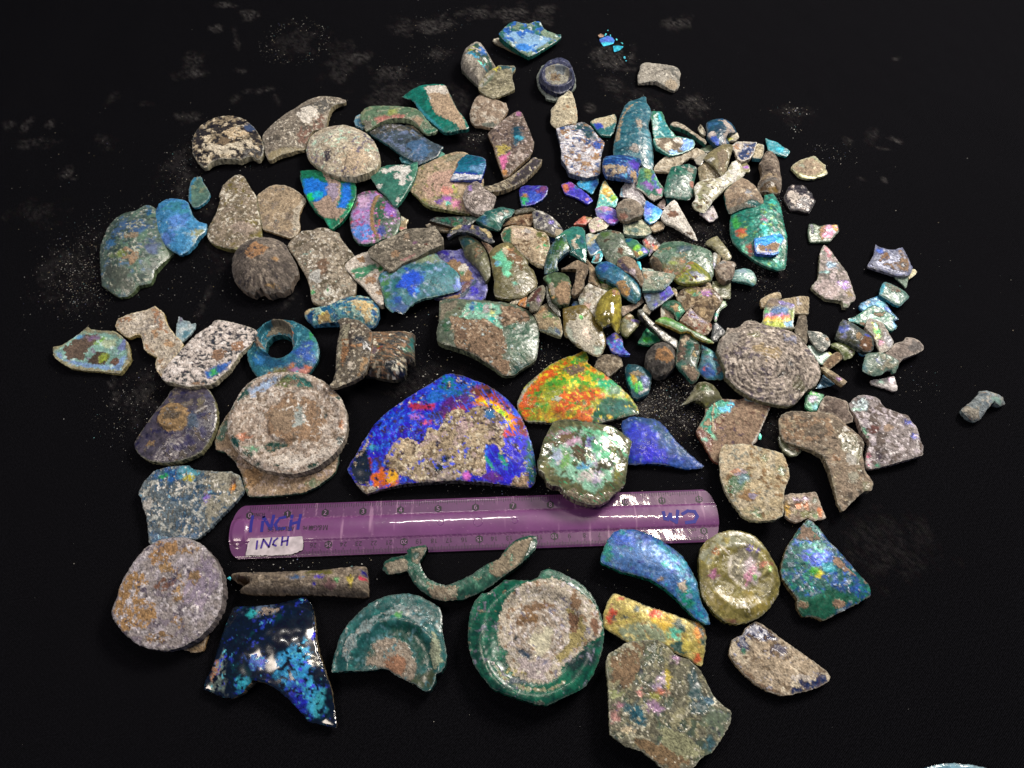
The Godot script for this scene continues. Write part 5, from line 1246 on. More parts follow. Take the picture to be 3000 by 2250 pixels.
	shard("glass_shard", "pale yellow-green fan-shaped shard with brown face lying clear of the heap on the right", "glass shard", "glass shards spread on black cloth", 262.2, -215, "y=0 th=3 dome=2 side=b0b488", "c 9c9068 aaa076", "-18.3,-0.5 -14.1,-4.9 -8.5,-8.8 -1.4,-11.5 4,-14.3 5.9,-13.8 7.8,-8.8 10.2,-4.3 12.7,-2.7 11.6,0.6 12.9,6.6 9.1,9.3 4,10.9 -0.4,13.1 -7.5,12.6 -12.1,10.9 -15.9,5.5", ["p a08a6c c 4 -16.1,0.2 -6,-6.4 2.7,-9.8 8.3,-0.9 8.2,3.4 2.4,8.9 -7.5,9.9 -14,6.2", "p c4c48e g 2 -18.9,0.7 -13.4,7.2 -6,10.5 2.1,10.5 11.3,4.5 11.9,8.3 1.4,13.7 -9.7,13.4 -15.9,7.8", "n c8c098 .2 4 c", "n 7d6a50 .28 3 c", "b 9aa08c g 3 -9.1,-0.9 2.4,2.4", "p 8a9478 g 3 2.4,-12.6 5.3,-12.6 7.7,-6.4 4.3,-9.8"])
	shard("glass_shard", "black six-sided shard with a white mottled crust, alone at the right of the heap", "glass shard", "glass shards spread on black cloth", 245.1, -180.3, "y=0 th=3 dome=3 side=3a3538", "g 1c1820 2a242c", "-13.7,-0.4 -11.1,-4.6 -7.5,-12 -3.3,-15 0.9,-14.1 4.9,-14.4 7.4,-12.5 8.5,-7.8 11.2,-5.7 11.4,-0.4 13.2,3.7 10.1,8.9 5.4,17.1 0.9,16.1 -3.5,14.5 -9.6,14 -11.9,8.9 -13.3,3.7", ["n cfc2b8 .08 3.2 c", "b c8bcae c 5 -5.6,1.2 4.7,7.2", "n 18141c .14 2.6 g", "e 1f1a22 g 1.6"])
	shard("glass_shard", "small rectangular shard of green, orange and lilac with a notched top edge", "glass shard", "glass shards spread on black cloth", 257.6, -143.1, "y=0 th=3 side=4a604a", "g 4f6048 5f7058", "-12.5,0.9 -10,-8 -5.6,-8 -1.4,-5.6 4.4,-7.5 14.1,-7.7 13.6,-0.6 9.8,3.8 4.6,10.6 -3.9,11.1 -13,11.1", ["p c08a5c c 4 -1.5,-5.1 3.5,-7.1 0.4,4.8 -2.7,8.7 -3,2.8", "p a87a98 i 5 3.5,-7.1 10.5,-7.5 8,4.8 1.9,8.7 -1.5,6.7", "b c8843c i 3 11.4,-4.1 2.7,3.5", "n c87a8c .2 3 i", "b 8a8898 c 3 -8.6,-2.1 1.4,5.9", "b 3f6a44 g 3 -5.7,0.9 1.9,3.9", "e 55685a g .8"])
	shard("glass_shard", "small sky-blue glossy tile with bare brown lower half lying on the big green oval shard", "glass shard", "glass shards spread on black cloth", 207.5, -121.6, "y=11.7 th=2.5 side=2f50b0", "i 1b7fc8 2590d8", "-12.7,-4.4 -6.3,-6.3 -0.8,-8.2 3.6,-12.1 8.3,-13.2 12.1,-9.2 12,-4.4 9,0.3 5.1,6 5,10.6 -0.5,12.9 -7.1,12.5 -13.9,11.6 -13.9,4.1", ["b 3fc0d8 i 4 8.1,-3.5 3,3.8", "p d8d8d8 c 2 -13,6 -9.9,2.2 -5,4.1 4.1,-1.6 7.5,0.3 4.6,8.8 -1.8,11.6 -13.5,11.6", "p 9a7a58 c 2 -11.9,6 -8.2,1.3 -5,4.1 4,-1.1 7,1.3 3.6,7.8 -1.5,9.7 -9.6,9.7", "b 2f48b8 i 3 -5.5,12 4.4,1.1", "n 2f70c8 .25 4 i"])
	shard("glass_shard", "big emerald oval shard with rainbow sparks below the brown and teal three-cornered shard", "glass shard", "glass shards spread on black cloth", 205.7, -138.7, "y=5.2 th=4 dome=7 side=2f5a50", "i 1b6252 26766a", "-22.8,-20 -16.1,-24 -6.4,-27.1 4.9,-30.1 7,-38.3 14.3,-39.9 16.5,-34.2 18.2,-26.1 18,-16 17.5,-4.1 17.6,6.6 16.7,17.1 14.2,30.3 11.7,38.6 6.4,39.5 0.1,37.6 -6.7,34 -13.2,28.4 -19.6,20.9 -25.7,11.4 -26.9,3.7 -26,-8.1", ["n 2a8a78 .1 6 i", "n 164c44 .12 5 g", "b 3a9a48 i 5 -20.9,-8.3 3,5.9", "b a84a38 i 4 -18.7,2.4 3.8,3.9", "b b0904a i 4 -18.4,5.3 3,2.4", "b 7a4068 i 3 1,-7.9 2.3,2.9", "b 35b0a8 i 5 -0.8,3.4 2.6,6.7", "b 60c0a0 i 4 -18.2,19.6 3,4.7", "b 9a4a38 i 4 -14.7,20.5 2.2,4.7", "b b0b898 c 2 13.5,-1.5 2.4,2.7", "b 38b8a8 i 3 11.9,-28.3 3.1,3", "n 6a9a50 .3 4 i", "p 2a6a4c g 3 12.8,-10.3 16.5,-10.3 14.6,20.5 10,40.9 11.3,20.5"])
	shard("neck_fragment", "brown crusted bottle neck lying with its open collared mouth toward the viewer", "bottle neck", "bottle necks", 221.3, -202.4, "y=3.9 th=5 dome=10", "c 6f5f4f 7f6f5c", "-7.2,-10.5 -5.6,-13.2 -2.1,-19.8 0.8,-25.3 3.5,-27 6.9,-25.3 9.2,-19.8 10.1,-13.2 9.4,-4.5 8.3,1.9 9.4,7.3 8.1,14.6 6.3,20.9 2.7,23.5 -2.7,23.5 -7.9,21.4 -11.9,19.9 -12.3,15.7 -10.9,10.4 -7.5,4.1 -6.5,-4.5", ["n 5a4c40 .1 5 c", "n 948470 .2 4 c", "p a08a64 c 2 -9.4,7.8 -3.1,5.1 2.9,6.7 4,9.9 -1.9,7.8 -9.3,9.9", "b 4a3a22 g 4 -4.2,19.3 7,5.7", "b 7a6230 g 4 -1,21.4 3.9,4.1", "n 3a3028 .26 3 c", "p 6a6660 c 2 -14.5,20.3 -8.1,12 -0.7,9.9 5.8,13 -1.1,12 -7.7,14.6"])
	shard("glass_shard", "rectangular grey-brown rough slab with two ochre spots, lying across the blue-green shard", "glass shard", "glass shards spread on black cloth", -84, -114.5, "y=13 th=5 side=6a6450", "c 6d6554 7d7462", "-30.5,1 -27.2,-2.9 -22.5,-6 -15.5,-10.7 -8.4,-14.7 -3.7,-17.9 1.2,-19.5 8.6,-19.5 14.9,-19.5 20.4,-20.7 21.9,-20.7 23.7,-17.1 27,-11.5 29.4,-6.8 29.9,-1.3 25.7,1 19.2,4.1 13.3,8.7 8.1,11.8 3.4,14.1 -1.3,16.3 -4.7,19.4 -7.5,22.7 -11.6,23.9 -14.2,21.6 -18.2,17.1 -23.4,12.5 -28,8.7 -29.8,5.7", ["n 544d3f .05 4 c", "n a0957e .1 3 c", "b a07c54 c 2 -8.1,6.8 3.7,3.8", "b 8d7458 c 3 -0.1,-9.9 2.8,3.5", "b b0a488 c 3 15.3,0.2 3.7,1.9", "b 6f3a28 c 2 15.6,-0.9 1.8,1.4", "p a06f68 c 3 -2.8,12.5 7.8,8 4.4,11.8 -1.4,15.6", "n 453f34 .22 2 c", "l 4c4638 c 20 .5 .35", "n c8bea8 .36 2 c", "b 6d5068 i 3 6.5,-4.4 1.8,1.6"])
	shard("glass_shard", "white and green shard with knobbly white encrustation, half under the grey-brown slab", "glass shard", "glass shards spread on black cloth", -113.9, -90.8, "y=6.5 th=4 knob=1 side=8f8878", "c b9ad9c c6bbaa", "-19.3,-12.4 -18.4,-15.5 -12.8,-21.7 -7,-24.8 -1.8,-26.3 7.4,-15.5 13.6,-7.8 11,-2.5 9,2.8 11.4,10.2 14.1,20.5 15.5,27.7 13.5,28.8 8.5,24.9 1.6,14.7 -3.9,7.3 -9.2,2.8 -14.8,-4.8 -18.3,-8.6", ["p 3f7a5a g 3 -13.9,-7.8 -4.4,-10.8 6.3,-13.9 7.4,-8.6 -0.6,-2.5 -4.4,2.8 -9.3,1.3", "b 1f6a34 g 3 10.2,-7.8 2.7,3", "n 9a7a58 .24 4 c", "b a57c4c c 5 -6.9,-17.8 3.7,3.1", "b a07850 c 6 3.5,2.8 4.8,3.7", "b a07c54 c 4 10.7,16.1 2.4,2.9", "n dcd6ca .2 3 c", "n 8a8290 .36 3 c"])
	shard("glass_shard", "large blue and green clouded shard with a cobalt centre, below the grey-brown slab", "glass shard", "glass shards spread on black cloth", -73.4, -81.7, "y=9.1 th=3 dome=6 shine=0.6 side=5f8a80", "i 3a6a74 4a7a84", "-31.5,-5.9 -29.2,-11.2 -24.5,-13.5 -16.4,-18 -8.2,-23.4 1.9,-28.8 9.8,-32.7 12.9,-31.1 15.6,-25.7 20.1,-21.8 25.2,-17.2 30.2,-12.7 32.7,-8.9 32.3,-5.2 34.2,0 33.1,3 27.2,5.9 19,8.8 11.4,11.8 4.9,13.2 -0.9,16.1 -4.8,19.7 -8,24 -10.3,26.1 -13.3,24.7 -16.3,23.3 -18,24.7 -21.8,21.8 -24.1,18.3 -25.8,11.8 -27.9,4.4 -29.6,-1.5", ["p 4a7a50 g 8 -30.5,-4 -23.8,-10.7 -17.9,-13 -18.4,-2.5 -19.8,10.7 -24.2,14.3 -28,4.9", "n 6f8fb0 .12 5 i", "n 2f6a70 .1 6 i", "p 2450c8 i 8 -9.5,-13 3.5,-8.5 1.5,9.2 -4.3,11.4 -9.5,4.9 -16.6,4.9", "b 5f8a6c g 8 8.6,-25.1 5.5,3.8", "p 7f8f78 g 6 -6.3,-19.8 10.2,-29.4 18,-20.5 12.1,-17.5 -0.2,-19", "b 3f90e0 i 3 -0.1,6.7 1.8,1.8", "b 2f58a8 i 6 -15.9,15 3.5,4.3", "n 8fa0c0 .28 4 i", "b 6a80c8 i 5 30.8,-0.3 2.4,4.4", "p 4f6a98 g 6 -21.3,20.8 -3.9,17.9 -9.1,27.9 -16.3,25.7"])
	shard("base_fragment", "violet-blue base fragment with a dirt-caked foot ring, between blue-green and olive shards", "vessel base", "vessel bases", -39.2, -97.4, "y=2.6 th=4 dome=3 side=6a6a88", "i 4f4f8a 5f6098", "-23.1,-22.9 -17.8,-23.7 -10.3,-22.9 -5.3,-22.9 -2.3,-25.3 0.9,-22.9 0.5,-18.2 4.3,-12.7 8.8,-8.8 12.6,-4.2 17,3.4 19.6,9.5 20.3,15.5 18.6,22.9 16.2,26.2 8.4,26.5 0,26.2 -9.7,24.7 -22.9,24.3 -16.2,14 -19.7,-8.8", ["n 3a3a78 .08 5 i", "n 8a8ab0 .16 4 i", "p 8a6a44 c 3 -12.7,-9 -7.9,-12.8 -1,-9 6.6,-1.3 8.6,6.3 4.5,10.1 -1.6,9.3 -3.1,2.5 -9.4,-3.6", "b c8c0b0 c 4 0.4,-2.8 3.7,4.6", "b 4a7a58 g 3 -0.1,1 1.8,2.3", "b a8804c c 3 4.3,6.3 2.4,3", "p 16344a g 1.5 10.4,6.3 11.7,8.6 7.7,17.5 1.8,23.4 -1.2,24.2 -1.3,20.5 4.6,15.3", "p 6a4a48 g 2 -0.3,13.8 4.4,8.6 7.5,9.3 4.6,16 -0.1,19.7", "p 96774a c 2 -22.7,24.9 -9.6,23.4 -1.3,21.2 -1.2,24.2 -7.1,26.3 -15.4,26.9", "b 2418a0 i 3 9.5,17.9 3,4.1", "b 3a30a0 i 5 -15.7,-19.9 3.7,2.4", "b 3838a0 i 4 13.9,24.9 2.4,2.2"])
	shard("glass_shard", "dark olive curved shard rising right of the violet-blue base fragment", "glass shard", "glass shards spread on black cloth", -29.1, -111.7, "y=6.5 th=4 dome=6 side=55563e", "g 3f4030 50513c", "-15,-21.4 -9.4,-23 -3,-20.6 2.7,-15.8 7.2,-7.8 10.5,3.1 12.2,14.6 12,22.2 8.4,26.6 5.9,20.7 1.5,11.6 -3.6,6.2 -8.7,0 -9.5,-5.5 -11.5,-11", ["n 65634a .05 6 g", "p 203c3a g 5 -14.6,-18.3 -2.8,-17.5 1.1,-13.6 -6.3,-8.8 -9.9,-5.7", "b 7a5c3c c 6 1.9,-1.8 2.5,5.4", "n 6a684e .2 4 c", "p 66674c g 4 7.4,-2.6 12,17.4 9.2,27.8 6,18.9 4,7.5", "b 28404c g 5 -10.8,-14.4 2.5,3.2"])
	shard("glass_shard", "dark teal shard with black iridescence, spread level above the dark cream-edged rim", "glass shard", "glass shards spread on black cloth", -47.5, -147.4, "y=7.8 th=3 side=3a3028", "g 22352f 2a3c36", "-20.4,1.2 -16.8,-2.5 -4.2,-4.1 6,-5 16.1,-6.6 20.6,-5 13.8,1.6 7.6,6.5 1.3,6.9 -7.6,4.9 -16.6,2", ["n 4a4038 .1 5 c", "n 1a5a48 .16 4 i", "n 6f6a60 .3 3 c", "b 1f5a38 i 3 1.2,3.3 2.5,2", "n 2c2a3c .2 4 i"])
	shard("glass_shard", "tan and cream edge sliver just under the left end of the dark teal shard", "glass shard", "glass shards spread on black cloth", -61.4, -144.7, "y=3.9 th=3", "c 80735c 95886e", "-9.9,-2.4 -7.1,-4.3 -0.7,-3.6 5.8,-1.2 12.3,1.7 8.6,5 2.9,4.6 -3,0.5 -8.8,-0.3", ["n c8bfa0 .2 3 c", "n 4a5a40 .24 3 g", "b 9a7a4c c 3 8.5,2.9 2.5,1.2"])
	shard("rim_fragment", "dark arched rim fragment with flaking cream patches on its edge", "rim fragment", "rim fragments", -33.4, -130.1, "y=11.7 th=4 side=1c2428", "g 20242e 2a2e38", "-19.1,3.7 -17.1,-1 -14.7,-4.2 -9.3,-8.3 -1.1,-9.1 6.4,-8.3 13.9,-5 17.1,-0.2 17.8,4.5 19.7,6.9 16.6,8.5 11,6.1 5.3,1.4 -2.2,-1.8 -10.9,-1 -15.7,2.9 -17.8,4.9", ["p a8985c c 3 -15.8,-0.2 -14.7,-4.2 -9.3,-8.3 -6.1,-8.3 -8.5,-4.2 -14,-1.8", "p b09a60 c 2 -1.8,-8.7 2,-8.3 2.7,-4.2 -0.4,-4.2", "p b8a468 c 3 6.4,-5.8 11.4,-5.8 17.1,-0.2 17.8,4.5 14.1,2.9 11.5,-1", "n c0ac70 .28 3 c", "n 2c2a58 .2 4 i"])
	shard("glass_shard", "crumpled glossy teal fold of glass bridging dark shard and brown shards at the heap centre", "glass shard", "glass shards spread on black cloth", -11.8, -147.6, "y=13 th=3 dome=6 shine=0.3 side=2a5a52", "g 23504a 2f625a", "-18,4.4 -15,1.1 -11.1,-0.9 -11.1,-4.8 -5.1,-6.1 -1,-7.5 1.5,-10.1 4.5,-10.8 7.6,-9.8 13.7,-9.5 14.7,-7.5 12.7,-4.8 11.6,-1.5 9.1,0.4 6.1,2.4 4.1,7 2.7,12.1 0.2,14 -3.3,12.8 -9.3,11.5 -14.4,7.6", ["p 2f5a7a i 5 -17.3,6.8 -10.4,2.3 -7.8,7.5 -9.2,13.9 -14.2,10.7", "b a8a094 c 3 0.6,0 4,1.6", "b b0a490 c 3 7.6,-4.6 4,1.8", "n 3f7a70 .15 4 g", "l 8fb0a8 g 35 .25 .5", "b 1f5a4a g 4 -2.3,8.8 3,1.9", "n 18403c .25 3 g"])
	shard("rim_fragment", "thin dark olive rim arching over the brown shard right of the teal fold", "rim fragment", "rim fragments", 10.5, -155.5, "y=11.7 th=3", "g 3c3a2c 4c4a38", "-8.6,-0.1 -2.5,-2.1 4.7,-3.4 9.2,-1.1 6.7,0.7 -1.5,2.3 -8.1,3.6", ["n 6a6650 .2 4 c"])
	shard("glass_shard", "rust-brown hollow shard with cream broken edge, behind the cream-faced rounded shard", "glass shard", "glass shards spread on black cloth", 6.8, -149.3, "y=6.5 th=4 dome=3", "c 7d5c38 8d6c46", "-14.8,6.5 -11,1.3 -5.9,-4.7 -0.8,-6.7 5.3,-8.7 10.4,-6.7 11.4,0 9.2,6.5 2.2,7.2 -5.9,5.2", ["b 583418 c 4 3.7,2.8 4.6,3.3", "p c8b088 c 2 0.7,-0.4 4.2,1.5 9.2,7.4 6.7,6.8 2.2,1.5", "p 9a8058 c 3 -9,1.5 -0.8,-4.4 5.3,-5.1 -0.9,0.9 -7,3.5", "n 94784c .15 4 c", "n c0a880 .3 3 c"])
	shard("glass_shard", "black and white speckled curved shard at the heap centre, right of the rust-brown hollow shard", "glass shard", "glass shards spread on black cloth", 28.5, -142.3, "y=10.4 th=4 dome=5 side=8a8670", "c 6c6a68 7a7874", "-11.8,-10.9 -8.3,-13.5 -4.7,-12.9 0.8,-9.6 5.3,-5.6 9.7,-0.4 13,5.5 12.3,10.6 7.8,13.1 2.3,11.2 -5.1,7.7 -10.1,5.8 -11.2,-1", ["n c9c6b8 .0 3.5 c", "n 2f2d48 .1 3 g", "n d4d0c0 .25 2.2 c", "b 5a48a8 i 3 2.9,1.2 1.8,1.6", "p b0a080 c 4 6.2,9.3 9.8,5.4 12.7,9.3 11,14.4 7.6,15", "b 2a2c4c g 4 7.8,5.4 2.5,1.9", "n 8a8450 .34 3 c"])
	shard("glass_shard", "rounded cream-faced shard with brown speckles, green at left and olive at right", "glass shard", "glass shards spread on black cloth", 12.1, -122.8, "y=9.1 th=4 dome=4 side=b5aa88", "c a8926c b8a27c", "-21.3,-11.3 -18.3,-16.5 -12.3,-19.1 -4.2,-17.8 3.8,-15.9 7.5,-12.6 8.3,-10.7 13.7,-10.1 17.6,-4.9 18.4,5.8 16.3,11.4 14.6,18.8 13.1,24 8.2,22.5 3.4,18.8 -1.5,14.5 -6.3,8.9 -10.3,2.7 -12.3,-0.5 -18.2,-1.8 -20.2,-6.2", ["p 2f6048 g 2 -21.2,-9.3 -18.3,-14.4 -12.8,-16.4 -12.8,1.5 -18.2,0.2 -20.2,-4.2", "p 5a6030 g 3 7.4,-9.9 13.6,-8 17.9,-1.7 18,7.1 13.4,2.1 7.1,-6.1", "p c4ac90 c 4 -11.3,-14.4 3.7,-13.2 7.1,-6.8 5.5,-0.4 -3.3,-1.7 -11.3,-6.8", "n 6f5434 .2 2.6 c", "b 9c7c44 c 5 12.5,-0.4 3,3.8", "n dcceac .22 2.4 c", "b b0a8a0 c 4 -0.3,-10.6 3,2.6", "b 6a5844 c 3 -1.3,-6.8 2,1.9", "n 2a9a60 .36 3 i"])
	shard("glass_shard", "large olive shard with a branching mint crust at the heap centre", "glass shard", "glass shards spread on black cloth", -0.7, -98.1, "y=7.8 th=4 dome=6 side=5f5b3c", "g 565230 645f3c", "-17.6,-13.6 -15.2,-19.2 -11.8,-22.4 -7.3,-25.5 -2.9,-26.5 1.6,-24.3 4.1,-20.5 9.5,-14.2 13.9,-8.1 13.3,-3.1 17.7,0.5 19.6,6 20.9,12.6 19.4,17.9 14,23.2 9.7,28.2 -3.2,29.6 -12.7,26.7 -13.5,22 -12.9,13.7 -14.4,6.6 -15.5,-0.7 -16.6,-8.7", ["n 726a48 .1 8 g", "p 7d5c38 c 8 -7.7,-16.3 1.6,-20.1 5.5,-12.6 9.4,-5.2 7.4,3.3 1.6,-5.2 -5.2,-7.7", "n 8a7a5a .3 3 c", "p 6fc8a0 i 3 -14.3,-9.5 -9.2,-15.1 -6.3,-17.6 -5.7,-11.4 -3.3,-4 1.6,-4 -0.3,2.1 -2.8,5.7 1.1,8.7 -3.2,11.7 -6.1,8.1 -7.1,0.9 -12.5,0.9 -10.1,-3.4", "b d0c070 c 3 -3.8,-18.8 2,2.5", "b c8b894 c 4 -4.8,-15.1 2,3.1", "b 6fb0d0 i 3 -10.6,-2.2 1.9,2.4", "b b07840 c 3 -0.9,-17 2,1.9", "n d0ccb8 .3 2.2 c", "b 5fa08c i 3 3.5,17 1.9,1.8", "b a8a898 c 4 7.8,14 2.9,2.4", "b a8a090 c 4 4.9,22.9 1.9,3.5"])
	shard("glass_shard", "small reddish brown corner showing behind the dark olive curved shard", "glass shard", "glass shards spread on black cloth", -20.5, -125, "y=3.9 th=2", "c 7d6048 8a6c52", "-4.8,-5.5 -0.8,-4.8 5.3,1.5 1.9,7.9 -1.7,0.9", ["n a08468 .2 3 c"])
	shard("glass_shard", "small violet-blue shard with an orange left end, alone below the mosaic-patterned shard", "glass shard", "glass shards spread on black cloth", 56.1, -185.1, "y=0 th=2.5", "i 3c34b8 4a48c8", "-13.8,-10.4 -5.6,-14.2 1.3,-7.2 8.8,1.2 12.8,8 8.3,12.1 2.2,7 -3.1,3.3 -10.9,0.2", ["b b86a48 i 2 -9.9,-6.7 3.2,4.8", "b 8a3c90 i 3 -4.2,-9.3 3.2,4.2", "b c880c0 c .8 7.8,7 1.6,1.6", "b 2f60a0 i 2 -0.3,-7.2 2.4,2.6"])
	shard("handle_fragment", "dark green ring-shaped loop of glass with a dark hole, left of the teal arch shard", "handle", "handle fragments", 35.5, -105.7, "y=13 th=4 dome=4 side=3f5f70", "g 2a4a2c 345638", "-10.4,15.1 -9.7,6 -7.3,-3.8 -4.2,-11.9 0.4,-17.5 6.9,-21.3 9.6,-12.5 11.8,-6.9 7.3,-3.2 4.3,-0.1 0.2,4.8 -0.4,9 1,12.7 -2.9,13.9 -6.3,15.7", ["p 244434 g 3 -10.5,16.9 -8,0.6 -4.4,-9.3 -0.3,-14.3 -4.5,-5.6 -7.2,7.9 -7.9,16.3", "p 3a6a30 g 5 -0.4,-10.5 6.6,-16.8 9.3,-9.3 5.2,-4.3 -0.6,-5.6", "l 5f7f98 g 105 .6 .3", "n 5a7260 .25 3 g", "n 8a9a98 .36 2 c"])
	shard("glass_shard", "teal arch-shaped shard with a cream branching patch, at the centre of the heap", "glass shard", "glass shards spread on black cloth", 49.4, -119.1, "y=15.6 th=3 dome=3 shine=0.4 side=4a8a80", "g 2c6a60 377a70", "-14.9,-1.9 -14.1,-4.7 -10,-9.1 -5.9,-12.9 -0.8,-16.1 3.2,-17.1 7.6,-16.5 9.5,-12.9 9.4,-6.6 9.6,-0.3 10,7.2 9.2,14.6 8.4,20.6 6.1,18.8 2.8,15.2 -0.9,12.1 -4.1,10.9 -2.2,7.8 -4.5,2.2 -7.1,-6.6 -11.1,-4.7", ["p b8ae94 c 1.5 2.1,-6.3 5.1,-6.3 4.4,-3.2 1.4,-1.3 0.3,2.4 3.1,5.5 3,8 -0.4,8.6 -1.8,4.9 -2.1,-0.1 1.5,-3.2", "b 2a5a78 i 6 6.8,-0.1 2,3.7", "p 2f5a58 g 4 -4.2,11.7 -0.9,7.4 2.8,13.5 8.2,20.8 2.6,16.6", "n 4a8a80 .25 4 g", "b 3a7a60 g 5 -6.2,-7.6 3.9,2.5"])
	shard("glass_chip", "small brick-red shard at the dark gap above the teal arch shard", "glass chip", "small glass chips among the shards", 59.7, -148.1, "y=7.8 th=3", "i a04a3c b05a48", "-9.6,4.9 -5,-0.4 -0.3,-5 3.2,-3.7 5.8,-4.3 7.2,-2.3 3,1.6 -0.2,4.9 -4.2,4.2", ["b 7a7848 g 3 4.2,-1.7 2.5,2.6", "n 70302c .2 3 i", "b c87858 i 3 -0.9,-1.7 1.5,2"])
	shard("glass_shard", "pearly white and blue iridescent shard between the teal arch shard and grey-green shard", "glass shard", "glass shards spread on black cloth", 67.6, -123.2, "y=11.7 th=2", "i b0b8a8 9cb0b8", "-7.8,-7.9 -4.8,-9.8 0.1,-7.9 5.3,-11.7 10.5,-14.3 7.2,-9.8 0.9,-4 1.2,-0.2 3.9,5.4 4.7,8.6 1.1,10.4 -2,14.2 -5.5,14.8 -7.2,9.8 -7.8,2.3", ["p 3f6a98 i 5 -7.6,8.6 -0.1,-2.8 3.8,6.1 1.1,10.4 -5,14.8", "p c8bc90 i 4 -7.8,2.3 0.1,-7.2 10.5,-14.3 0.9,-4 -6.4,4.2", "b 50688c i 4 -4.2,8.6 2.5,3.1", "b d8d4b8 i 4 -5.5,-5.3 2,2.5", "n 6f9ab8 .25 3 i"])
	shard("glass_shard", "large grey-green clouded shard with brown dirt spots, right of the teal arch shard", "glass shard", "glass shards spread on black cloth", 83, -115.1, "y=13 th=3 dome=5 side=6a7a64", "g 4a5a4a 5a6a58", "-16.1,-9.5 -11.5,-16.5 -4.4,-17.8 4.4,-15.3 6.7,-12.7 7.5,-3.9 10.2,-0.1 13.8,4.2 14.4,9.1 8.6,8.5 3.5,11.6 -0.7,15.9 -4,15.3 -8.1,11 -10.7,4.2 -13.7,-3.9", ["n 6f7a66 .1 6 g", "b 4f6a38 g 6 -8.5,-12.7 3,2.5", "b 5a4028 c 3 0.5,-14.3 3.5,2.2", "b 6a4c34 c 3 2.1,4.8 2.9,2.8", "n 94a090 .2 3 c", "b 4a3a28 c 3 -8,-5.8 2.5,1.3", "l 7f8a78 g 25 .25 .45", "n b0b098 .34 2.5 c"])
	shard("glass_shard", "lime and violet rainbow strip with a tan ridge, at right end of the grey-green shard", "glass shard", "glass shards spread on black cloth", 99.8, -116.8, "y=10.4 th=3 dome=3 side=2fa8b8", "i 2f6a54 3c7a60", "-10.8,-10.6 -4.4,-10.6 0.4,-8.1 3,-3 7.7,0.1 10.4,2.6 7.2,6.3 2,8.8 -1,10 -5.6,5.7 -9,-1.2", ["b 1f5a80 i 5 -6.8,-7.2 2.5,1.9", "b 7ac030 i 5 -0.5,0.9 2.5,2.8", "b 3f50a8 i 5 4.7,3.4 2.9,2.2", "b 6a50b0 i 3 6.5,4.7 1.5,1.9", "p a07848 c 2 -7.9,0.9 -5.4,0.3 2.8,8.4 -0.3,10.2", "p 3fb0c8 i 3 -10.6,4.7 -3.2,9.6 -1.8,11.5 -6.1,9.6", "b c0d060 i 4 2.5,5.9 1.5,1.5", "n 78c8a0 .3 3 i"])
	shard("glass_chip", "turquoise rimmed oval chip with a brown face, below the pearly iridescent shard", "glass chip", "small glass chips among the shards", 68.6, -108.9, "y=11.7 th=2", "i 4fb8c0 6fc0d0", "-5.8,6 -3.4,-2 0.9,-8.9 3.6,-5.7 4.2,-2 2,5.4 -1.5,7.2", ["p 6a4c34 c 3 -4.3,5.4 -1,-2 1.9,-1.4 0.1,5.4 -2,7.2", "b b0a0a0 i 3 -1.1,0.5 1.2,2.2"])
	shard("glass_chip", "tiny turquoise chip right of the tan petal-shaped shard", "glass chip", "small glass chips among the shards", 101.3, -102, "y=7.8 th=2", "i 22a8b8 30b4c4", "-2,-4.5 0.9,-3.9 1.6,2.8 0.9,5.9 -1.4,-0.2", [])
	shard("glass_shard", "tan petal-shaped shard with a purplish dark left side, over the deep blue oval", "glass shard", "glass shards spread on black cloth", 93.3, -90, "y=16.9 th=3 dome=4 side=4a4030", "c 8a7458 987f62", "-10.8,-11.7 -5.8,-13.5 -2.5,-13.2 2.2,-11 4.6,-5 6.9,2.2 8.5,11.6 8.2,15.1 5.5,14.5 2.6,8.7 -1.8,3.9 -6.4,1 -11.4,-2.6", ["p 40384c i 4 -11.2,-9.8 -7.8,-10.4 -6.2,-5.5 -0.9,0.4 2.5,5.8 -2.3,5.8 -11.8,-0.8", "n 77634a .15 4 c", "b a89ca0 i 3 0.3,2.8 2.4,2.4", "b 5a4a2c g 4 3.1,10.5 2.4,3.5", "n 6a50a0 .36 3 i", "n b09a78 .25 3 c"])
	shard("glass_shard", "deep blue oval shard with an orange-tan crusted lower end, at the heap centre", "glass shard", "glass shards spread on black cloth", 83.4, -82.4, "y=13 th=4 dome=6 shine=0.3 side=2a5a58", "i 205a78 2a6a88", "-18.9,-11.3 -15.7,-16.1 -9.8,-17.9 -5.1,-16.1 -0.5,-11.9 5,-7.7 10.4,-2.9 14.2,3.6 15.8,10 15,16.9 11.4,20.4 7.3,18.1 0.7,12.3 -3.6,5.3 -10.4,0.1 -15.5,-2.9", ["b 3058a0 i 8 -12.5,-10.9 5.3,3.6", "n 16586a .12 6 i", "b 1f78a0 i 6 -4.4,4.5 3.3,2.3", "n 4f90b8 .25 3 i", "p 1f5a5a g 5 4.2,-4.3 13.4,6.2 14.3,18.4 9.2,18.4 7.1,9.1 0.9,2.1", "p a07a40 c 4 -3.8,2.7 2.8,2.7 7.1,8.6 6.3,12.6 3.6,17.2 -0.6,11.5", "b c09448 i 4 4.6,10.9 1.4,2.3", "b c0a070 c 3 -17.3,-2.6 1.7,2.1", "n 8fc0d0 .36 2.5 i"])
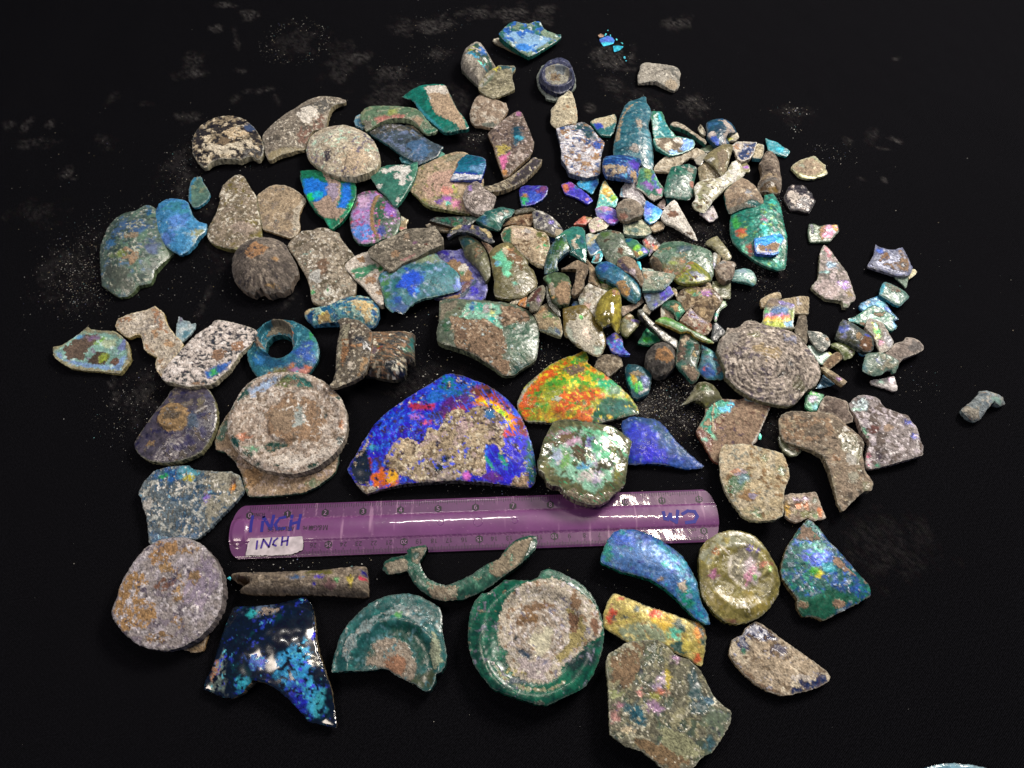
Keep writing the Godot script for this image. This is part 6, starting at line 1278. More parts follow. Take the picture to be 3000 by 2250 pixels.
	shard("glass_shard", "long brown splinter of glass hanging from the foot of the teal arch shard", "glass shard", "glass shards spread on black cloth", 50.3, -85.7, "y=14.3 th=4 dome=4 side=5a4a34", "c 66543c 77634a", "-6.1,-11.2 1.3,-16 6.6,-14.2 9.4,-12.4 9.6,-7 7.4,-0.4 5.2,6.1 5.4,10.8 1.9,15.4 -2,19.5 -4.8,17.7 -5.1,14.3 -2,7.3 -0.7,-1 -0.1,-5.8 -5.8,-7 -12.1,-6.4 -8.1,-10", ["l a08a68 c 105 .35 .25", "n 4a3a28 .15 4 c", "n 9a8464 .2 3 c", "p 8a765a c 3 -11.3,-5.1 -3.4,-10.5 1.5,-12.9 -0.7,-5.7"])
	shard("glass_shard", "green curved shard with tan lower half and a yellow spot, below the ring-shaped loop", "glass shard", "glass shards spread on black cloth", 36, -77.7, "y=11.7 th=4 dome=5 side=4a5a40", "g 3a4c34 4a5c40", "-11.7,-9.1 -10.6,-11.5 -3.3,-14.5 4.3,-13.3 8.1,-10.3 9.3,-5 9.6,0.9 8.8,12.5 7.1,17.7 -0.5,18.2 -5,13.7 -7.6,4.4 -8.4,-3.8", ["n 5f7058 .15 5 g", "p 967852 c 3 -0.1,-0.4 3.9,-3.9 8.8,-2.7 8.9,6.6 7.8,18.1 0.3,19.8 -1.9,13.5 -4,6.6", "b d0b840 c 2 -6.6,6.6 1.2,4", "p a89a80 c 3 -8.1,-1.6 -5.2,-2.7 -3.5,4.3 -3.2,11.2 -6.5,8.9", "b 6a9a70 i 3 -8,-5.7 1.4,3.5", "n 7f9088 .3 3 c", "b c09040 c 3 -5.1,11.8 1.4,2.3"])
	shard("glass_shard", "tan and brown upright strip between the brown splinter and deep blue oval", "glass shard", "glass shards spread on black cloth", 63.1, -93.3, "y=9.1 th=3 dome=2", "c 7d6648 8e7654", "-3.8,-16.4 -1.1,-10.3 2.1,-6 2.6,1.9 5.9,12.6 6.6,16.8 0.7,10.9 -3.6,9.7 -2.2,0.7 -2.7,-9 -4.5,-10.9", ["n 55442c .15 4 c", "n a89068 .15 3 c", "p 4a4a28 g 3 2.5,2.8 5.7,13.5 3.7,14.7 1.2,7.6"])
	shard("glass_shard", "yellow-green thin shard showing beneath the deep blue oval", "glass shard", "glass shards spread on black cloth", 72.5, -84.1, "y=7.8 th=2", "g 5a6a34 6a7840", "-6,-7.2 -3.6,-6 1.6,-3.6 8.5,1.2 4.9,4.2 2.4,6.5 -2.3,5.4 -5.4,-0.6", ["b c0b480 c 3 0.3,1.8 2.2,2.4", "n 9a9a60 .2 4 c", "b 3f7a30 g 4 -1.4,-2.4 1.9,1.5"])
	shard("glass_chip", "small dark blue scrap under the left end of the teal arch shard", "glass chip", "small glass chips among the shards", 33.3, -131.2, "y=5.2 th=2", "i 1f3f70 284a80", "-3.7,-2.1 1.9,-4 2.8,-0.1 0.7,3.1 -1.8,3.1", ["n 3a6a60 .2 4 g"])
	shard("glass_shard", "smoky translucent shard with red and orange sparks, above the green granular shard", "glass shard", "glass shards spread on black cloth", 112.2, -123.6, "y=6.5 th=3", "g 4a4644 5a5650", "-6.4,-3.9 -2.8,-8.4 0.9,-11 4.9,-5.2 8.5,-0.7 4,5 1.4,6.2 -2.5,11.9 -2.4,5 -5.6,1.2", ["b a04a44 i 4 -3.3,-2.6 2,2.5", "b d09060 c 3 -2.2,1.8 2.2,1.6", "b b07848 i 4 3.7,2.4 2,2.5", "b a03a40 i 3 2,-0.7 1,2.5", "n 6a7078 .2 4 g", "b 4a3c60 i 5 -0.5,5.6 2,3.1"])
	shard("glass_shard", "big green granular shard with an orange-pink lower left, right of the heap centre", "glass shard", "glass shards spread on black cloth", 136.8, -107.6, "y=9.1 th=4 dome=6 side=7a8468", "g 3f5f4c 4c6c58", "-24.5,-4.7 -20.4,-9.3 -17,-13.7 -14.8,-15.6 -8.9,-16 0.1,-15.6 4.8,-13.7 11.5,-11.2 18.1,-8.7 21.7,-6.2 22.6,-1.3 22.3,4.9 21.5,11 21.2,17 19.2,21.8 11.4,26 -9.2,16.4 -16.7,14 -18,6.7 -20.3,0.6 -24.5,-2.2", ["n 5f7a68 .05 5 g", "n 35503c .15 3 g", "p 6a6a48 g 8 -18.8,8.9 -8.3,1.6 1.4,1.6 -1.6,11.3 -10,17.3 -16.6,16.2", "b a8785c i 6 -12.5,13.7 4.8,2.7", "b 8a9a50 i 5 -9.3,5.9 2.4,1.8", "b b08060 i 3 -2.9,5.3 2.4,1.5", "n 90a090 .25 2.2 c", "n a88860 .3 2.2 c", "b 35505a g 8 -0.1,-7.1 4.4,3.1", "b 8a7a58 c 3 -12.8,-7.7 2.5,1.2"])
	shard("glass_shard", "glossy olive-gold shard with blue-grey flakes and an orange tip, lying on the green granular shard", "glass shard", "glass shards spread on black cloth", 140.4, -87.1, "y=15.6 th=3 dome=4 shine=0.3 side=6a6a2a", "g 5f6a28 6e7830", "-15.6,4.2 -11.3,-0.5 -6.2,-7.7 -2.2,-13.7 1.8,-14.9 5.2,-10.7 8.9,-5.3 13.1,-0.5 13.9,4.8 10.8,6.6 4.7,9.5 -3,10.1 -7.7,10.1 -12.2,7.8", ["b a0642c c 5 -1,-11.2 2.4,2.1", "p 7a5a38 c 3 -15.2,4.9 -6.6,-4.6 -1.4,-7.6 -4.9,-2.2 -11.3,3.7", "p 7a8090 i 3 -6.7,1.3 -0.2,-1.6 8,1.9 9.1,4.3 6.3,7.8 -3.1,7.2 -3.7,4.3 -1.7,3.1", "p 6a4a38 c 2 -4.1,7.8 -0.9,4.3 3.1,3.1 0.7,6.6 -3.3,9", "b c0b0c8 i 2 -3,-6.4 1.8,2.3", "b 6a4f48 g 2 -3.3,-6.4 1,1.2", "b b0a020 i 5 -8,8.4 2.4,1.8", "l 8a8a30 g 60 .4 .2", "b 3a6a30 g 5 -9.3,7.2 2.8,2.9", "b c8c090 i 3 9.5,4.9 1.9,0.8"])
	shard("glass_shard", "pale green and cream mottled fan-shaped shard left of the olive-gold shard", "glass shard", "glass shards spread on black cloth", 110.8, -82.4, "y=15.6 th=3 dome=3 side=5f8a80", "c 7d8a72 8d9880", "-9.9,-8.3 -9,-11.2 -0.9,-10 -0.6,-7.7 8.9,-7.1 16.5,-6.5 16.3,-4.1 11.7,3 5.4,10 -0.4,11.2 -7,11.2 -10.8,11.2 -10.9,6.5 -9.1,1.8", ["n b8b098 .02 4 c", "n 4f6a5c .14 3.5 g", "b a88458 c 3 -8.7,-1 2.1,2.4", "b 8fb0a8 i 4 -5.7,-8.1 2.9,1.5", "n d0c8b0 .22 3 c", "p 5a7a80 g 3 5.2,7.8 15.8,-3.3 11.2,4.9 5.9,11.3", "p 6a8a70 g 3 -11.7,9.6 -0.7,10.7 4.9,11.3 -0.8,12.5 -11.2,12.6"])
	shard("glass_shard", "olive rectangular strip sloping down to the brown lump at right of heap", "glass shard", "glass shards spread on black cloth", 167.7, -121.6, "y=5.2 th=3 dome=2 side=8a8868", "g 6f6c4c 7f7b5a", "-10.8,-5 -8.6,-8.2 -4.4,-10.2 0,-12.7 1.5,-8.9 4.2,-2.5 6.9,3.2 8.8,9.5 7.2,12 4,13.2 -0.3,8.9 -2.5,2.6 -5.9,-1.8", ["n 8a8666 .15 4 g", "n 585538 .2 4 g", "l a09c78 g 140 .25 .45", "n c8c4a0 .36 2 c", "b a89c70 c 3 1.3,9.2 2.5,2.5"])
	shard("glass_shard", "grey-brown earthy lump between olive strip and pale aqua blade", "glass shard", "glass shards spread on black cloth", 169.6, -96.6, "y=7.8 th=5 dome=5", "c 7d6c5c 8c7a68", "-9.7,-0.9 -5.6,-6.3 -1,-11.3 0.5,-8.2 4.5,-8.8 7.9,-8.5 8.2,-5.1 6,-1.5 5.3,3.4 3,9.4 0.3,11.2 -3.3,12.7 -7.2,10 -8.9,4", ["n 65564a .1 5 c", "n a08e78 .15 4 c", "b d0c8bc c 2 5.3,-4 1.1,1.7", "b 8a8c88 c 4 -3.4,-5.8 1.9,2.4", "n 9a9080 .28 2.5 c", "n 4f4438 .26 2.5 c"])
	shard("glass_shard", "pale aqua blade-shaped shard with fine horizontal lines, right of the grey-brown lump", "glass shard", "glass shards spread on black cloth", 184.9, -93.8, "y=3.9 th=3 dome=3 side=4f8a80", "g 5f8a88 6f9a94", "-11.4,4 -9.7,-1.4 -7.6,-5.7 -2.9,-7.6 0.7,-8.5 4.9,-6.9 7.7,-2.7 8.9,2.2 7.7,7 5.5,8.2 0.9,6.4 -4.7,4.9", ["l 9fb8b4 g 8 .45 .1", "l 3f7a70 g 10 .3 .35", "b 8aa4b0 g 6 -1.9,-4.3 3.4,1.8", "b 4a8a98 g 5 4.2,7.1 2.4,1.5", "n 7f9a80 .2 5 g"])
	shard("glass_shard", "dark brown pebble-like shard in the gap left of the green granular shard", "glass shard", "glass shards spread on black cloth", 115, -103.1, "y=6.5 th=4 dome=5", "c 4c3d28 5c4a32", "-5.2,-5.4 -2.6,-8.8 1.5,-6 4.5,-1.1 5.7,4.4 4.3,6.9 -0.1,6.6 -3.3,3.8 -4.9,-0.5", ["n 7a6848 .15 4 c", "n 2c2418 .15 4 c", "p b8aa88 c 1.5 -5.8,-3 -3.3,-6.4 -2.9,-5.5 -5,-1.8 -4.7,3.7 -5.5,1.9"])


func pieces_c() -> void:
	shard("glass_chip", "pale glassy splinter leaning at the right edge of the green granular shard", "glass chip", "small glass chips among the shards", 160.4, -104.7, "y=10.4 th=3", "g 6a7068 848a80", "-0.6,-6.4 0.9,-8.3 3.6,-6.4 1.5,2.2 -0.8,8.3 -2.7,8.3 -1.9,2.2", ["n b0b0a8 .1 3 c", "b 8a8aa8 i 3 -1.1,5.3 1,3"])
	shard("glass_chip", "tan chip wedged between pale glassy splinter and olive strip", "glass chip", "small glass chips among the shards", 164, -106.5, "y=9.1 th=3", "c 7d6c48 8e7c56", "-0.1,-5.9 2.7,-2.5 0.7,3.6 -2,4.9 -1.3,0", ["n b0a078 .2 3 c"])
	shard("glass_shard", "olive-green granular panel below the grey-brown lump", "glass shard", "glass shards spread on black cloth", 165, -80.9, "y=5.2 th=3", "g 4a4f34 585c3e", "-7.2,-7.4 -0.3,-8 7.9,-7.4 6.3,2.2 5,9.8 -3.1,9.8 -8.7,1", ["n 6f7050 .1 4 g", "n 8a8468 .26 2.5 c", "n 363a26 .2 4 g"])
	shard("glass_shard", "brown and cream shard with a purplish mottled right half, below the large olive shard", "glass shard", "glass shards spread on black cloth", 18.2, -67.9, "y=10.4 th=3 dome=3", "c 6a6450 7d7862", "-6.9,2.4 -5.9,-1.7 -3.9,-4.6 -0.1,-8.7 2.9,-11.6 5.8,-12.8 7.6,-9.9 7.8,-5.8 6.5,-0.5 4,4.7 1.5,11 -2.3,12.1 -4.6,11 -5,7.5 -7.4,7", ["p 552c20 c 3 -5.9,1.3 -0.1,-7.4 3.2,-9.7 4.6,-7.4 1.7,-2.7 -0.8,3.1 -5,5.4", "n b8b498 .2 3 c", "p c0b090 c 2 -6.4,-0.4 -0.1,-7.4 -1.1,-4.5 -4.5,1.3", "b 7a5f80 i 4 2.1,2.5 1.4,2.9", "n 4a4834 .3 3 g", "b 2f7a70 i 3 -5.7,6.2 1.2,1.1"])
	shard("glass_chip", "bright orange chip with a dark spot, above the large green and brown oval fragment", "glass chip", "small glass chips among the shards", 8.8, -66.1, "y=9.1 th=2", "g b0702c c08038", "-4.3,1.6 -3.6,-1 -0.2,-3.9 2.6,-5.1 2.8,-2.2 2.1,2.4 1.4,4.7 -0.8,3.6", ["b 3a2418 g 2 -1.7,1.8 1.2,1.2"])
	shard("glass_shard", "cream edge strip at top left of the large green and brown oval fragment", "glass shard", "glass shards spread on black cloth", 4.4, -68.7, "y=7.8 th=2", "c bcae8e cabd9e", "-6.3,1.8 -4.4,0.6 -0.5,-1.1 4.3,-3.5 7.1,-3.9 4.3,-1.7 0.4,1.2 -0.5,3.2 -4.4,3.5", [])
	shard("glass_shard", "tan and green boat-shaped shard with its point down, left of the white-faced olive shard", "glass shard", "glass shards spread on black cloth", 27.7, -51.4, "y=6.5 th=3 dome=4 side=9a9a78", "c 917c54 a08c64", "-11.6,-6 -7.7,-7.7 -6.2,-12.3 -2.4,-15.1 -0.9,-15.4 0.4,-11.7 3.2,-7.7 7.3,-3.7 9.5,2 10.2,8.7 10.4,14.3 9.3,16.5 4.9,15.1 -1.5,12 -7.1,9.3 -7.9,3.7 -9.7,-2", ["p 46584a g 4 -2,-13.5 0.7,-9.4 7.1,-2 9.3,4.1 6.1,2.5 1.5,-2.6 -1.2,-7.7", "n 6f7a4c .1 5 g", "b a07848 c 6 -4,-9.4 2.8,3.4", "b 5a7a4c g 5 -0.4,-2 2.8,2.8", "n b0a078 .2 3.5 c", "p 7a8878 c 5 -7.2,9.7 5,8.6 9.5,11.9 9.3,17.4 0.2,14.1", "n c8bc94 .3 2.5 c", "b 4a5a7a i 4 6.7,12.5 1.9,1.7"])
	shard("glass_shard", "long thin dark rim strip with yellow flakes, bending down left of the tan-fronted green shard", "rim fragment", "rim fragments", 31, -64.9, "y=10.4 th=3", "g 3a3c30 4a4c3e", "-4.7,-13.5 -3.7,-14.7 -2.4,-8.8 -0.6,-3 2.1,0.5 4.8,5.1 6,11.9 4.6,13 1,8.5 -2.7,3.9 -4.4,-3", ["p c8a850 c 2 -2.3,-12.9 0,-10 2.2,-3.6 3.1,-0.1 1.2,-1.8 -1,-7.6", "b a8a898 c 3 -3,-4.1 0.7,2.3", "n 6a6850 .2 3 c"])
	shard("glass_shard", "large olive shard with a broad pearly white face, at the lower edge of the heap", "glass shard", "glass shards spread on black cloth", 54.6, -40.6, "y=9.1 th=3 dome=4 shine=0.2 side=544c20", "g 584a18 66571f", "-15.8,-14.4 -15.5,-17.8 -12.1,-18.9 -7.3,-20.1 -2.6,-20.9 1.7,-21.2 3.9,-17.8 6.5,-13.3 8.1,-8.7 10.8,-5.4 13.3,-1.5 14.9,4.6 15.8,9 15.3,13.3 13.6,18.7 11.1,21.9 8.8,23.1 4.7,21.4 -0.6,18.2 -5.9,14.4 -9.5,10.6 -12.6,6.8 -15.3,5.7 -15.7,0.2 -15.6,-7.6", ["n 6f5f2c .12 5 g", "p b8b098 c 3 -14.3,-0.5 -12.2,-7.1 -7.6,-6.6 -6,-9.9 -7.3,-13.9 -5.9,-13.3 -4.1,-10.5 0.9,-9.4 3,-13.9 1.7,-16.2 3.6,-16.2 3.9,-11.6 3.2,-7.1 4,-4.9 5.1,0.6 8.9,8.3 8.1,13.2 13,15.9 12.8,20.7 9.9,22 5,20.7 -0.7,17 -6.1,13.2 -11.4,8.9 -14,2.8", "p a8b0a0 i 4 -13.8,-1.6 -10.1,-0.5 -6.9,10.5 -8.8,12.7 -12.3,7.2", "b 4fb050 i 2 -2.6,-9.1 1.6,1.6", "p a0b0a0 i 4 6.2,15.3 13.1,15.3 11.4,21.2 6.4,20.2", "n c8c4b0 .3 5 c", "b d0c0b0 i 5 0.8,4.5 2.8,4.9", "n 9a9078 .35 3 c"])
	shard("glass_shard", "yellow-green translucent curved shard right of the white-faced olive shard", "glass shard", "glass shards spread on black cloth", 74, -52.9, "y=14.3 th=3 dome=7 shine=0.5 side=78702c", "g 6a6020 7c7228", "-11.7,2.6 -9.9,-4.2 -8.2,-9.3 -4.7,-14.5 -0.1,-19.1 4.3,-22 6.8,-23.2 8.5,-20.8 9.1,-15.6 9.4,-9.9 8.8,-0.8 8,7 6.6,13.7 5.9,18.1 3.6,17.5 1.6,13.7 0.4,10.9 -3,12.6 -6.3,14.8 -8,11.5 -9.3,9.8 -11.7,7", ["p a89c3c g 4 1.9,1 6.1,-6.3 8.2,-6.3 6.2,5.4 3.1,11 0.2,13.2", "n 8a7c30 .15 5 g", "b a0704c c 4 4.9,-16.6 2.3,2.9", "n 4f4a18 .2 5 g", "b 857c38 g 6 -4.3,-4.6 3.7,6.7", "l b0a448 g 110 .35 .42", "b c8b880 c 2 -1.9,10.4 0.6,1.1"])
	shard("glass_shard", "white flecked squarish shard behind the yellow-green translucent shard", "glass shard", "glass shards spread on black cloth", 60.7, -67.9, "y=10.4 th=3 dome=2 side=8a9088", "c a09880 b4ab94", "-9.7,0.1 -7.8,-5.2 -4.2,-10.4 -1.2,-14 3,-11 7.6,-8.7 13.2,-6.3 9.7,-2.3 5.6,3 3.4,9.3 1.6,16.1 -0.6,12.7 -4.1,7.5 -7.4,6.4 -9.1,3", ["n d4d0c0 .08 2.6 c", "n 7a6c54 .15 3 c", "b a8a098 i 4 -1.8,-2.6 2.8,2.3", "b 8a9a90 g 4 -7.3,2.6 2.4,2.9", "n b8a0c0 .36 3 i", "n e0dcd0 .3 2.2 c", "b c8a898 i 4 -3.2,6.1 1.9,2.3"])
	shard("glass_chip", "tiny slate-blue chip between the brown splinter tip and the white flecked shard", "glass chip", "small glass chips among the shards", 48.8, -64.8, "y=7.8 th=2", "i 4a6070 58707c", "-3.1,0.2 -1.1,-3 1.8,-3 4,0.8 1.1,1.9 -2.7,3.1", ["b 3058a0 i 2 -1.2,0.2 1.2,1.4"])
	shard("glass_shard", "blue and violet speckled spike of glass pointing down below the yellow-green shard", "glass shard", "glass shards spread on black cloth", 78.9, -30, "y=5.2 th=2.5", "i 3f4aa8 4a58b8", "-7.9,-5.5 -5.1,-8.3 -1.2,-11.1 1.5,-10 3.3,-7.7 4.7,-4.4 4.5,1.1 6,5.4 9.2,10 5.7,10.1 1.2,9.2 -2.4,8.1 -5,4.9 -6.6,0.5 -7.8,-2.2", ["n 3080c0 .15 3 i", "b a89838 g 4 0.9,-7.2 2.1,2.8", "n 6a58c0 .15 3 i", "n 50b0b8 .26 2.5 i", "b b07858 i 3 -4.6,5.9 1.6,1.4", "n c0a0a8 .36 2.2 i", "b 3438a0 i 5 4.1,7 2.8,2.2"])
	shard("glass_shard", "brown-grey flat pebble shard touching the right end of the rainbow-green fragment", "glass shard", "glass shards spread on black cloth", 72.8, -14.4, "y=1.3 th=4 dome=2", "c 77684f 877860", "-11.6,2.1 -9.7,-2.5 -7.1,-7.3 -3.4,-8.1 2.2,-8.4 6.7,-7.6 8.9,-5.7 9.7,-0.9 9.8,1.8 5.9,5 2,8.2 -1.3,10.8 -4.3,7.6 -7.8,5", ["n 5f523e .08 4 c", "n a29478 .12 3 c", "n c8bca0 .3 2.5 c", "b a89c88 c 4 -1.8,9.4 1.8,2.1"])
	shard("glass_shard", "small violet-topped grey and amber shard right of the yellow-green shard", "glass shard", "glass shards spread on black cloth", 89.3, -46.7, "y=7.8 th=3 dome=3 side=5f6a28", "g 6a6840 7a7850", "-6.2,-2.9 -4.6,-5.7 -1.5,-9.1 0.5,-10.8 2.7,-8 4.2,-4 7.5,-3.5 9.1,-3.5 7.1,1 4,5.5 0.4,9.3 -2.6,12.6 -5.7,9.9 -7.8,7.1 -7.2,2.1", ["p 8a6c44 c 3 -6,-2.3 -0.9,-7.9 2.6,-4.5 1.4,-1.1 -2.4,0.5", "b c8b898 c 3 1,-7.3 1.9,1.7", "b 5a4a88 i 3 4.7,-1.7 2.8,1.7", "n 8a9070 .2 4 c", "b 7a8078 g 5 -0.8,3.3 3.3,2.2"])
	shard("glass_shard", "pinkish tan flat shard under the teal end of the deep blue oval", "glass shard", "glass shards spread on black cloth", 93.2, -63.5, "y=7.8 th=3 side=5a5244", "c 8f7a66 a08b76", "-9.3,1.9 -5.4,0.8 0,-1.5 5.2,-7.3 8,-12 9.3,-4.4 5.6,-0.4 0.5,3.7 -4.5,7.6 -9.5,11.6", ["n 75624f .15 4 c", "n b8a890 .25 3 c"])
	shard("glass_shard", "clouded shard with a violet-blue right corner, below the pale green mottled shard", "glass shard", "glass shards spread on black cloth", 112.6, -67.5, "y=13 th=2.5 shine=0.3 side=7a8080", "g 5a6468 687278", "-11.3,-4 -8.2,-6.3 -1.6,-5.8 3.4,-8.1 8.5,-11.6 10.1,-8.7 11.8,-2.3 9.1,0.6 5.1,3.5 1,6.9 -3,9.8 -6.5,12 -8.6,9.2 -9.6,4.6", ["p 5048b0 i 5 -0.1,-1.1 3.3,-7.5 8.9,-11 11.8,-2.3 5.1,2.9 1.5,1.2", "b 7a90b8 i 4 -8.2,-1.1 1.9,2.3", "b 5a58b0 i 3 -3.2,6.9 1.2,2.8", "b 6a6cc8 i 5 7.9,-5.8 1.9,3.5", "n 5f8098 .2 4 i", "n 4a4c48 .2 4 g"])
	shard("glass_chip", "cream wedge chip under the point of the clouded violet-cornered shard", "glass chip", "small glass chips among the shards", 102.8, -58.1, "y=9.1 th=4", "c b0a488 c2b69a", "-3.5,0.9 -2.5,-2.5 -0.6,-4.8 1.7,-1.9 3.5,1.5 1.9,4.3 -0.6,2.6", ["n 6a5c48 .2 3 c"])
	shard("glass_chip", "pale gold chip with green flecks at right of the clouded violet-cornered shard", "glass chip", "small glass chips among the shards", 126, -74.3, "y=11.7 th=2", "c a89468 b8a478", "-2.9,-2 -0.7,-4.4 1.4,-2 1.8,0.9 0.9,5 -0.5,2.6", ["n d0c8b0 .2 3 c", "b 5a9a58 i 2 -1.9,-2 1,0.9"])
	shard("glass_shard", "grey-black curved rim strip sweeping down to the right from the violet-topped shard", "rim fragment", "rim fragments", 109.1, -39.3, "y=10.4 th=5 side=2c2e2c", "g 4a4c46 5a5c54", "-14.2,-15.2 -10.8,-16.8 -8.4,-12.3 -5,-7.9 -0.7,-4 4.3,1 9.4,5.4 14.6,9.2 14.2,15.1 12.8,17 8.6,13.5 3.5,9.7 -0.6,4.3 -5.6,-1.2 -9.7,-7.3 -12.3,-10.6", ["p 2e302e g 2 -13.9,-14 -5.5,-2.3 2.8,7.6 12.9,16.2 12.8,17 3.5,9.7 -5.7,-0.6 -12.3,-10.1", "l 7a7868 g 42 .4 .4", "b c8bc98 c 2 -9.7,-7.9 0.7,1.7", "n 6a685a .2 4 g"])
	shard("glass_shard", "bright emerald triangular shard left of the dark round pebble with an ochre top", "glass shard", "glass shards spread on black cloth", 103.9, -36.7, "y=2.6 th=3", "i 0f5a40 17684a", "-8.6,3.1 -6.2,-0.7 -3.9,-5.2 -0.7,-9.7 2.8,-6.9 6.7,-3.5 9,-0.2 8.5,2.6 4.6,4.2 0.7,6.1 -4.4,5.9 -8.5,4.2", ["b 2a9a28 i 5 -1.6,0.9 2.8,2.8", "n 0a4434 .15 4 g", "b 30a080 i 3 -7.2,-0.2 0.9,1.1", "n 2a8a60 .25 3 i"])
	shard("glass_lump", "dark round pebble-like bead with an ochre centre on its top", "bead", "", 110.1, -15.9, "y=2.6 th=8 dome=14", "c 46413c 57514a", "-10.8,-2.6 -8.8,-6.9 -5.8,-10.1 -1.8,-13.4 2.4,-14.2 6.9,-12.8 10.3,-9.6 11.7,-5.8 11.3,0.6 10.5,5.9 7.4,9.6 3.5,13.2 -1.2,14.8 -5.6,13.7 -8.5,10.1 -10.4,5.9 -11.4,1.7", ["n 332f2c .1 5 c", "n 6f685c .15 4 c", "p 97692f c 3 -5,-0.7 -2.6,-4.4 2,-5.4 6.8,-3.3 8.6,0.9 6.8,5.6 1.7,7.2 -3.2,6.1 -5.1,3", "n 8a6a3c .36 3 c", "b 6c5030 c 3 1.4,0.9 2.7,2.1", "b 8a7040 c 3 -11.6,10.3 1.3,3.1"])
	shard("glass_shard", "green leaf-shaped shard with a yellow edge lying across the centre gap", "glass shard", "glass shards spread on black cloth", 128, -36.4, "y=15.6 th=3 dome=2 shine=0.3 side=a08c38", "g 4a7a34 5a8a44", "-21.3,-6.9 -18.1,-9.1 -15.2,-10.8 -12.4,-11.4 -8.8,-10.2 -4.5,-6.9 -0.2,-4.2 3.5,-0.3 6.6,1.3 10.9,3.5 15.1,6.2 18.9,8.9 21.5,11.6 16.3,11.3 11.2,8.9 7.7,7.3 4.6,3 1.9,1.9 -2.7,2.7 -7.1,0.2 -11.4,-2.2 -16.7,-4.7", ["p 6a9a78 g 5 -10.4,-5.6 -5.8,-5.6 0.2,-1.2 1.7,2.1 -4.5,-0.1", "b 5aa030 i 5 -12.9,-8.3 2.8,1.7", "p 6f8a74 g 4 1.8,1 10.6,4.3 20.5,11.8 14.5,9.7 5.9,5.4", "p b89a40 c 1.5 -21.6,-6.1 -16.9,-4.5 -9.9,-0.6 -3,3.2 -7.4,1 -13.5,-2 -19.7,-4.5", "b b09028 c 3 10.8,9.7 3.2,1", "n 7fa868 .25 4 g"])
	shard("glass_shard", "brown crusted shard with a lilac upper corner, in front of the rainbow-topped brown shard", "glass shard", "glass shards spread on black cloth", 138.1, -43.8, "y=14.3 th=3 dome=3", "c 8a7058 9b8168", "-12.4,-1 -9.7,-4.3 -7,-7.7 -4.3,-11.6 -2.2,-13.3 -0.2,-10.5 2.1,-6 5.4,-2.7 9.4,-1 11.9,0.7 11.4,5.1 8.5,10 5.5,11.6 2.4,11.1 -0.6,9.5 -3.1,6.7 -7.3,2.9 -9.8,0.7", ["p 8a8498 i 3 -6.7,-5.3 -2.7,-12.1 2.4,-3.7 8.8,0.8 5.4,1.9 -0.7,-0.9 -4.2,-3.1", "n d0c4ac .15 2.6 c", "n 7d3c1c .12 3 c", "p 9a98a8 i 3 -12.4,0.2 -7.6,2.4 -5.3,6.8 -3.6,7.9 -8.6,3.5", "b b0a888 g 3 9,6.3 1.8,2.7", "n 5f4630 .25 3 c"])
	shard("glass_shard", "large brown rough shard with rainbow colours along its top edge, right of the centre", "glass shard", "glass shards spread on black cloth", 143.1, -63.9, "y=10.4 th=4 dome=4", "c 77603f 86704d", "-16.5,-3.8 -15.7,-7.3 -12.6,-11.4 -7.6,-13.7 -1.8,-14.3 1.8,-12.5 6.7,-13.1 11.4,-12.5 13.8,-9 16.7,-5.5 18.5,-1.5 14.9,4.8 11.1,8.2 9,13.9 7.2,17.2 3.1,16.1 -1.1,12.7 -3.9,8.2 -5.9,4.8 -9.9,7.1 -11.9,8.2 -13.3,3.7 -14.2,-0.3", ["p a89c80 c 4 -16.3,-5.5 -10.2,-11.4 -8.8,-7.3 -11.3,-1.5 -15.3,0.8", "b 3a9a80 i 4 -1.4,-5.5 2.8,2", "b 8a8a40 g 5 -6.3,-7.9 3.3,2.9", "b a070a0 i 4 5.8,-6.1 3.3,2.9", "b b8a0a8 i 4 5.3,-9.6 2.4,1.7", "b 7a5a9a i 3 8.5,-5.5 1.9,2", "n 54412a .12 4 c", "n ac946c .2 3 c", "p 9a948c g 3 10.1,-10.2 15.9,-3.8 16.8,0.2 13.3,-2.1", "b b89c68 c 4 1.4,10.4 2.3,2.8", "n c0a888 .33 2.5 c"])
	shard("glass_chip", "cream crusted chip behind the top of the large brown rough shard", "glass chip", "small glass chips among the shards", 151.5, -81, "y=9.1 th=3", "c b09c78 c0ac88", "-4.8,1.1 -2,-1.8 1.1,-3.9 3.9,-3 4,2.3 0.8,2.9 -3,2.3", ["n 7d5f40 .2 3 c", "n d0c4a8 .25 2.5 c"])
	shard("glass_shard", "pale green curved shard with pink lower tip, right of the large brown rough shard", "glass shard", "glass shards spread on black cloth", 159.6, -59.7, "y=6.5 th=2.5", "g 4a6a4c 5a7a5c", "3.3,-9.5 6,-8.4 6.7,-4.9 2.7,-2 -0.1,1.4 -1.9,6 -3.6,10 -4.9,9.4 -4.7,3.7 -3.8,-1.4 0.2,-4.3", ["b 3a8a88 i 3 -3.3,2.6 1.2,3.4", "b a060a0 i 3 -3,7.7 1.2,2", "b 7aa060 g 4 4.4,-7.2 1.9,2.3", "n 8a9a80 .2 3 g"])
	shard("glass_shard", "dark smoky small shard at left of the great coiled round base", "glass shard", "glass shards spread on black cloth", 155.7, -41.5, "y=3.9 th=3", "g 34383a 44484a", "-1.6,-9.6 1.4,-9.1 3.7,-5.1 6.9,-0.6 5,2.7 1,4.9 -0.8,8.2 -4.5,7.7 -5,4.4 -3.7,1 -2.5,-4.5", ["n 6a6a60 .15 4 c", "b 4a505c g 4 1.2,-4 2.4,2.2", "n 26282a .2 4 g"])
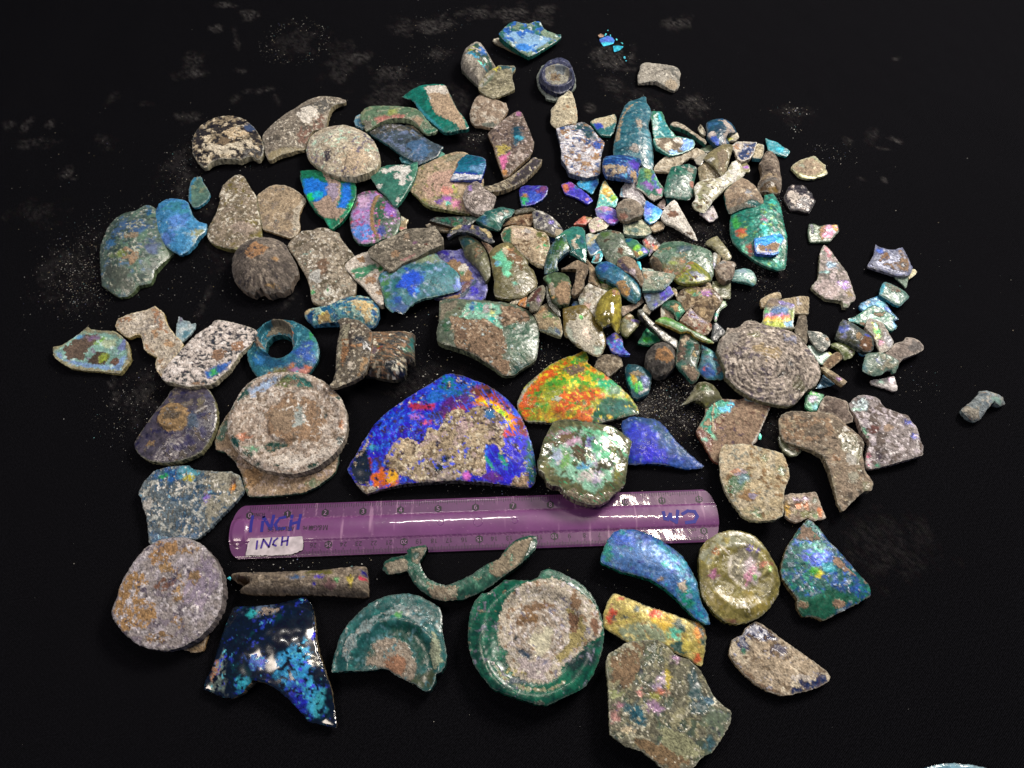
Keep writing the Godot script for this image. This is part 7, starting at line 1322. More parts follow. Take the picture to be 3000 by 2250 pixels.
	shard("glass_shard", "brown and green pitted pointed shard, tall, pointing down left of the great coiled base", "glass shard", "glass shards spread on black cloth", 129.9, -14.8, "y=11.7 th=4 dome=4 knob=1 side=3a6a5c", "g 2a4438 385244", "-10.1,5.1 -9.1,-1.7 -7.6,-8.1 -5,-15.1 -3.5,-20.6 -0.5,-22.2 3.5,-21.7 4.9,-17.9 7.3,-14.6 9.1,-10.3 8.6,-4.4 6.6,3 4,10.3 6.1,15.5 4.3,19.1 0.4,21.9 -1.3,21.1 -3.5,17 -5.8,13.4 -8.6,10.3", ["p 5c4a3c c 3 -8.6,-6.6 -3.4,-17.4 2.9,-20.1 0.7,-13.1 -2.9,-8.8 -2.7,-2.4 -4.3,3.9 -9.9,5.5", "b 16584a g 5 0.5,-6.6 2.7,5.3", "n 8a7860 .1 3 c", "p 7a6650 c 3 -7.1,9.1 -2.1,8.6 2.9,11.7 4.9,17.4 -0.2,22.9 -4,17.4", "n c0ac88 .22 2.4 c", "b 54402c c 3 6,-7.2 1.8,3.7", "b b8a068 c 3 2.9,-0.3 1.4,2.1", "p 40685c g 4 -10.6,6 -4.4,4.4 -3,8.6 -7.7,10.2", "n 2c3a30 .25 2.6 g", "p c8c098 c 1 7.7,1.3 8.3,3.9 6.3,9.1 3.8,11.2 6.1,7"])
	shard("glass_shard", "deep blue-green translucent shard between the pitted pointed shard and the great coiled base", "glass shard", "glass shards spread on black cloth", 147.1, -12.4, "y=5.2 th=3 dome=3 side=4a5a44", "i 2a5a68 30687a", "-5.7,-16.8 -3.4,-15.1 0.5,-12.4 3.7,-9.2 6.9,-5.4 8.6,-0.6 9.8,4.1 10,9.4 7.3,12.5 1.4,12.7 -4,12.5 -8.1,8.8 -11.7,5.2 -9,1 -6.3,-6.5", ["b 3a7a5c i 6 -2.2,-9.2 2.8,2.1", "b 2a5090 i 8 -2.7,6.2 4.5,4.7", "n 6a6a78 .2 4 i", "b b04a38 i 2 -5.9,4.4 1,1", "p 5a4a48 c 5 2.1,-3.3 6.2,-2.8 7.6,7.3 2.8,9.3 4.5,3.1", "n a08878 .33 3 c"])
	shard("glass_shard", "round-topped dark green shard with an ochre crust spot at the heap centre bottom", "glass shard", "glass shards spread on black cloth", 123.7, -56.5, "y=11.7 th=3 dome=3", "i 24503c 305e48", "-9.9,-4.6 -5.8,-7.5 -0.1,-8.4 4.1,-7.5 6.4,-2.4 7.8,1.6 5.2,4.4 3.5,7.2 1.4,8.9 0.3,6.7 -0.8,3.3 -3.8,0.5 -8.2,-2.4", ["p b0905c c 3 -2.9,-2.2 1,-4 4.5,-1.1 3.5,3.4 -0.6,2.8", "n 6a5a34 .25 3 c", "b 1f7a5c i 4 2.3,6.2 1.9,2.8", "n 3f7a60 .2 3 i"])
	shard("glass_chip", "cream and brown chip beneath the round-topped dark green shard", "glass chip", "small glass chips among the shards", 118.9, -54.2, "y=9.1 th=3", "c 8f7a5c a08c6c", "-4.9,-6.5 -1.9,-6.2 2.4,-2 4.9,1.4 4.8,4.8 1.9,3.1 -1.8,2.6 -5.6,2.8", ["p b0b0a0 c 2 -4.9,-6.5 -1.9,-6.2 -3.1,2 -5.6,2.8", "n 7d583c .2 4 c"])
	shard("glass_shard", "pale glassy sliver between the olive-gold shard and large brown rough shard", "glass shard", "glass shards spread on black cloth", 135.4, -79.4, "y=10.4 th=2", "g 4f5234 5f6240", "-8,0.4 -5,-1.1 0.8,-1.4 4.7,-1.7 9.8,-0.2 5.3,1.5 -1.4,1 -6.2,1.5", ["b a0a890 i 2 6.9,0.1 2.4,0.8"])
	shard("glass_shard", "pale lilac-pink crusted fin-shaped shard standing alone at right, its tip upward", "glass shard", "glass shards spread on black cloth", 256.4, -92.1, "y=0 th=4 dome=3 side=8a8a70", "c 94887e a3978d", "-19.6,5.9 -13.2,-0.9 -10.5,-9.2 -8.2,-18.5 -6.5,-26 -3.3,-32.7 -0.6,-36.7 1.6,-34.6 4.2,-28.9 6.4,-21.3 8.8,-14.7 11.2,-8.3 12.4,0 12.7,9 13.7,16.1 11.8,19.7 8.6,21 6.3,24.9 4.6,26.5 1.8,25.8 1.5,20.6 -3.9,18.8 -9.7,18.4 -13.2,14.4 -16.9,10.8", ["n 77706a .1 5 c", "n c2b0b0 .08 3 c", "b 7a8078 g 5 -3.1,-29.3 2.6,5.7", "p b8a4a0 c 6 -16.4,4.9 -8,-0.5 2.6,4.9 -1.1,15.7 -10.1,17.4", "b 8a70a8 i 5 5.5,4.9 5.1,4.5", "b 70889a i 4 0.6,-14.3 4.5,3.7", "n d4c4c4 .24 2.4 c", "b a08c60 c 4 8,13.9 2.9,2.7", "b c8909a i 4 0.5,-28.4 1.9,5.7", "n 5f6a58 .3 3 g", "b 8a9a7a c 3 2.2,24.5 2.2,2.6", "b 78a0a0 i 4 -6.8,-6.9 2.2,1.8"])
	shard("glass_shard", "blue and ochre four-cornered shard with horn-like points, upper far right", "glass shard", "glass shards spread on black cloth", 304.9, -112.1, "y=2.6 th=3 dome=3 side=7a7a88", "i 5f6478 6d7286", "-19.4,5.6 -15.3,0 -11.4,-5.7 -9.2,-12.3 -8,-15.2 -5,-12.3 -1.1,-10 5.5,-9 9.8,-11.4 13.1,-12.3 13.9,-6.6 14.7,-1 15,5.6 15.9,7.9 13.6,13.9 9.6,16.6 0.1,16.2 -7.9,13 -14.6,9.7 -19.3,7.4", ["b 2f5ab8 i 5 -7.5,-8 3.7,3.3", "p 946c44 c 4 -7.7,-4.2 -2.2,-5.2 -0.3,-0.5 -4.2,3.3 -9.2,2.3", "p 8a6c4c c 4 -7.8,6 2,5.1 9.1,0.5 8,-7.1 11.4,-9 13.7,6 9.6,13.4 0.5,11.6", "n 5a5c6c .15 4 c", "n a0a0b0 .15 3 c", "n 3a4060 .2 3 i", "b 34485c g 3 7.8,7.4 2.2,2", "e 7a80a0 i 1", "p 4a5068 c 3 -19.3,7.9 -8.6,12.5 -0.6,16.2 8.9,16.2 8.5,18 -1,17.5 -15.6,11.1"])
	shard("glass_shard", "pale green triangular shard with cream edge beneath the blue and ochre four-cornered shard", "glass shard", "glass shards spread on black cloth", 313.3, -94.3, "y=0 th=2", "c 6f8a78 7d9886", "-7.2,-3.8 -3,-4.3 3.5,-3.8 8.3,-6.6 3.3,-0.2 1.5,4.4 -0.4,8.4 -1.7,5.3 -4.3,0.7", ["n a8b09a .2 3 c"])
	shard("glass_chip", "small cream chip with dark dots right of the blue and ochre four-cornered shard", "glass chip", "small glass chips among the shards", 321.2, -99.8, "y=1.3 th=2", "c c4b88a d0c69a", "0.3,-4.3 2.7,-3.8 3.7,-1.1 1,1.7 -5.5,6.7 -2.1,0.8", ["n 4a4028 .28 2.5 c"])
	shard("glass_shard", "frosted aqua rectangular shard above the blue-green leaf-like shards at far right", "glass shard", "glass shards spread on black cloth", 298.6, -76.7, "y=3.9 th=3 dome=2 side=2f7a8a", "g 5a7a70 688a80", "-11.3,0.2 -9.2,-5.2 -6.1,-10.5 -3.6,-12.1 0.6,-9.6 5.6,-6.1 9.8,-2.5 11.7,1.9 10.2,4.6 5.7,8.1 2.3,11.7 -1.3,10.3 -5.4,6.3 -8.9,2.8", ["p 2f90a8 i 2 -12,1 -6.8,-9.7 -4.3,-11 -6.1,-5.2 -10.8,2.8", "p 7a7c6c c 5 -4.5,-8.8 2.3,-7 7.1,-2.5 3.3,1 -3.5,-0.7", "n 8aa498 .18 4 c", "n 3f6a60 .15 4 g", "n a8b0a4 .3 3 c", "b 7a6450 c 3 2.7,-2.5 2.9,1.3"])
	shard("glass_shard", "deep blue translucent leaf of glass behind the green leaf-like shard at far right", "glass shard", "glass shards spread on black cloth", 285.5, -66.2, "y=1.3 th=2.5", "i 165a80 1f6890", "-15,-1.1 -12.7,-4.1 -6.9,-7.2 -1.2,-9.9 1.9,-11 5.6,-8.1 7.3,-2.8 9.4,3.3 13.7,11 9.4,12.3 4.9,10.2 -3,4.1 -13.6,3.3", ["b 1f7080 i 5 3.7,-2.8 3.6,3.5", "b 2a50a0 i 4 7.2,0.7 2.2,3.5", "n 104868 .15 4 g", "b d0d0c8 c 1.5 -6.5,-5 1.2,1.2", "n 6f98a8 .33 2.5 c", "b 8a7860 c 3 5.2,5.9 2.2,1.3"])
	shard("glass_shard", "green translucent leaf-like shard with sawtooth right edge at far right", "glass shard", "glass shards spread on black cloth", 278.2, -53, "y=5.2 th=2.5 side=2f8a80", "g 2a6a5c 347a6a", "-19.5,-1.3 -14.3,-3 -8.6,-6.4 -2.4,-11.6 3,-13.3 7.7,-9 11.7,-4.7 15.6,-0.4 12.9,2.1 14.3,8 13.1,10.1 8.5,11.8 4.3,5.5 -3.4,2.1 -8.6,6.4 -15.4,2.1 -18.8,1.3", ["n 3a7a58 .15 5 g", "b 2a8a98 i 5 -16.3,-0.4 3.5,1.7", "b 8a7458 c 4 5.1,-3.8 4.3,1.7", "b 2f6a9a i 4 12.7,7.2 1.8,3.4", "b 70d0c0 i 2 -2.4,-2.1 1.1,1.7", "n 1f5a50 .2 4 g", "b 8a6a50 c 3 -11,4.7 2.1,1.7"])
	shard("glass_shard", "cream shard with lime and pink rainbow patches, overlapping the green leaf-like shard", "glass shard", "glass shards spread on black cloth", 275.6, -37, "y=9.1 th=3", "c a39a8a b2a99a", "-8.5,-7.5 -6.6,-11.7 -3.5,-13 0.4,-11.3 4.8,-9.2 6.6,-5 8.2,0 10.8,6.5 8.4,10.6 3.4,14.6 -2,17.1 -3.3,10.6 -3.7,3.3 -6.2,-0.9 -8.9,-4.2", ["p c0c468 i 4 -3.6,-9.2 0.4,-8.3 1.1,-2.5 0.1,4.9 -3.2,4.1 -3.7,-2.5", "b 60b870 i 4 -0.6,-0.9 2.4,3.3", "n 7d6c58 .2 3 c", "b a09c98 c 4 -3.2,-10.9 2.8,1.8", "b a07088 i 4 0.3,8.6 2.1,2.4", "n c8c4b4 .25 3 c", "p 8a8a90 g 4 4.8,-3.3 10.1,6.5 5.3,12.2 2.7,5.7", "b 80b8b0 i 3 -1.4,-6.7 1.7,1.7"])
	shard("glass_shard", "dark granular neck fragment with a rust-brown plug in its mouth at far right", "bottle neck", "bottle necks", 257.9, -34.5, "y=7.8 th=4 dome=7", "g 3c4440 4c5450", "-15.2,0.5 -12.7,-5.3 -10.1,-11.1 -5.9,-16.2 -1.5,-13.6 2.5,-9.5 6,-6.1 11.5,-2.8 13.2,0.5 12.6,6.2 10.8,11.1 7.8,13.5 3,13.5 -1.8,10.3 -7.8,6.2 -12.6,2.9", ["n 5f665c .1 4 c", "p 3a3c28 g 5 -16.5,0.7 -10.6,-0.9 -1.4,7.2 -2.8,13.7 -14.7,5.6", "b 4858a0 i 5 -10,-4.2 3.5,2.9", "n 7a80a8 .25 2.6 i", "p 6f4a28 c 2.5 0.3,7.2 4.5,2.3 9.5,1.5 10.3,7.2 8.3,12.9 3,15.3 -0.4,12.1", "b d8d0c8 c 1 4,9.2 1,1.1", "b a08050 c 4 1.1,2.3 2.1,3.3", "n a8a898 .3 2.5 c", "b 4048b0 i 2 8,0.7 2.1,1.1"])
	shard("glass_shard", "brown-grey horn-shaped shard pointing right, lowest of the far right cluster", "glass shard", "glass shards spread on black cloth", 293, -22.9, "y=3.9 th=4 dome=4", "c 7a6c62 887a70", "-16.1,-0.4 -9.8,-3.7 -4.7,-7.8 1.3,-9.4 5.1,-13.4 10.4,-12.3 14.5,-9.4 16.9,-4.9 15.6,-2.9 9,1.2 2,4.4 -2.5,6 -6.2,10 -10.5,16.3 -12.2,17.9 -12.7,8.4", ["n 655850 .1 5 c", "n 9c8e82 .15 3 c", "e b4a898 c .7", "n c0b4a8 .34 2.5 c", "p 6a6460 c 4 8.8,-10.4 15,-4.6 7.3,1 2.4,-1.4"])
	shard("glass_shard", "grey-green granular shard with a notch in its lower edge, overlapping the horn-shaped shard", "glass shard", "glass shards spread on black cloth", 272.6, -10.2, "y=7.8 th=3 dome=2 side=4a7a6c", "g 566a5e 647a6c", "-14.9,3.7 -12.4,-4.2 -9.5,-9.8 -5.2,-10.6 1,-10.6 5.3,-8.2 10,-5 12.5,-2.6 10.5,2.9 8.3,6.1 6.7,7.2 5.8,3.7 2.3,4.5 -1.9,7.6 -6.8,8.4 -11.8,6.8", ["n 8a9078 .12 4 c", "p 8f8c74 c 5 0.6,-5.1 8.9,-2.7 6.9,2.8 -1.6,4.4", "p 2f5a60 g 5 -13.4,-3.5 -10.7,-3.5 -11.4,6 -15.2,4.4", "b 44507a i 4 -2,-2.7 2.7,2.4", "n 3f5a50 .2 4 g", "n b0b0a0 .3 2.5 c"])
	shard("glass_chip", "small bright blue scrap peeping out left of the grey-green granular notched shard", "glass chip", "small glass chips among the shards", 264.5, -25.7, "y=0 th=2", "i 2a6ac8 2f8a88", "-2.4,-2.5 0.2,-1.2 3.8,0 1.9,2.5 -1.1,1.6 -2.4,-0.4", [])
	shard("glass_shard", "pale lilac-white triangular shard on bare cloth below the far right cluster", "glass shard", "glass shards spread on black cloth", 276.3, 0.5, "y=0 th=2.5", "c aaa2a0 bcb4b2", "-11.3,-2.3 -3.3,-3.5 2.5,-5 7.3,-6.1 7.7,-2.3 7.6,4 5.8,7.1 0.2,4.8 -6,2.4 -10.5,0.9", ["n d0c8c8 .1 4 c", "b 8fb8a8 i 4 -3.8,-1.5 2.7,1.6", "n 8a7a88 .25 3 c", "b c0a8b8 i 4 4.6,-2.3 2.7,2.4"])
	shard("glass_chip", "ribbed cream rectangular piece above the great coiled round base", "glass chip", "small glass chips among the shards", 222.1, -67, "y=2.6 th=5 side=8f7f5c", "c a5926c b5a27c", "-12.4,-4.6 -7.2,-5.4 -1.2,-6.8 4.7,-7.6 9.1,-7.6 9.8,-6.3 8.1,1.5 6.2,9.7 0.1,9.7 -6.3,9.7 -10.9,7.6", ["l 7d6b4c c 84 .45 .2", "n c4b490 .2 3 c", "n 6a5838 .3 2.4 c", "b c0bcc0 c 3 0.4,-1.5 1.4,3.5"])
	shard("glass_chip", "tan lug-like piece at the upper left of the rainbow striped shard", "glass chip", "small glass chips among the shards", 201, -71.4, "y=3.9 th=4 dome=3", "c a38e66 b39e76", "-8.4,1.8 -6.8,-0.4 -1.6,-3.5 3.8,-5.7 7.5,-6.4 9,-4.4 9.1,-0.9 2.7,0.9 -2.9,4.4 -4.8,7 -7.7,7.3", ["n 7f6c4c .2 3 c", "n c0b08c .25 3 c"])
	shard("glass_shard", "shard striped in violet, orange, yellow and lime rainbow bands, beside the cream pieces at right", "glass shard", "glass shards spread on black cloth", 202.8, -54, "y=9.1 th=2.5 shine=0.2 side=8a8a70", "i 7a7a70 868678", "-11,-0.1 -9,-6.1 -5.8,-13 -2.6,-16.9 3.1,-14.8 9.6,-11.3 14.3,-8.7 11.9,0.7 9.7,9.1 10.1,13.3 5.4,12.9 -1.5,12.5 -8.2,10.8 -14.8,8.3 -11.2,3.3", ["p 8a7868 c 4 -5.8,-13 -2.6,-16.9 5.1,-13.9 4.3,-9.6 -5.2,-7.8", "p 7a70a8 i 4 2.8,-13 14.2,-8.7 12.8,-5.3 3.6,-9.6", "p 4a6a98 i 5 -5.9,-3.5 3.3,-7.8 9,-3.5 7.7,-0.1 -5,-0.1", "p 4a9a60 i 4 -9.9,-5.3 -6.7,-7 -6,-2.7 -10.1,0.7", "p 8f5a98 i 4 -7.7,-1 7.6,0.3 8,2 -9.6,2", "p d07850 i 3 -10.9,1.1 8.1,1.6 8.3,4.5 -11.3,4.1", "p d8c050 i 4 -11.9,3.3 8.3,4.5 6.5,6.6 -13.1,6.2", "p 9aa83c i 5 -14.8,8.3 -11.6,5.8 5.1,6.6 3,10.8 -8.2,10.8", "p 7fb0d0 i 4 3.7,6.6 9.2,7.5 8.7,10 4.2,11.6", "n a08c68 .24 3 c", "p 7a8a50 i 3 9.1,-4.4 12.5,-3.5 10.3,4.9 8.5,3.3"])
	shard("glass_shard", "grey-brown upright shard between the ribbed cream piece and great coiled base", "glass shard", "glass shards spread on black cloth", 221.4, -43.8, "y=3.9 th=3 dome=2", "c 6c604e 7b6f5c", "-6.5,0.9 -2.9,-7.6 -0.5,-12.7 5.3,-13.6 4.3,-4.2 3.7,0.9 3.3,6.7 0.1,14.5 -1.8,10 -5.1,5", ["n 544a3c .15 4 c", "n 8f836e .2 3 c", "n c8c0a8 .36 2 c"])
	shard("glass_shard", "white bubbly shard right of the upright grey-brown shard", "glass shard", "glass shards spread on black cloth", 231.3, -32.4, "y=6.5 th=3 dome=2 knob=1", "c 7a8078 8a9088", "-7.4,-9.3 -3,-8.4 1.7,-7.2 5.9,-3.9 7.8,0.3 6.7,4.4 3.5,8.4 0.4,10 -3.2,7.6 -5.6,1.9 -7,-3.9", ["n d8d4c4 .04 2.6 c", "n 3a4844 .2 3 g", "b 9a7c5c c 3 4.9,-0.6 1.7,2", "n e4e0d4 .28 2 c"])
	shard("glass_shard", "translucent aqua shard at the right rim of the great coiled base", "glass shard", "glass shards spread on black cloth", 230.8, -22, "y=3.9 th=2", "g 5f8074 6d9082", "-9.3,-7 -5.9,-8.7 -2.8,-6.6 1.2,-1.7 7.6,-2.6 9.5,-0.1 4.9,3.9 1.7,6.3 1.2,8.7 -2.1,7.9 -6.1,-0.1", ["n 8aa498 .2 4 g", "b a0a060 i 4 7.3,-0.9 2.1,1.5"])
	shard("glass_shard", "green crescent shard with white blisters right of the white bubbly shard", "glass shard", "glass shards spread on black cloth", 248.2, -25.1, "y=5.2 th=3 dome=2", "g 55622e 667240", "-8.9,-5 -4.6,-5.8 0.9,-5.4 6,-2.9 8.9,-0.5 7.7,3.6 4.6,6.8 -0.6,8.4 -1.8,4.4 -4.3,-0.5 -7.9,-2.9", ["n 9aa080 .2 3.5 g", "n c8c8b0 .28 2.5 c", "b 3a3024 g 3 5,2.7 1.5,2.4"])
	shard("glass_chip", "brown amber block chip under the green crescent shard", "glass chip", "small glass chips among the shards", 238.9, -16.7, "y=2.6 th=4 dome=2", "c 6a5034 7c6142", "-7.4,3 -5.1,-0.2 -0.8,-4.2 4.7,-7.4 8.2,-5.8 8,-1.8 3.4,2.2 -3.9,7.8 -7,6.2", ["n 3f2c1c .2 3 c", "n b09468 .25 2.5 c", "e b4a078 c .6"])
	shard("glass_rod", "thin tan stick-like sliver pointing down right from the great coiled base", "glass sliver", "", 236.3, -1.6, "y=5.2 th=4 dome=2", "c 8a7858 9b8968", "-9,-7.8 -5.5,-8.6 -0.9,-4.3 3.6,0.4 8.5,4.3 5.5,7.4 4.1,7.8 -0.9,2.8 -5.4,-1.9", ["n c8b88c .15 3 c", "n 4f4030 .25 2.6 c", "b 6a4a78 i 3 2,2.7 2.7,1.5"])
	shard("glass_shard", "blue translucent shard peeping out under the lower right of the great coiled base", "glass shard", "glass shards spread on black cloth", 231, 0.3, "y=0 th=2", "i 2a5570 356580", "-5.5,2.3 -1.7,-3.1 0.5,-7.5 4.4,-3.1 7.5,0.4 4,2.4 -1.8,3.9 -7.4,4.7", ["l 7fa0b0 g 40 .4 .3"])
	shard("glass_lump", "brown ribbed melon-like lump with a large ochre spot, among the tan shards at left", "ribbed fragment", "", -195.8, -97.1, "y=2.6 th=8 dome=17 ribs=1", "c 62574c 72665a", "-26.4,-5.2 -27.1,-11.3 -25.8,-17.6 -21.9,-23.8 -17.8,-29.4 -10.9,-33 -4.9,-34.2 1.6,-33 8.4,-29.4 14.2,-23.8 17.6,-16.8 24,-6.7 26.8,0.9 26.5,3.2 24.6,7 22.8,15.9 20.2,18.9 17,21.5 13.4,21.1 8.4,24 4.6,22.6 1.1,19.6 -2.8,21.1 -4.3,23.1 -9.4,21.1 -14.9,17.4 -17.8,14.4 -22.2,10 -25,2.4", ["n 4f463e .08 5 c", "n 857766 .12 3.5 c", "p a0713c c 2 -12.6,-7.1 -9.7,-13.2 -5.7,-18.6 -2.6,-14.8 5.9,-10.9 2.8,-3.3 -4.9,1.2 -11.1,-1.8", "b 9a7440 c 2 11.9,-1 2.1,1.9", "b 9a7a44 c 2 9.8,18.7 3.6,1.2", "n 3a3438 .24 2.5 c", "n 9a8c78 .28 2.4 c", "b 8a6a3c c 4 23.9,21.9 3,3.6"])
	shard("glass_shard", "large rectangular tan shard with rough granular white-specked surface, right of the ribbed lump", "glass shard", "glass shards spread on black cloth", -149.4, -104.7, "y=2.6 th=5 dome=5 side=7d6f54", "c 776b58 877a66", "-33.3,-20.3 -31.8,-25.1 -27.5,-30.7 -23,-34.7 -14.2,-35.2 -10.1,-38 -3.8,-38.7 2.3,-35.2 7.6,-33.1 9.4,-27.5 13.9,-21.1 19.6,-13.9 22.2,-10 19.2,-6.1 15.3,-1.4 16.5,3.9 22.2,11.6 27.2,18.3 26.9,28 25.3,30.2 18.5,33.9 12.9,37.5 7.2,40.1 3.6,39.7 -1.5,37.5 -5.9,35.3 -8,28.7 -9,22.8 -12.3,13.8 -15.4,8.5 -20.1,0.9 -24.2,-6.1 -29.6,-13.9", ["n 61563f .08 5 c", "n a1947c .0 3 c", "b 7c6046 c 8 -0.2,2.4 6.1,6.9", "n c9c2b0 .2 2.2 c", "b b0b0a8 c 8 -6.3,12.3 5.5,6", "p 837858 g 3 -30.8,-14.7 -19.1,3.2 -11.3,16.1 -7,30.9 -11.4,19.8 -22.7,-0.6", "b 3a9a58 i 2 -6.3,27.2 1.7,1.8", "b d0cfc0 c 3 5.7,27.2 2.7,3.3", "b 3f8a50 i 2 5.3,25.7 0.6,2.2", "n e0dccc .32 1.8 c", "n 8fb0a8 .38 3 i"])
	shard("base_fragment", "great round grey base with coiled concentric ridges and ragged rim, right of the heap", "vessel base", "vessel bases", 186.5, -13.9, "y=7.8 th=7 dome=12 coil=-3.2,8.7 side=6f6c52", "c 84776a 978a7a", "-34.8,-9.9 -32.3,-15.6 -27.6,-19.7 -25.4,-26.2 -20.7,-24.6 -15.7,-26.2 -12.3,-30.4 -8.5,-32.5 -4.5,-31.2 0.6,-28.3 7.2,-25.8 13.9,-24.6 20.7,-23.4 26.2,-19.7 29.3,-14 32.5,-9.1 36,-1.9 38.1,4.4 38.5,11.4 36.2,17.6 32.5,22.9 25.2,26.7 21,31.3 15.3,37.2 9.8,38.7 3.4,38 -6.1,35.7 -15.4,32 -22.6,26.7 -28.3,19.9 -31.7,15.3 -31.5,9.1 -33.8,1.2 -35.4,-5.1", ["r 5a4f48 c -3.2,8.7 .36 .34", "n b5a596 .1 4 c", "n 6a5f68 .18 4 c", "b a08a60 c 8 -0.4,-0.7 8.1,5.5", "n cdbfae .22 2.6 c", "b 8a8aa0 c 6 19.5,-14.2 5.4,3.2", "r b5a694 c -3.2,8.7 .3 .45", "b 4a4640 g 4 7.5,16.3 4,2.3", "b 5f5c48 g 5 20,23.9 4.6,5.2", "b 5a5a5a g 4 14.4,7.1 1.7,3.1", "n 453c3c .27 2.4 c", "p 8d8478 c 5 -36.7,-5.5 -27.5,-18.3 -16.4,-19.9 -20.2,-12.6 -32,-5.5 -35.7,2.4", "b 70704f g 5 -8,-16.7 4.1,2.4", "p 6a694e c 4 -34,14.8 -29.3,23.9 -17.8,34.4 0.8,40.3 6.9,42.4 -8.8,39.5 -25,30.7 -33.4,20.1"])
	shard("glass_shard", "hook-shaped olive glass fragment with beak pointing left, above the teal and tan shard", "glass shard", "glass shards spread on black cloth", 137.7, 14.1, "y=3.9 th=4 dome=6", "g 4a4a30 5a5a3c", "-15.9,7.4 -13.6,4.8 -9.9,1 -6.6,-4.3 -4,-9 -0.3,-11.7 3.8,-12 7.6,-10.1 10.5,-6.6 12.6,-2.1 14.4,2.1 11.3,3.3 6.9,6.3 2.5,9.6 0.1,7 -2.9,4.8 -6.2,4 -10.4,5.5", ["b 3f5a30 g 4 2.1,-4.7 3.3,3", "n 7a765a .15 4 c", "n a8a488 .3 2.5 c", "b 6a6a2c g 3 -0.1,8.2 2.6,1.9", "p 7a7860 g 3 -15.3,8.2 -6.2,-2.4 -2,-3.9 -6.7,2.2 -12.5,6.7"])


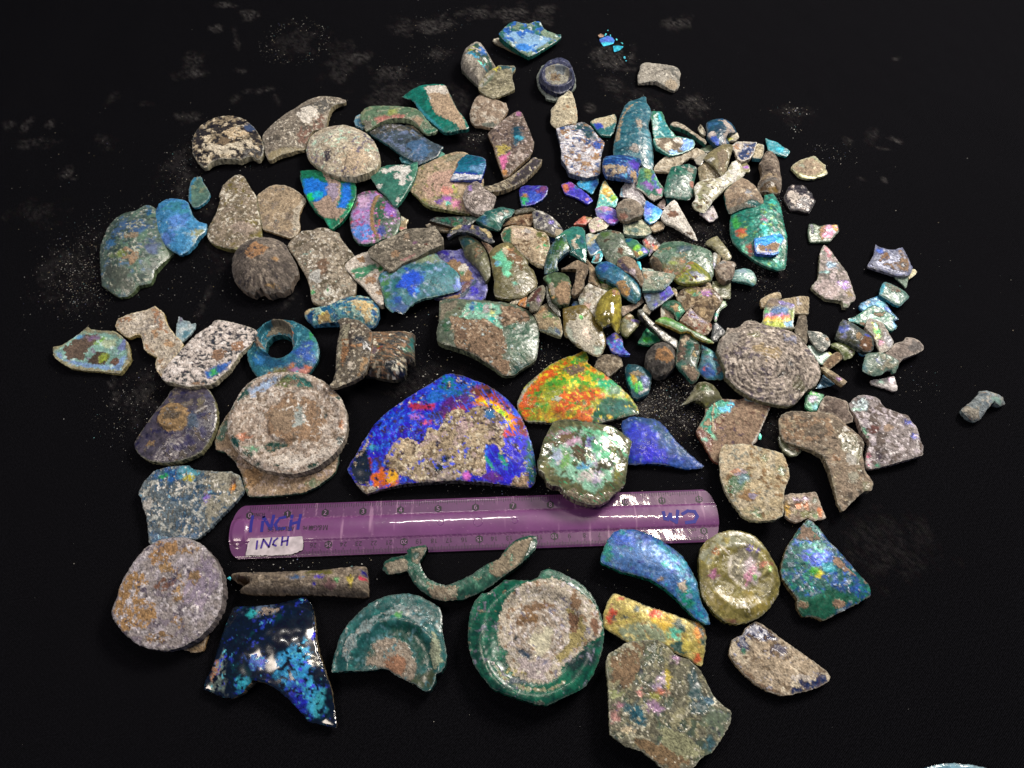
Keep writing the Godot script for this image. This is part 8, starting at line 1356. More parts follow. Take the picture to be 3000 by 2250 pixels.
func pieces_d() -> void:
	shard("glass_shard", "large tan-faced shard with turquoise and rust-red margin on its left", "glass shard", "glass shards spread on black cloth", 155.6, 33.1, "y=2.6 th=4 dome=2 side=6a3a28", "c 8f7357 9f8366", "-25.1,8.1 -22.6,3.7 -17.9,-2.9 -15.7,-10.4 -13.7,-15.6 -12,-18.7 -9.2,-19.4 -6.7,-17.9 -2.8,-17.1 3.2,-16.4 9.2,-16.4 14.3,-19.4 20.7,-17.1 25.6,-14.1 31.6,-14.1 30.2,-9.6 24.7,0 20,8.8 16,17.4 13.9,18.8 4.4,30.1 -9,34.3 -15.7,31.5 -18.2,25.9 -21.1,18.1 -24.3,12.4", ["p 2f8a74 i 3 -22.2,3.6 -17.4,-3.8 -13.6,-12.7 -9.1,-17.3 0.2,-16.5 2.4,-12.7 -4,-5.3 -11.2,-0.8 -14.8,12.3 -18.9,8.6", "p 5a2418 g 3 -14.8,2.1 -6.8,-3.8 -2.2,-3.8 -4.8,0.6 -10,5.7 -13.4,11.5", "p 5a2418 g 3 -25.4,7.9 -21.2,5.7 -17.3,11.5 -13.7,13.7 -17,25 -21.3,18", "p 48a8d0 i 3 -7.5,-9 -0.4,-12 2.1,-15.4 5.8,-13.5 0.1,-6 -6.5,-6", "b 9a4a30 c 3 -11.3,-15.8 2,3", "p c8b890 c .8 -12.7,-4.5 -8.6,-18 -8.1,-17.3 -11.8,-3.8 -12.9,13 -13.9,13", "p a8d0d8 i 3 12.8,-15.8 14.6,-18.8 23.9,-14.2 21.1,-13.5 14,-15", "p 8f7357 c 3 -13.2,15.1 -8,5 -0.1,-4.5 6.4,-12.7 12,-15 21.6,-12 29.4,-11.2 22.4,3.6 15.1,17.3 4.1,30.6 -9.3,34.8 -16.9,29.2", "n 6a4c38 .2 4 c", "n 5a4450 .28 3 c", "p d0ccc0 c .7 18.9,9.4 29.2,-9.7 29.8,-9.4 20.2,9.7 13.8,19.4 12.2,19", "b a03a20 c 2 29.6,-12 1.3,1.9", "n a8906c .2 3 c", "b 80c0a0 i 3 -12.9,13 1.6,2.1", "b 5a9a88 i 2 -19.7,15.1 2,1.4"])
	shard("glass_chip", "tiny turquoise crumb right of the large tan-faced shard", "flake", "bright flakes of patina on the cloth", 176.8, 43.4, "y=0 th=1.2", "i 30b8a0 40c8b0", "-1,-1.2 0.5,-2.5 1.3,-0.8 0.5,2.1 -1.2,2.4", [])
	shard("glass_shard", "bright blue smooth shard tapering to a point right, above the right half of the ruler", "glass shard", "glass shards spread on black cloth", 100.8, 48.8, "y=1.3 th=3 dome=4 shine=0.5 side=1f3a60", "i 1c3a70 203f7c", "-22.8,-12.4 -21.9,-16.1 -17.7,-19 -13.7,-19.9 -8.4,-19.4 -3.1,-18.7 1.5,-18.3 4.6,-16.1 8.2,-11.7 11.5,-5.8 16.1,1.4 21.9,7.8 27.7,13.4 32.9,18.3 30.8,20 20.4,21.1 7.9,18.3 -4.9,16.9 -17.8,17.6 -26,14.8 -25.5,7.8 -21.7,-0.1", ["n 1f3f80 .1 8 i", "p 2430a8 i 14 -19.8,-12.7 -2.9,-9.8 6.2,4.6 14.2,14.5 7.4,18.6 -11.7,17.2 -21.6,11.7", "b 2a28b8 i 10 -6,10.3 7.7,4.9", "p 1f4a68 i 10 -11.5,-17.8 1.6,-16.4 10.9,-3.3 21.1,10.3 17.4,8.8 8,-1.1 -0.2,-11.2", "n 3050a0 .2 4 i", "n 6f80b0 .36 2.5 i"])
	shard("glass_shard", "small green glass tab with violet haze behind the tan crescent shard", "glass shard", "glass shards spread on black cloth", 219, 15.4, "y=1.3 th=3", "i 2a6a48 347a56", "-7.2,5.1 -5.5,-0.6 -4.7,-6.8 -3,-8.9 2.4,-6.8 9.1,-4.4 8,-0.6 3.6,4.7 1.4,9.2 -4,9.2", ["b 3aa030 i 4 0.9,-6 4.7,1.9", "b 6a6478 i 5 -0.1,-0.6 3.4,3.8", "b 2a7a80 i 4 0.6,6.2 2,2.3", "n 5a6a60 .2 3 g"])
	shard("glass_shard", "brown glassy shard with pale outlined edges between green tab and tan crescent", "glass shard", "glass shards spread on black cloth", 233.1, 24.5, "y=3.9 th=3 dome=2", "c 66564a 746458", "-13.9,1.4 -10.7,-4.6 -7.8,-9.1 -4.7,-11.4 1.1,-9.9 8.5,-6.9 9.8,-5.4 8.7,1.4 10.9,6.6 9.5,10.3 3.2,11.7 1.1,9.5 -5,3.6 -10.8,2.9", ["n 4a3c34 .1 4 c", "n 988878 .2 3 c", "p b8a890 c 1 -11.2,2.7 -8.3,-7 -7.6,-7 -10.4,2.7", "e a89a84 c .8", "n c0b4a4 .3 2.4 c"])
	shard("glass_shard", "large tan crescent-shaped fragment curving downward to a forked tip, right edge of heap", "rim fragment", "rim fragments", 220.6, 61.5, "y=6.5 th=5 dome=5 side=7a7058", "c 86735a 937f66", "-31,-28.1 -28.8,-31.1 -23.8,-33.3 -19.2,-33.8 -10.8,-32.5 -2.3,-32.5 5.3,-31.1 10.6,-28.1 14.1,-23 16.1,-20.1 20.4,-15.8 23.3,-11.6 23.8,-8 20.9,-0.3 20,6.6 19.4,13.4 21.8,18.2 23.2,21.5 22,25.5 20.3,27.5 16.7,27.2 11.5,30.8 4.7,36.7 0.1,40.9 -1.1,40.5 -2.6,36 -3,28.8 -3.7,20.2 -4.2,13.4 -5.4,6.6 -7,1.8 -12.6,-2.4 -19.1,-5.2 -25.7,-8 -30.3,-10.8 -32,-16.5 -31.8,-23", ["p 8f7150 c 8 -29.7,-27.4 -12.3,-30.3 2.2,-27.4 7.8,-16.5 -6.4,-10.2 -22.7,-8.7 -30.9,-13", "n 736450 .1 6 c", "n a0906f .15 4 c", "p 6f6d55 g 8 5,-18.7 19.1,-12.3 21.2,-4.5 16,13.3 7.6,-0.4", "b a8a498 c 4 11.5,5.1 3.8,4.1", "b a07850 c 4 0.9,4.5 2.2,2.4", "b a09c84 c 4 10.1,17.4 3.1,4", "n 54483a .2 3 c", "b 7a7860 g 4 17.9,24.7 2.5,3.3", "n beb49c .3 2.3 c", "b c0bcb0 c 3 13.4,-18.7 1.9,2.1", "p 948a6c g 2 -5.2,16 -4.1,31.9 -1.7,41 -2.5,33.2 -3,17.4"])
	shard("glass_shard", "cup-like small green and brown shard under the left edge of the tan crescent", "glass shard", "glass shards spread on black cloth", 194.3, 52, "y=2.6 th=3", "g 5a5e46 686c52", "-5.9,-6.6 -4.3,-8.3 -2.4,-8.1 -1.1,-4.1 3,-1.2 8.4,0.9 8,5.1 4.5,8.3 -0.1,8.7 -4,5.1 -6.1,0.2", ["p 7d5f42 c 3 -2.9,-4.8 0.5,-2 7.6,1.6 5.7,5.1 0.8,3.7", "n a09878 .2 3 c", "p 9a9a80 g 2 -5.9,-6.6 -2.4,-7.7 -1.1,-0.5 -3.8,-3.4"])
	shard("glass_shard", "large grey-lilac crusted shard with opal tints, farthest right of the big shards", "glass shard", "glass shards spread on black cloth", 263.5, 39.9, "y=1.3 th=5 dome=4 side=8f8078", "c 857a78 958a88", "-19.6,-20.8 -16.1,-24.5 -11.5,-27.2 -6,-27.7 -0.4,-26.1 2.6,-24.2 3.4,-19.2 5.4,-16.2 10.2,-14 15,-11.8 20.1,-11 21.6,-6.6 24.3,-1.5 24.3,3.6 24.1,9.4 25.3,13.6 23,20 18.4,21.4 9.4,24.2 -0.9,27 -9.1,29 -16.4,30.1 -18.6,28.3 -17.3,22.1 -14.5,15.8 -12.2,10.1 -14.3,6.5 -16,2.2 -16.4,-5.1 -17.7,-11 -19.9,-16.2", ["n a89ca4 .08 5 c", "n 64564e .1 4 c", "b 78888c i 6 -10.8,-19.5 5.3,4.5", "p 2f7a58 i 4 -15.6,-1 -13,-1 -12,6.2 -15.1,8.3", "b b0607a i 3 -16,22.4 1.5,4.2", "b 3a4a9a i 3 19.9,6.2 2.6,2.1", "b 4f58a8 i 3 18.1,-4.7 3.3,1.8", "n c8bcc0 .2 2.8 c", "b 8fb8a8 i 4 -15.6,-15.8 3.3,1.5", "b 4a4048 g 4 -8.3,21 2.2,3.5", "b 6a3f38 c 3 -7.6,1.1 3.9,2.9", "n 8a7eb0 .3 3.5 i", "n dcd2d0 .3 2.2 c", "b 5aa080 i 2 -10.5,28 1.6,1.4", "b 9a8068 c 5 1.8,0.4 3.9,2.9", "n 4c4040 .3 2.4 c"])
	shard("glass_shard", "cream shard with ochre crust and two green windows, over the tan-faced shard", "glass shard", "glass shards spread on black cloth", 163.7, 78.8, "y=10.4 th=4 dome=3 side=a09c78", "c a9966a b8a578", "-13.6,-24.5 -13.1,-23.7 -5.3,-24.5 -2.2,-23.7 3.4,-23 8.2,-21 13.1,-19.6 18.6,-18.2 22.4,-16.4 23.6,-12 23.9,-5.1 23.1,2.3 20,6.9 17.5,12.2 15.8,18.7 14.8,26.4 13.7,29 8.5,31.5 -0.1,32.1 -7.3,31.5 -12.3,28.3 -14.7,23.8 -16.7,20.6 -19.6,14.8 -21.8,8.2 -22.5,-0.4 -21.8,-10.6 -20.6,-17.5 -18.5,-21.7 -16.2,-24.5", ["n b8a884 .05 6 c", "n 8d6c3c .15 4 c", "p c0ac84 c 8 -20.3,-20.8 -1.6,-22.2 1.3,-12.6 -7.4,-4.4 -22.3,-5.7", "p 2f5a34 g 4 -16.9,1 -10.6,0.3 -4,-2.4 -3.4,2.3 -8,8.3 -12.4,12.9 -17.7,15.5 -20.5,8.9", "b 44606a i 5 -8.4,2.3 3.7,3.3", "b 4f7048 g 4 17.5,-3.7 2.2,4", "p a08c98 c 4 -14.9,-4.4 -6.3,-3.7 -4.1,-1.7 -13,-0.4", "n 8a8a78 .2 3 c", "b 5f7a58 g 6 -4.7,27 5.5,2.5", "n d0c4a0 .24 3 c", "b c8906a c 4 -12.7,-2.4 3.1,1.7", "b 93703c c 6 -5.4,15.5 6.1,3.2", "b 6a7a58 g 3 8.9,-12.6 1.6,2.1", "n 6e5630 .34 3 c", "b 857a92 c 4 -4.1,14.8 2.5,1.9"])
	shard("glass_shard", "squat shard of tan, orange and yellow opal below the cream ochre-crusted shard", "glass shard", "glass shards spread on black cloth", 196.9, 98.4, "y=1.3 th=4 dome=2", "c 94806a a2907a", "-13.2,-7.6 -11,-9.2 -6.9,-10.6 -2,-10.2 4.5,-11 10.3,-11.9 11.1,-6.2 11.8,-0.3 13.2,3.6 13.7,6.8 8.9,8.1 4.5,8.8 1.1,6.8 -2.9,8.8 -5.6,10 -10.3,8.8 -13.5,5.6 -13.7,-0.3", ["b 8a7a90 i 5 -1.3,-5.8 5,2.6", "b b0704c i 4 -1.5,-1.2 4.4,2.6", "b c09a40 i 4 -12.3,0.1 1.9,4.6", "n c0ac90 .15 3.5 c", "b 5f6a58 g 4 7.9,-4.5 1.6,2", "b 7a7a50 g 5 -1.2,4 4.3,2.6", "n 6f5a48 .2 3 c", "b c07a50 i 4 9.6,2.7 2.5,2.6", "n d4c4b0 .3 2.4 c", "b 8aa078 g 3 6,5.3 1.5,2.6"])
	shard("small_bottle", "small bottle body shaped like a spoon, turquoise crust with ochre flakes", "small bottle", "", -131.7, -58.8, "y=2.6 th=5 dome=13 side=2a5f80", "c 2f7a86 3f8a92", "-28.8,-1.8 -27.7,-3.8 -25.4,-4.5 -22.1,-4.4 -18.2,-3.6 -13.8,-3.4 -9.1,-3.6 -5.5,-5.9 -2,-8.8 0.9,-12.3 4.5,-15.2 8.2,-17 12.4,-17.5 16.8,-17 21.4,-14.6 25.1,-11.1 27.8,-7 29.6,-1.8 29.7,3.9 28.2,9 25.7,12.4 23,13.6 18.1,12.4 13.3,10.7 7.5,9.6 2.8,10.1 -2.8,10.4 -8.4,10.7 -14,11 -18.6,11.8 -21.4,10.7 -23.3,8.1 -25.9,6.2 -27.8,2.8", ["n 1c5a80 .0 4 i", "n 8fb8a8 .1 3.5 c", "p b09040 c 4 -16.2,5.8 -10.4,3.5 -5.5,5.8 -6.6,12.5 -11.9,14.7 -15,12", "n d0b878 .16 4 c", "b c8a860 c 6 18.7,-1 4.2,3.4", "b c0a870 c 5 21.6,5.2 2.8,3.4", "b c8b47c c 4 10.7,-5.6 2.8,2.9", "n c4d8c0 .26 2.5 c", "p 1f5a90 i 4 0.1,-3.3 10.6,-11.4 19.2,-11.1 28.4,-3.3 22.3,-7.9 13.6,-9.6 6.4,-6.2 1.2,-1.6", "b d8c830 c 2 -11.9,4.7 1.4,1.4", "b 9a8468 c 1.5 -22.9,6.9 1.4,3.4", "p 1f4f8a i 2 -26.1,3.5 -22.9,1 -21,1.3 -20.5,12.5 -23.5,10.8 -25.1,5.8", "b 164a7c i 4 26.5,3 2.3,2.3", "b 1c5080 i 4 22.7,12.5 2.8,2.2", "n 164a70 .24 2.6 i", "n b08a3c .32 3 c"])
	shard("neck_fragment", "ribbed dark bottle neck with wide flaring mouth on its left, streaked with ochre and silver", "bottle neck", "bottle necks", -87.3, -17.9, "y=6.5 th=5 dome=14 axis=8 side=3a362c", "c 4c463a 5c5646", "-22.3,-22.1 -17,-20.4 -10,-19.9 -0.7,-19.9 8.6,-19.1 14.8,-17.1 15,-13.3 14.4,-9 15.1,-0.9 15.8,6 15.4,7.1 10.4,8.1 10,12.3 10.7,15.9 8.9,19 2.3,21.1 -6.8,19.6 -13.7,17.5 -20.5,17 -25,7.1 -25.7,-9", ["l 8d6438 c 8 .5 .08", "l 262c32 g 8 .45 .25", "n b0a484 .22 3 c", "p 1c2428 g 4 -5.3,12 2.6,9.9 10.5,13.6 11.5,22.3 3.8,25.3 -3.9,17.2", "n d4ccae .26 3 c", "b d0c8a8 c 4 6.4,12.5 2.7,1.5", "b d0ccb0 c 4 4,17.2 2.2,2", "b 2f7a78 i 4 13.7,-5.9 1.6,3.7", "b b05038 i 3 -9.7,1.6 2,1.6", "b 7a9a40 i 2 -10.8,-0.3 1.1,1", "b 3a6a58 g 5 10,0.5 2.7,2.1", "n 937050 .2 4 c", "b 7a6a70 i 4 -12.3,2.6 2.2,3.1"])
	part("mouth", "y=18.2 th=5 dome=6", "c 5a5040 6a604e", "-42.4,31.7 -39.9,27.2 -38.3,21.6 -38.9,14 -39.6,6.2 -39.8,-1.7 -39.5,-9.7 -39.4,-16.7 -40.3,-21 -42.4,-23.8 -41.2,-25.4 -38.2,-26.5 -34.9,-26.2 -31.5,-23.8 -26.8,-23.2 -21.9,-19.9 -18,-16.1 -14.9,-12.9 -14.9,-7 -15.1,1 -15.3,8.8 -15.9,16.5 -18,22.6 -22,26.2 -27,29.2 -32,31.2 -37,33.2 -40.6,32.7", ["p 8a8468 c 3 -37.4,23.7 -38.6,0.6 -38.5,-15.4 -36.6,-18.6 -32.1,-18.6 -31.3,-11.1 -33.4,-4.7 -35.5,0.6 -36.1,11 -35.5,21.2", "p 8d5f2c c 3 -36.2,-5.8 -31.6,-4.7 -29.7,-1.5 -30,5.8 -31.6,12.5 -33.7,17.1 -35.2,11", "p 2a221a g 2 -32.6,-10.6 -30.4,-8.4 -29.7,-3.1 -31.5,-3.6", "p 6a5b48 c 5 -37.1,-23 -26.9,-20.8 -16.2,-12.7 -20.6,-12.2 -29.1,-15.4", "p 1e242c g 4 -28.7,-7.4 -24.8,-9 -20,-5.8 -15,0.6 -14.6,4.7 -19.3,2.1 -25,-1.5 -28.9,-4.7", "p 3c2c22 c 4 -31.6,-18.6 -29,-10 -28.3,0.6 -29.3,8.4 -30.4,15.1 -30.1,0.6", "l 33302c g 120 .45 .3", "n a89c80 .22 2.6 c", "p b8ac98 c 4 -30.1,13.5 -26.4,15.1 -28,21.2 -29.4,20.1", "n c4baa4 .3 2.2 c", "b a0703c c 4 -24.3,0.6 3.1,1.6", "b 94683a c 4 -16.1,-7.4 1.1,4.2", "n 2a2a30 .2 3 g", "p 9a7848 c 4 -19,9.9 -15.8,11 -20,22.2 -22.4,25.2"])
	shard("glass_shard", "large rounded green and brown bowl bottom with a scaly mint opal band along its top", "bowl fragment", "bowl fragments", -19.5, -40.2, "y=5.2 th=6 dome=7 side=5f6650", "g 4a5646 566252", "-36.4,-25.4 -35.7,-27.4 -31,-28.3 -26.2,-28.3 -21.5,-28.6 -17.7,-27.7 -13.8,-26.7 -8.1,-27 -2.4,-27.3 2.4,-27 7.1,-26.6 11.9,-26.3 17.6,-25.7 22.3,-25.1 27.1,-23.1 31.8,-20.2 35.1,-16.2 37.4,-11.1 39.1,-5 39.9,1.7 39.6,8.3 38.8,16.4 37.8,23.4 35.9,26.6 31.3,29.7 26.7,32.9 21.3,37.6 16.8,38.5 12.3,38.1 9.6,35.5 5.9,32.4 1.3,29.2 -3.3,25.5 -8.8,22.3 -14.4,19.1 -20,17 -25.6,14.8 -31.1,13.2 -34.4,11.5 -36.6,9.4 -37.1,5 -36.8,0.6 -35.9,-5 -36,-11.7 -36,-18.5", ["n 626a54 .1 8 g", "p 2f5440 g 10 14.9,-4.4 29.7,-6.6 38.4,2.2 38.2,16.3 30.3,27 18.6,27 14.9,13.6", "p 86694a c 4 -27.1,-10 -20.6,-9.4 -15.9,-7.8 -6.6,-7.2 0.9,-7.2 4.7,-3.3 11.2,2.2 14.9,10.9 14.9,19 12.2,24.8 7.8,34.8 -1.3,29.1 -14.1,21.7 -21.5,19 -23.5,13.6 -23.8,4.4 -26.3,0", "p 86694c c 5 11.5,-23 21.4,-21.9 30.8,-16.8 33.5,-10 26,-7.2 18.6,-5.5 13.9,0 9.3,-7.8", "p 86694a c 5 5.5,24.8 15,25.9 18.6,31.2 17.7,40 12.3,40.5 6.9,34.3", "p 7fb8a0 i 4 -19.2,-10 -16.2,-19 -13.5,-23.6 7.2,-23.3 11,-21.3 10.6,-14.5 8.3,-8.9 12.1,0 9.3,-0.5 2.8,-6.6 -1.9,-8.3 -11.2,-7.8 -16.8,-7.8", "b 2fa088 i 4 -4.5,-19.6 3.8,4", "b 30a8a0 i 3 4.6,-8.3 2.3,3.3", "n d0ccc0 .25 2.5 i", "p a8a0a0 i 4 -2.7,-22.5 2.5,-22.5 2.6,-14.5 -3,-13.4", "b c0c880 i 4 4.5,-13.9 1.9,2.8", "b 3a6a9a i 4 -10.6,-19 2.3,4.5", "p 2f3a30 g 2 3.1,-17.3 6.8,-19.3 6.8,-16.8 5,-15.1", "n 4a3a24 .14 2.6 c", "n b09878 .2 2.4 c", "b 1f5030 g 5 -30,-1.1 2.3,4.4", "p 24443c g 4 17.7,34.3 24.9,28 33.1,27.5 30.3,32.2 22.2,38.9", "n 9fb0b0 .33 2 g", "p b8a890 c 2 -16,19.5 -10.4,23.3 -1.3,28.5 6.9,34.3 3.3,33.2 -4.9,28 -14.1,21.7", "p 77705a c 5 -35.7,-23.6 -23,-24.8 -22.8,-19 -30.2,-15.1 -34.5,-6.6", "b 6a5038 c 5 -17.8,5.5 3.7,4.4"])
	shard("glass_shard", "large domed grey-green translucent shard with a copper glow, far left of the heap", "glass shard", "glass shards spread on black cloth", -307, -123.7, "y=0 th=4 dome=16 shine=0.3 side=5a6a4c", "g 46574e 53665c", "-27.5,3.8 -28.6,-1.9 -28.8,-11.6 -29,-21.4 -28,-26.4 -24.9,-32.4 -20.7,-37.4 -15.6,-38.9 -7.9,-39.2 -5.6,-42.5 -3.5,-47.1 1.1,-47.6 5.8,-44 10.7,-39.4 16.4,-31.4 22,-19.4 29.5,-9.7 32.8,-2.9 32.1,2.8 28.3,9.5 24.2,17.9 21.2,24.4 21.7,29.9 19.8,34.4 15.8,36.2 11.6,37.1 9.7,41.6 5.1,46.5 -2,47.4 -7.1,44.3 -14.3,38.9 -18.5,36.2 -21,27.1 -24.5,15.1", ["n 56705f .05 8 g", "b 3f5a7c g 12 -6.1,-17.1 13.6,8.7", "n 4f6a80 .18 5 g", "b 9a7c58 c 10 1.2,13.3 5.9,7.4", "b 7a8a50 i 10 -7.1,12.4 5.9,4.6", "b 8f7a5c c 8 -1.8,-8.4 5.2,3.8", "n 7f8a80 .15 3 c", "p 4a5248 g 8 -18.7,18.9 4.4,26.2 8.3,42.4 -11.9,42.4", "b 2f5a7a i 6 3.7,47.2 5.7,1.9", "b 40709a i 6 -17.3,-1.7 4.5,5.7", "b 2a5a80 i 4 4.7,-35.4 3.1,3", "n a8ac98 .28 2.3 c", "b 3f5a40 g 8 27.8,6.8 5.2,8.4", "b 2c3c2c g 3 -17.8,-18.6 2.6,1.8", "b 4a5a7a i 8 17.1,2.1 4.5,5.6", "p 8a9a6c g 3 22.6,32.6 36.7,10.5 33.9,18 26.3,29.8", "n 3a4a44 .2 4 g"])
	shard("glass_shard", "long cream and ochre shard with a notched left side, under the speckled white slab", "glass shard", "glass shards spread on black cloth", -275, -38.4, "y=1.3 th=4 dome=2 side=a89458", "c ab9d86 baac94", "-29.5,-10.6 -28.9,-16.6 -25,-18.3 -20.6,-20.9 -11.9,-23.5 -7.3,-25.2 -4.6,-27.4 -3.3,-28.7 1.3,-25.2 5.7,-21.7 8.4,-15.7 11.8,-9.8 15.8,-4.7 20.3,0.3 23.7,2.8 26.6,6.9 26.1,11 21.2,20.8 18.1,31.9 16.6,35.9 13.3,31.9 9.7,26.4 9.1,22.4 9.6,18.3 7.4,17.9 1.8,14.3 -2.5,11 -3.6,6.1 -6.2,1.1 -8.2,-1.4 -11.7,-1.4 -15.4,0.7 -18.3,0.3 -22.7,-3 -27,-6.4", ["n c4b8a4 .08 5 c", "b 96683c c 4 -22.9,-14.9 4.3,1.9", "p 9f7048 c 4 -3.9,-25.2 1.6,-22.6 8,-9.8 12.3,-3.1 5.6,-4.8 -0.2,-14.9", "n 8a8074 .15 3.5 c", "n a07a50 .2 4 c", "e c8b078 c .8", "b b08a5c c 5 15.2,6.9 4.9,2.5", "n d4c8b4 .25 3 c", "n 6a5a48 .34 2.6 c"])
	shard("glass_chip", "small pale blue torn flake of glass standing between cream shard and speckled slab", "glass chip", "small glass chips among the shards", -250.4, -46.6, "y=2.6 th=2", "i 8aa0a8 9ab0b4", "-5.5,7.2 -6.9,-1.2 -7.2,-11 -4.8,-9.7 -2.8,-7.1 1.6,-6.3 4.3,-3.7 7.3,-4.6 8,-1.2 6,4.7 2.8,9.7 0.6,12.6 -3.4,10.5", ["n b8c4c4 .1 4 i", "b 5f8a98 i 3 2.8,6.4 3.5,3.3", "b 6a6478 i 3 -5,-7.1 1.4,2.6"])
	shard("glass_shard", "olive-edged shard lined with pale blue and mint opal, at the far left edge", "glass shard", "glass shards spread on black cloth", -316.9, -28.3, "y=0 th=4 dome=-3 side=8a8050", "c 857c54 959064", "-29.9,-0.1 -29.7,-1.8 -24.6,-3.4 -20.1,-7.6 -16.3,-11.7 -12.5,-15.9 -10.4,-18.5 -8.3,-20 -5.9,-17.6 -1.5,-17.2 5.1,-16.4 11.6,-15.9 15.5,-14.3 20.8,-10.1 25.3,-5.9 27.2,-1.8 31,8.8 29.9,12.8 28.3,17.6 26.5,21.6 19.4,20.8 10.8,19.2 2.4,18.8 -6.2,17.6 -13.5,16 -20.2,12 -26.2,8 -28.4,4.8", ["p 7fa89c i 5 -28,1.5 -12.3,-15.1 1.6,-15.9 15.2,-12.6 23.4,-5.1 27.1,7.2 26.2,17.6 10.2,16.8 -11.4,13.6 -23.6,7.2", "p 7a98c0 i 4 -27.8,2.3 -24.3,2.3 -19.7,8.8 -1,11.2 16.4,14.4 25.8,4.8 27.5,8.8 25.7,18.4 10.2,16.8 -11.4,13.6 -24.3,7.2", "p 5f4c3c c 5 -22.5,-1 -11.6,-12.6 -0.5,-13.4 1.4,-5.9 -5.2,0.7 -5.8,8.8 -16.9,8.8", "n 8a8a98 .2 4 i", "b 7aa858 i 4 3.8,-7.6 4.2,3.3", "p 4a3a2a c 2 -1.6,10.4 0.3,5.6 4.1,1.5 10.6,2.3 14.1,8 11.9,12.8 2.2,12.8", "b 8fa040 i 3 9.7,7.2 3.5,4", "b 6a4a38 c 3 19.3,10.8 2.8,3.2", "b b0c0a0 i 4 9.9,-5.9 5.6,4.1", "n b8d4d0 .26 3 i", "b 7d6888 i 5 -2.7,-10.9 4.2,2.1", "b 5f98c0 i 4 -12.6,-10.9 2.1,1.8", "b 7a88b8 i 5 21.2,-2.6 2.8,4.9"])
	shard("glass_shard", "white slab densely speckled with dark specks, left of the round open-mouthed bottle top", "glass shard", "glass shards spread on black cloth", -223.5, -19.8, "y=6.5 th=5 dome=3 side=a09880", "c bdb0a6 cabdb2", "-31,22 -31,15.8 -28,8 -24,0.8 -20.2,-7.3 -15.1,-16.3 -9.3,-22.1 -5.2,-26.3 -3.9,-30.5 -1.3,-31.7 6,-30.5 14.9,-27.5 23.8,-25 28.3,-22.9 31.7,-19.6 29.5,-11.3 26.9,-6.5 22.4,0 19.6,7.2 16.8,14.3 12.3,19.7 8.6,25.1 4.4,27.4 -2.1,28.6 -10,29.3 -15.6,28.2 -21.4,25.9 -27,25.1", ["n 2e3438 .1 2.4 g", "n d0c4bc .16 4 c", "b 8f6a4a c 4 6.9,1.9 5.5,4.8", "n 262a34 .22 2.2 g", "b a07450 c 4 19.2,-6.2 4.1,4.8", "p 2a58a0 i 3 -0.8,18.4 9.8,9.8 16.3,8.2 14.7,14.5 4.1,23", "b 3a9a58 i 3 6.3,16.9 2.7,3.1", "n e0d6ce .24 3.4 c", "b 8a6a4c c 4 -3.1,26.9 3.3,1.7", "n 3a3440 .3 2 c", "b d8ccc4 c 6 -21.5,16.1 5.4,3.1"])
	shard("base_fragment", "dark violet-brown half-round fragment with a central ochre-crusted boss, left of the big round base", "vessel base", "vessel bases", -236.5, 34.7, "y=2.6 th=6 dome=9 boss=-3.3,-1.6,11.1 side=7d7a5c", "g 38343e 464250", "-28.6,17.2 -25.9,10.7 -22.3,3.5 -19.7,-2.4 -17.1,-8.3 -13.8,-14.2 -12.3,-19.5 -12.1,-24.8 -9.5,-28.7 -4.3,-29.5 1.9,-25.6 7.9,-25.6 12.9,-27.5 16.8,-24.8 21.3,-18.8 24.8,-10.5 26.6,-3.1 26.7,5 25.7,11.4 23.7,17.9 19.7,24.2 12.9,28.4 5.8,31.2 -3,32.2 -12.8,31.2 -20,27.7 -25.3,22.8", ["n 4a4450 .05 6 g", "n 5f564e .12 4 c", "n 2a2848 .15 5 i", "p 8f6f3c c 3 -13.3,-2.6 -12.7,-9.9 -7.8,-11.8 0.2,-11.4 6.2,-7.7 8.9,-2.6 8.4,6.1 4.7,10.4 -2.9,11.1 -9,6.8 -12.4,3.2", "b 5a4a34 c 5 -2.4,-1.8 5.2,4.4", "n a88a50 .33 2.6 c", "b 6a6248 c 4 13.9,-15.1 2.3,3.7", "b 4a4a60 g 6 17.8,-18.9 4,3", "p 64603e c 3 23.3,25.9 28.4,9 29,1.8 29.5,11.8 26,20.3", "b 8a6c40 c 3 -14.6,18.9 3.2,1.8", "b 3a4a5c i 6 12,1.8 3.9,5.8", "n 77706a .26 2.6 c", "b 5a5048 c 6 -5.9,-21.2 4,2.3", "p b8b4b0 g .6 11.9,-5.5 18.7,-11 19.1,-10.5 12.4,-4.4"])
	shard("base_fragment", "big round base, a white and tan crusted disc with raised boss on green glass", "vessel base", "vessel bases", -169.7, 56.3, "y=1.3 th=4 side=2f4a3a", "c 8a704e 9a8060", "-23.8,-54 -30.8,-37.2 -35.3,-28.6 -38.4,-19 -39.9,-7.3 -38.2,-0.9 -31.5,0.8 -25.5,5.4 -20.8,11.1 -16.5,17.8 -13.5,26.6 -9.7,33.7 2,33.7 14.1,32.6 27.2,31 36,27.2 41.6,22.2 47.2,16.7 49,10 48.5,-1.5 46.8,-25 22.9,-43.4 -11.3,-52.1", ["n 9f8468 .1 6 c", "n a8948a .2 4 c", "p 3f5a4a g 4 -39.6,-8.4 -37.3,-19 -34.5,-27.4 -30.6,-17.8 -34.9,-6.1", "b 5f6a50 g 4 33.6,24.4 4.6,2.7", "n 6a543c .2 3 c", "p 3a4a38 g 3 -16.5,17.8 -13.9,21.1 -8.2,33.7 -9.7,33.7 -13.7,26.6", "n b8a48c .3 3 c", "b 94703f c 6 -8.4,20 6.2,6.6"])
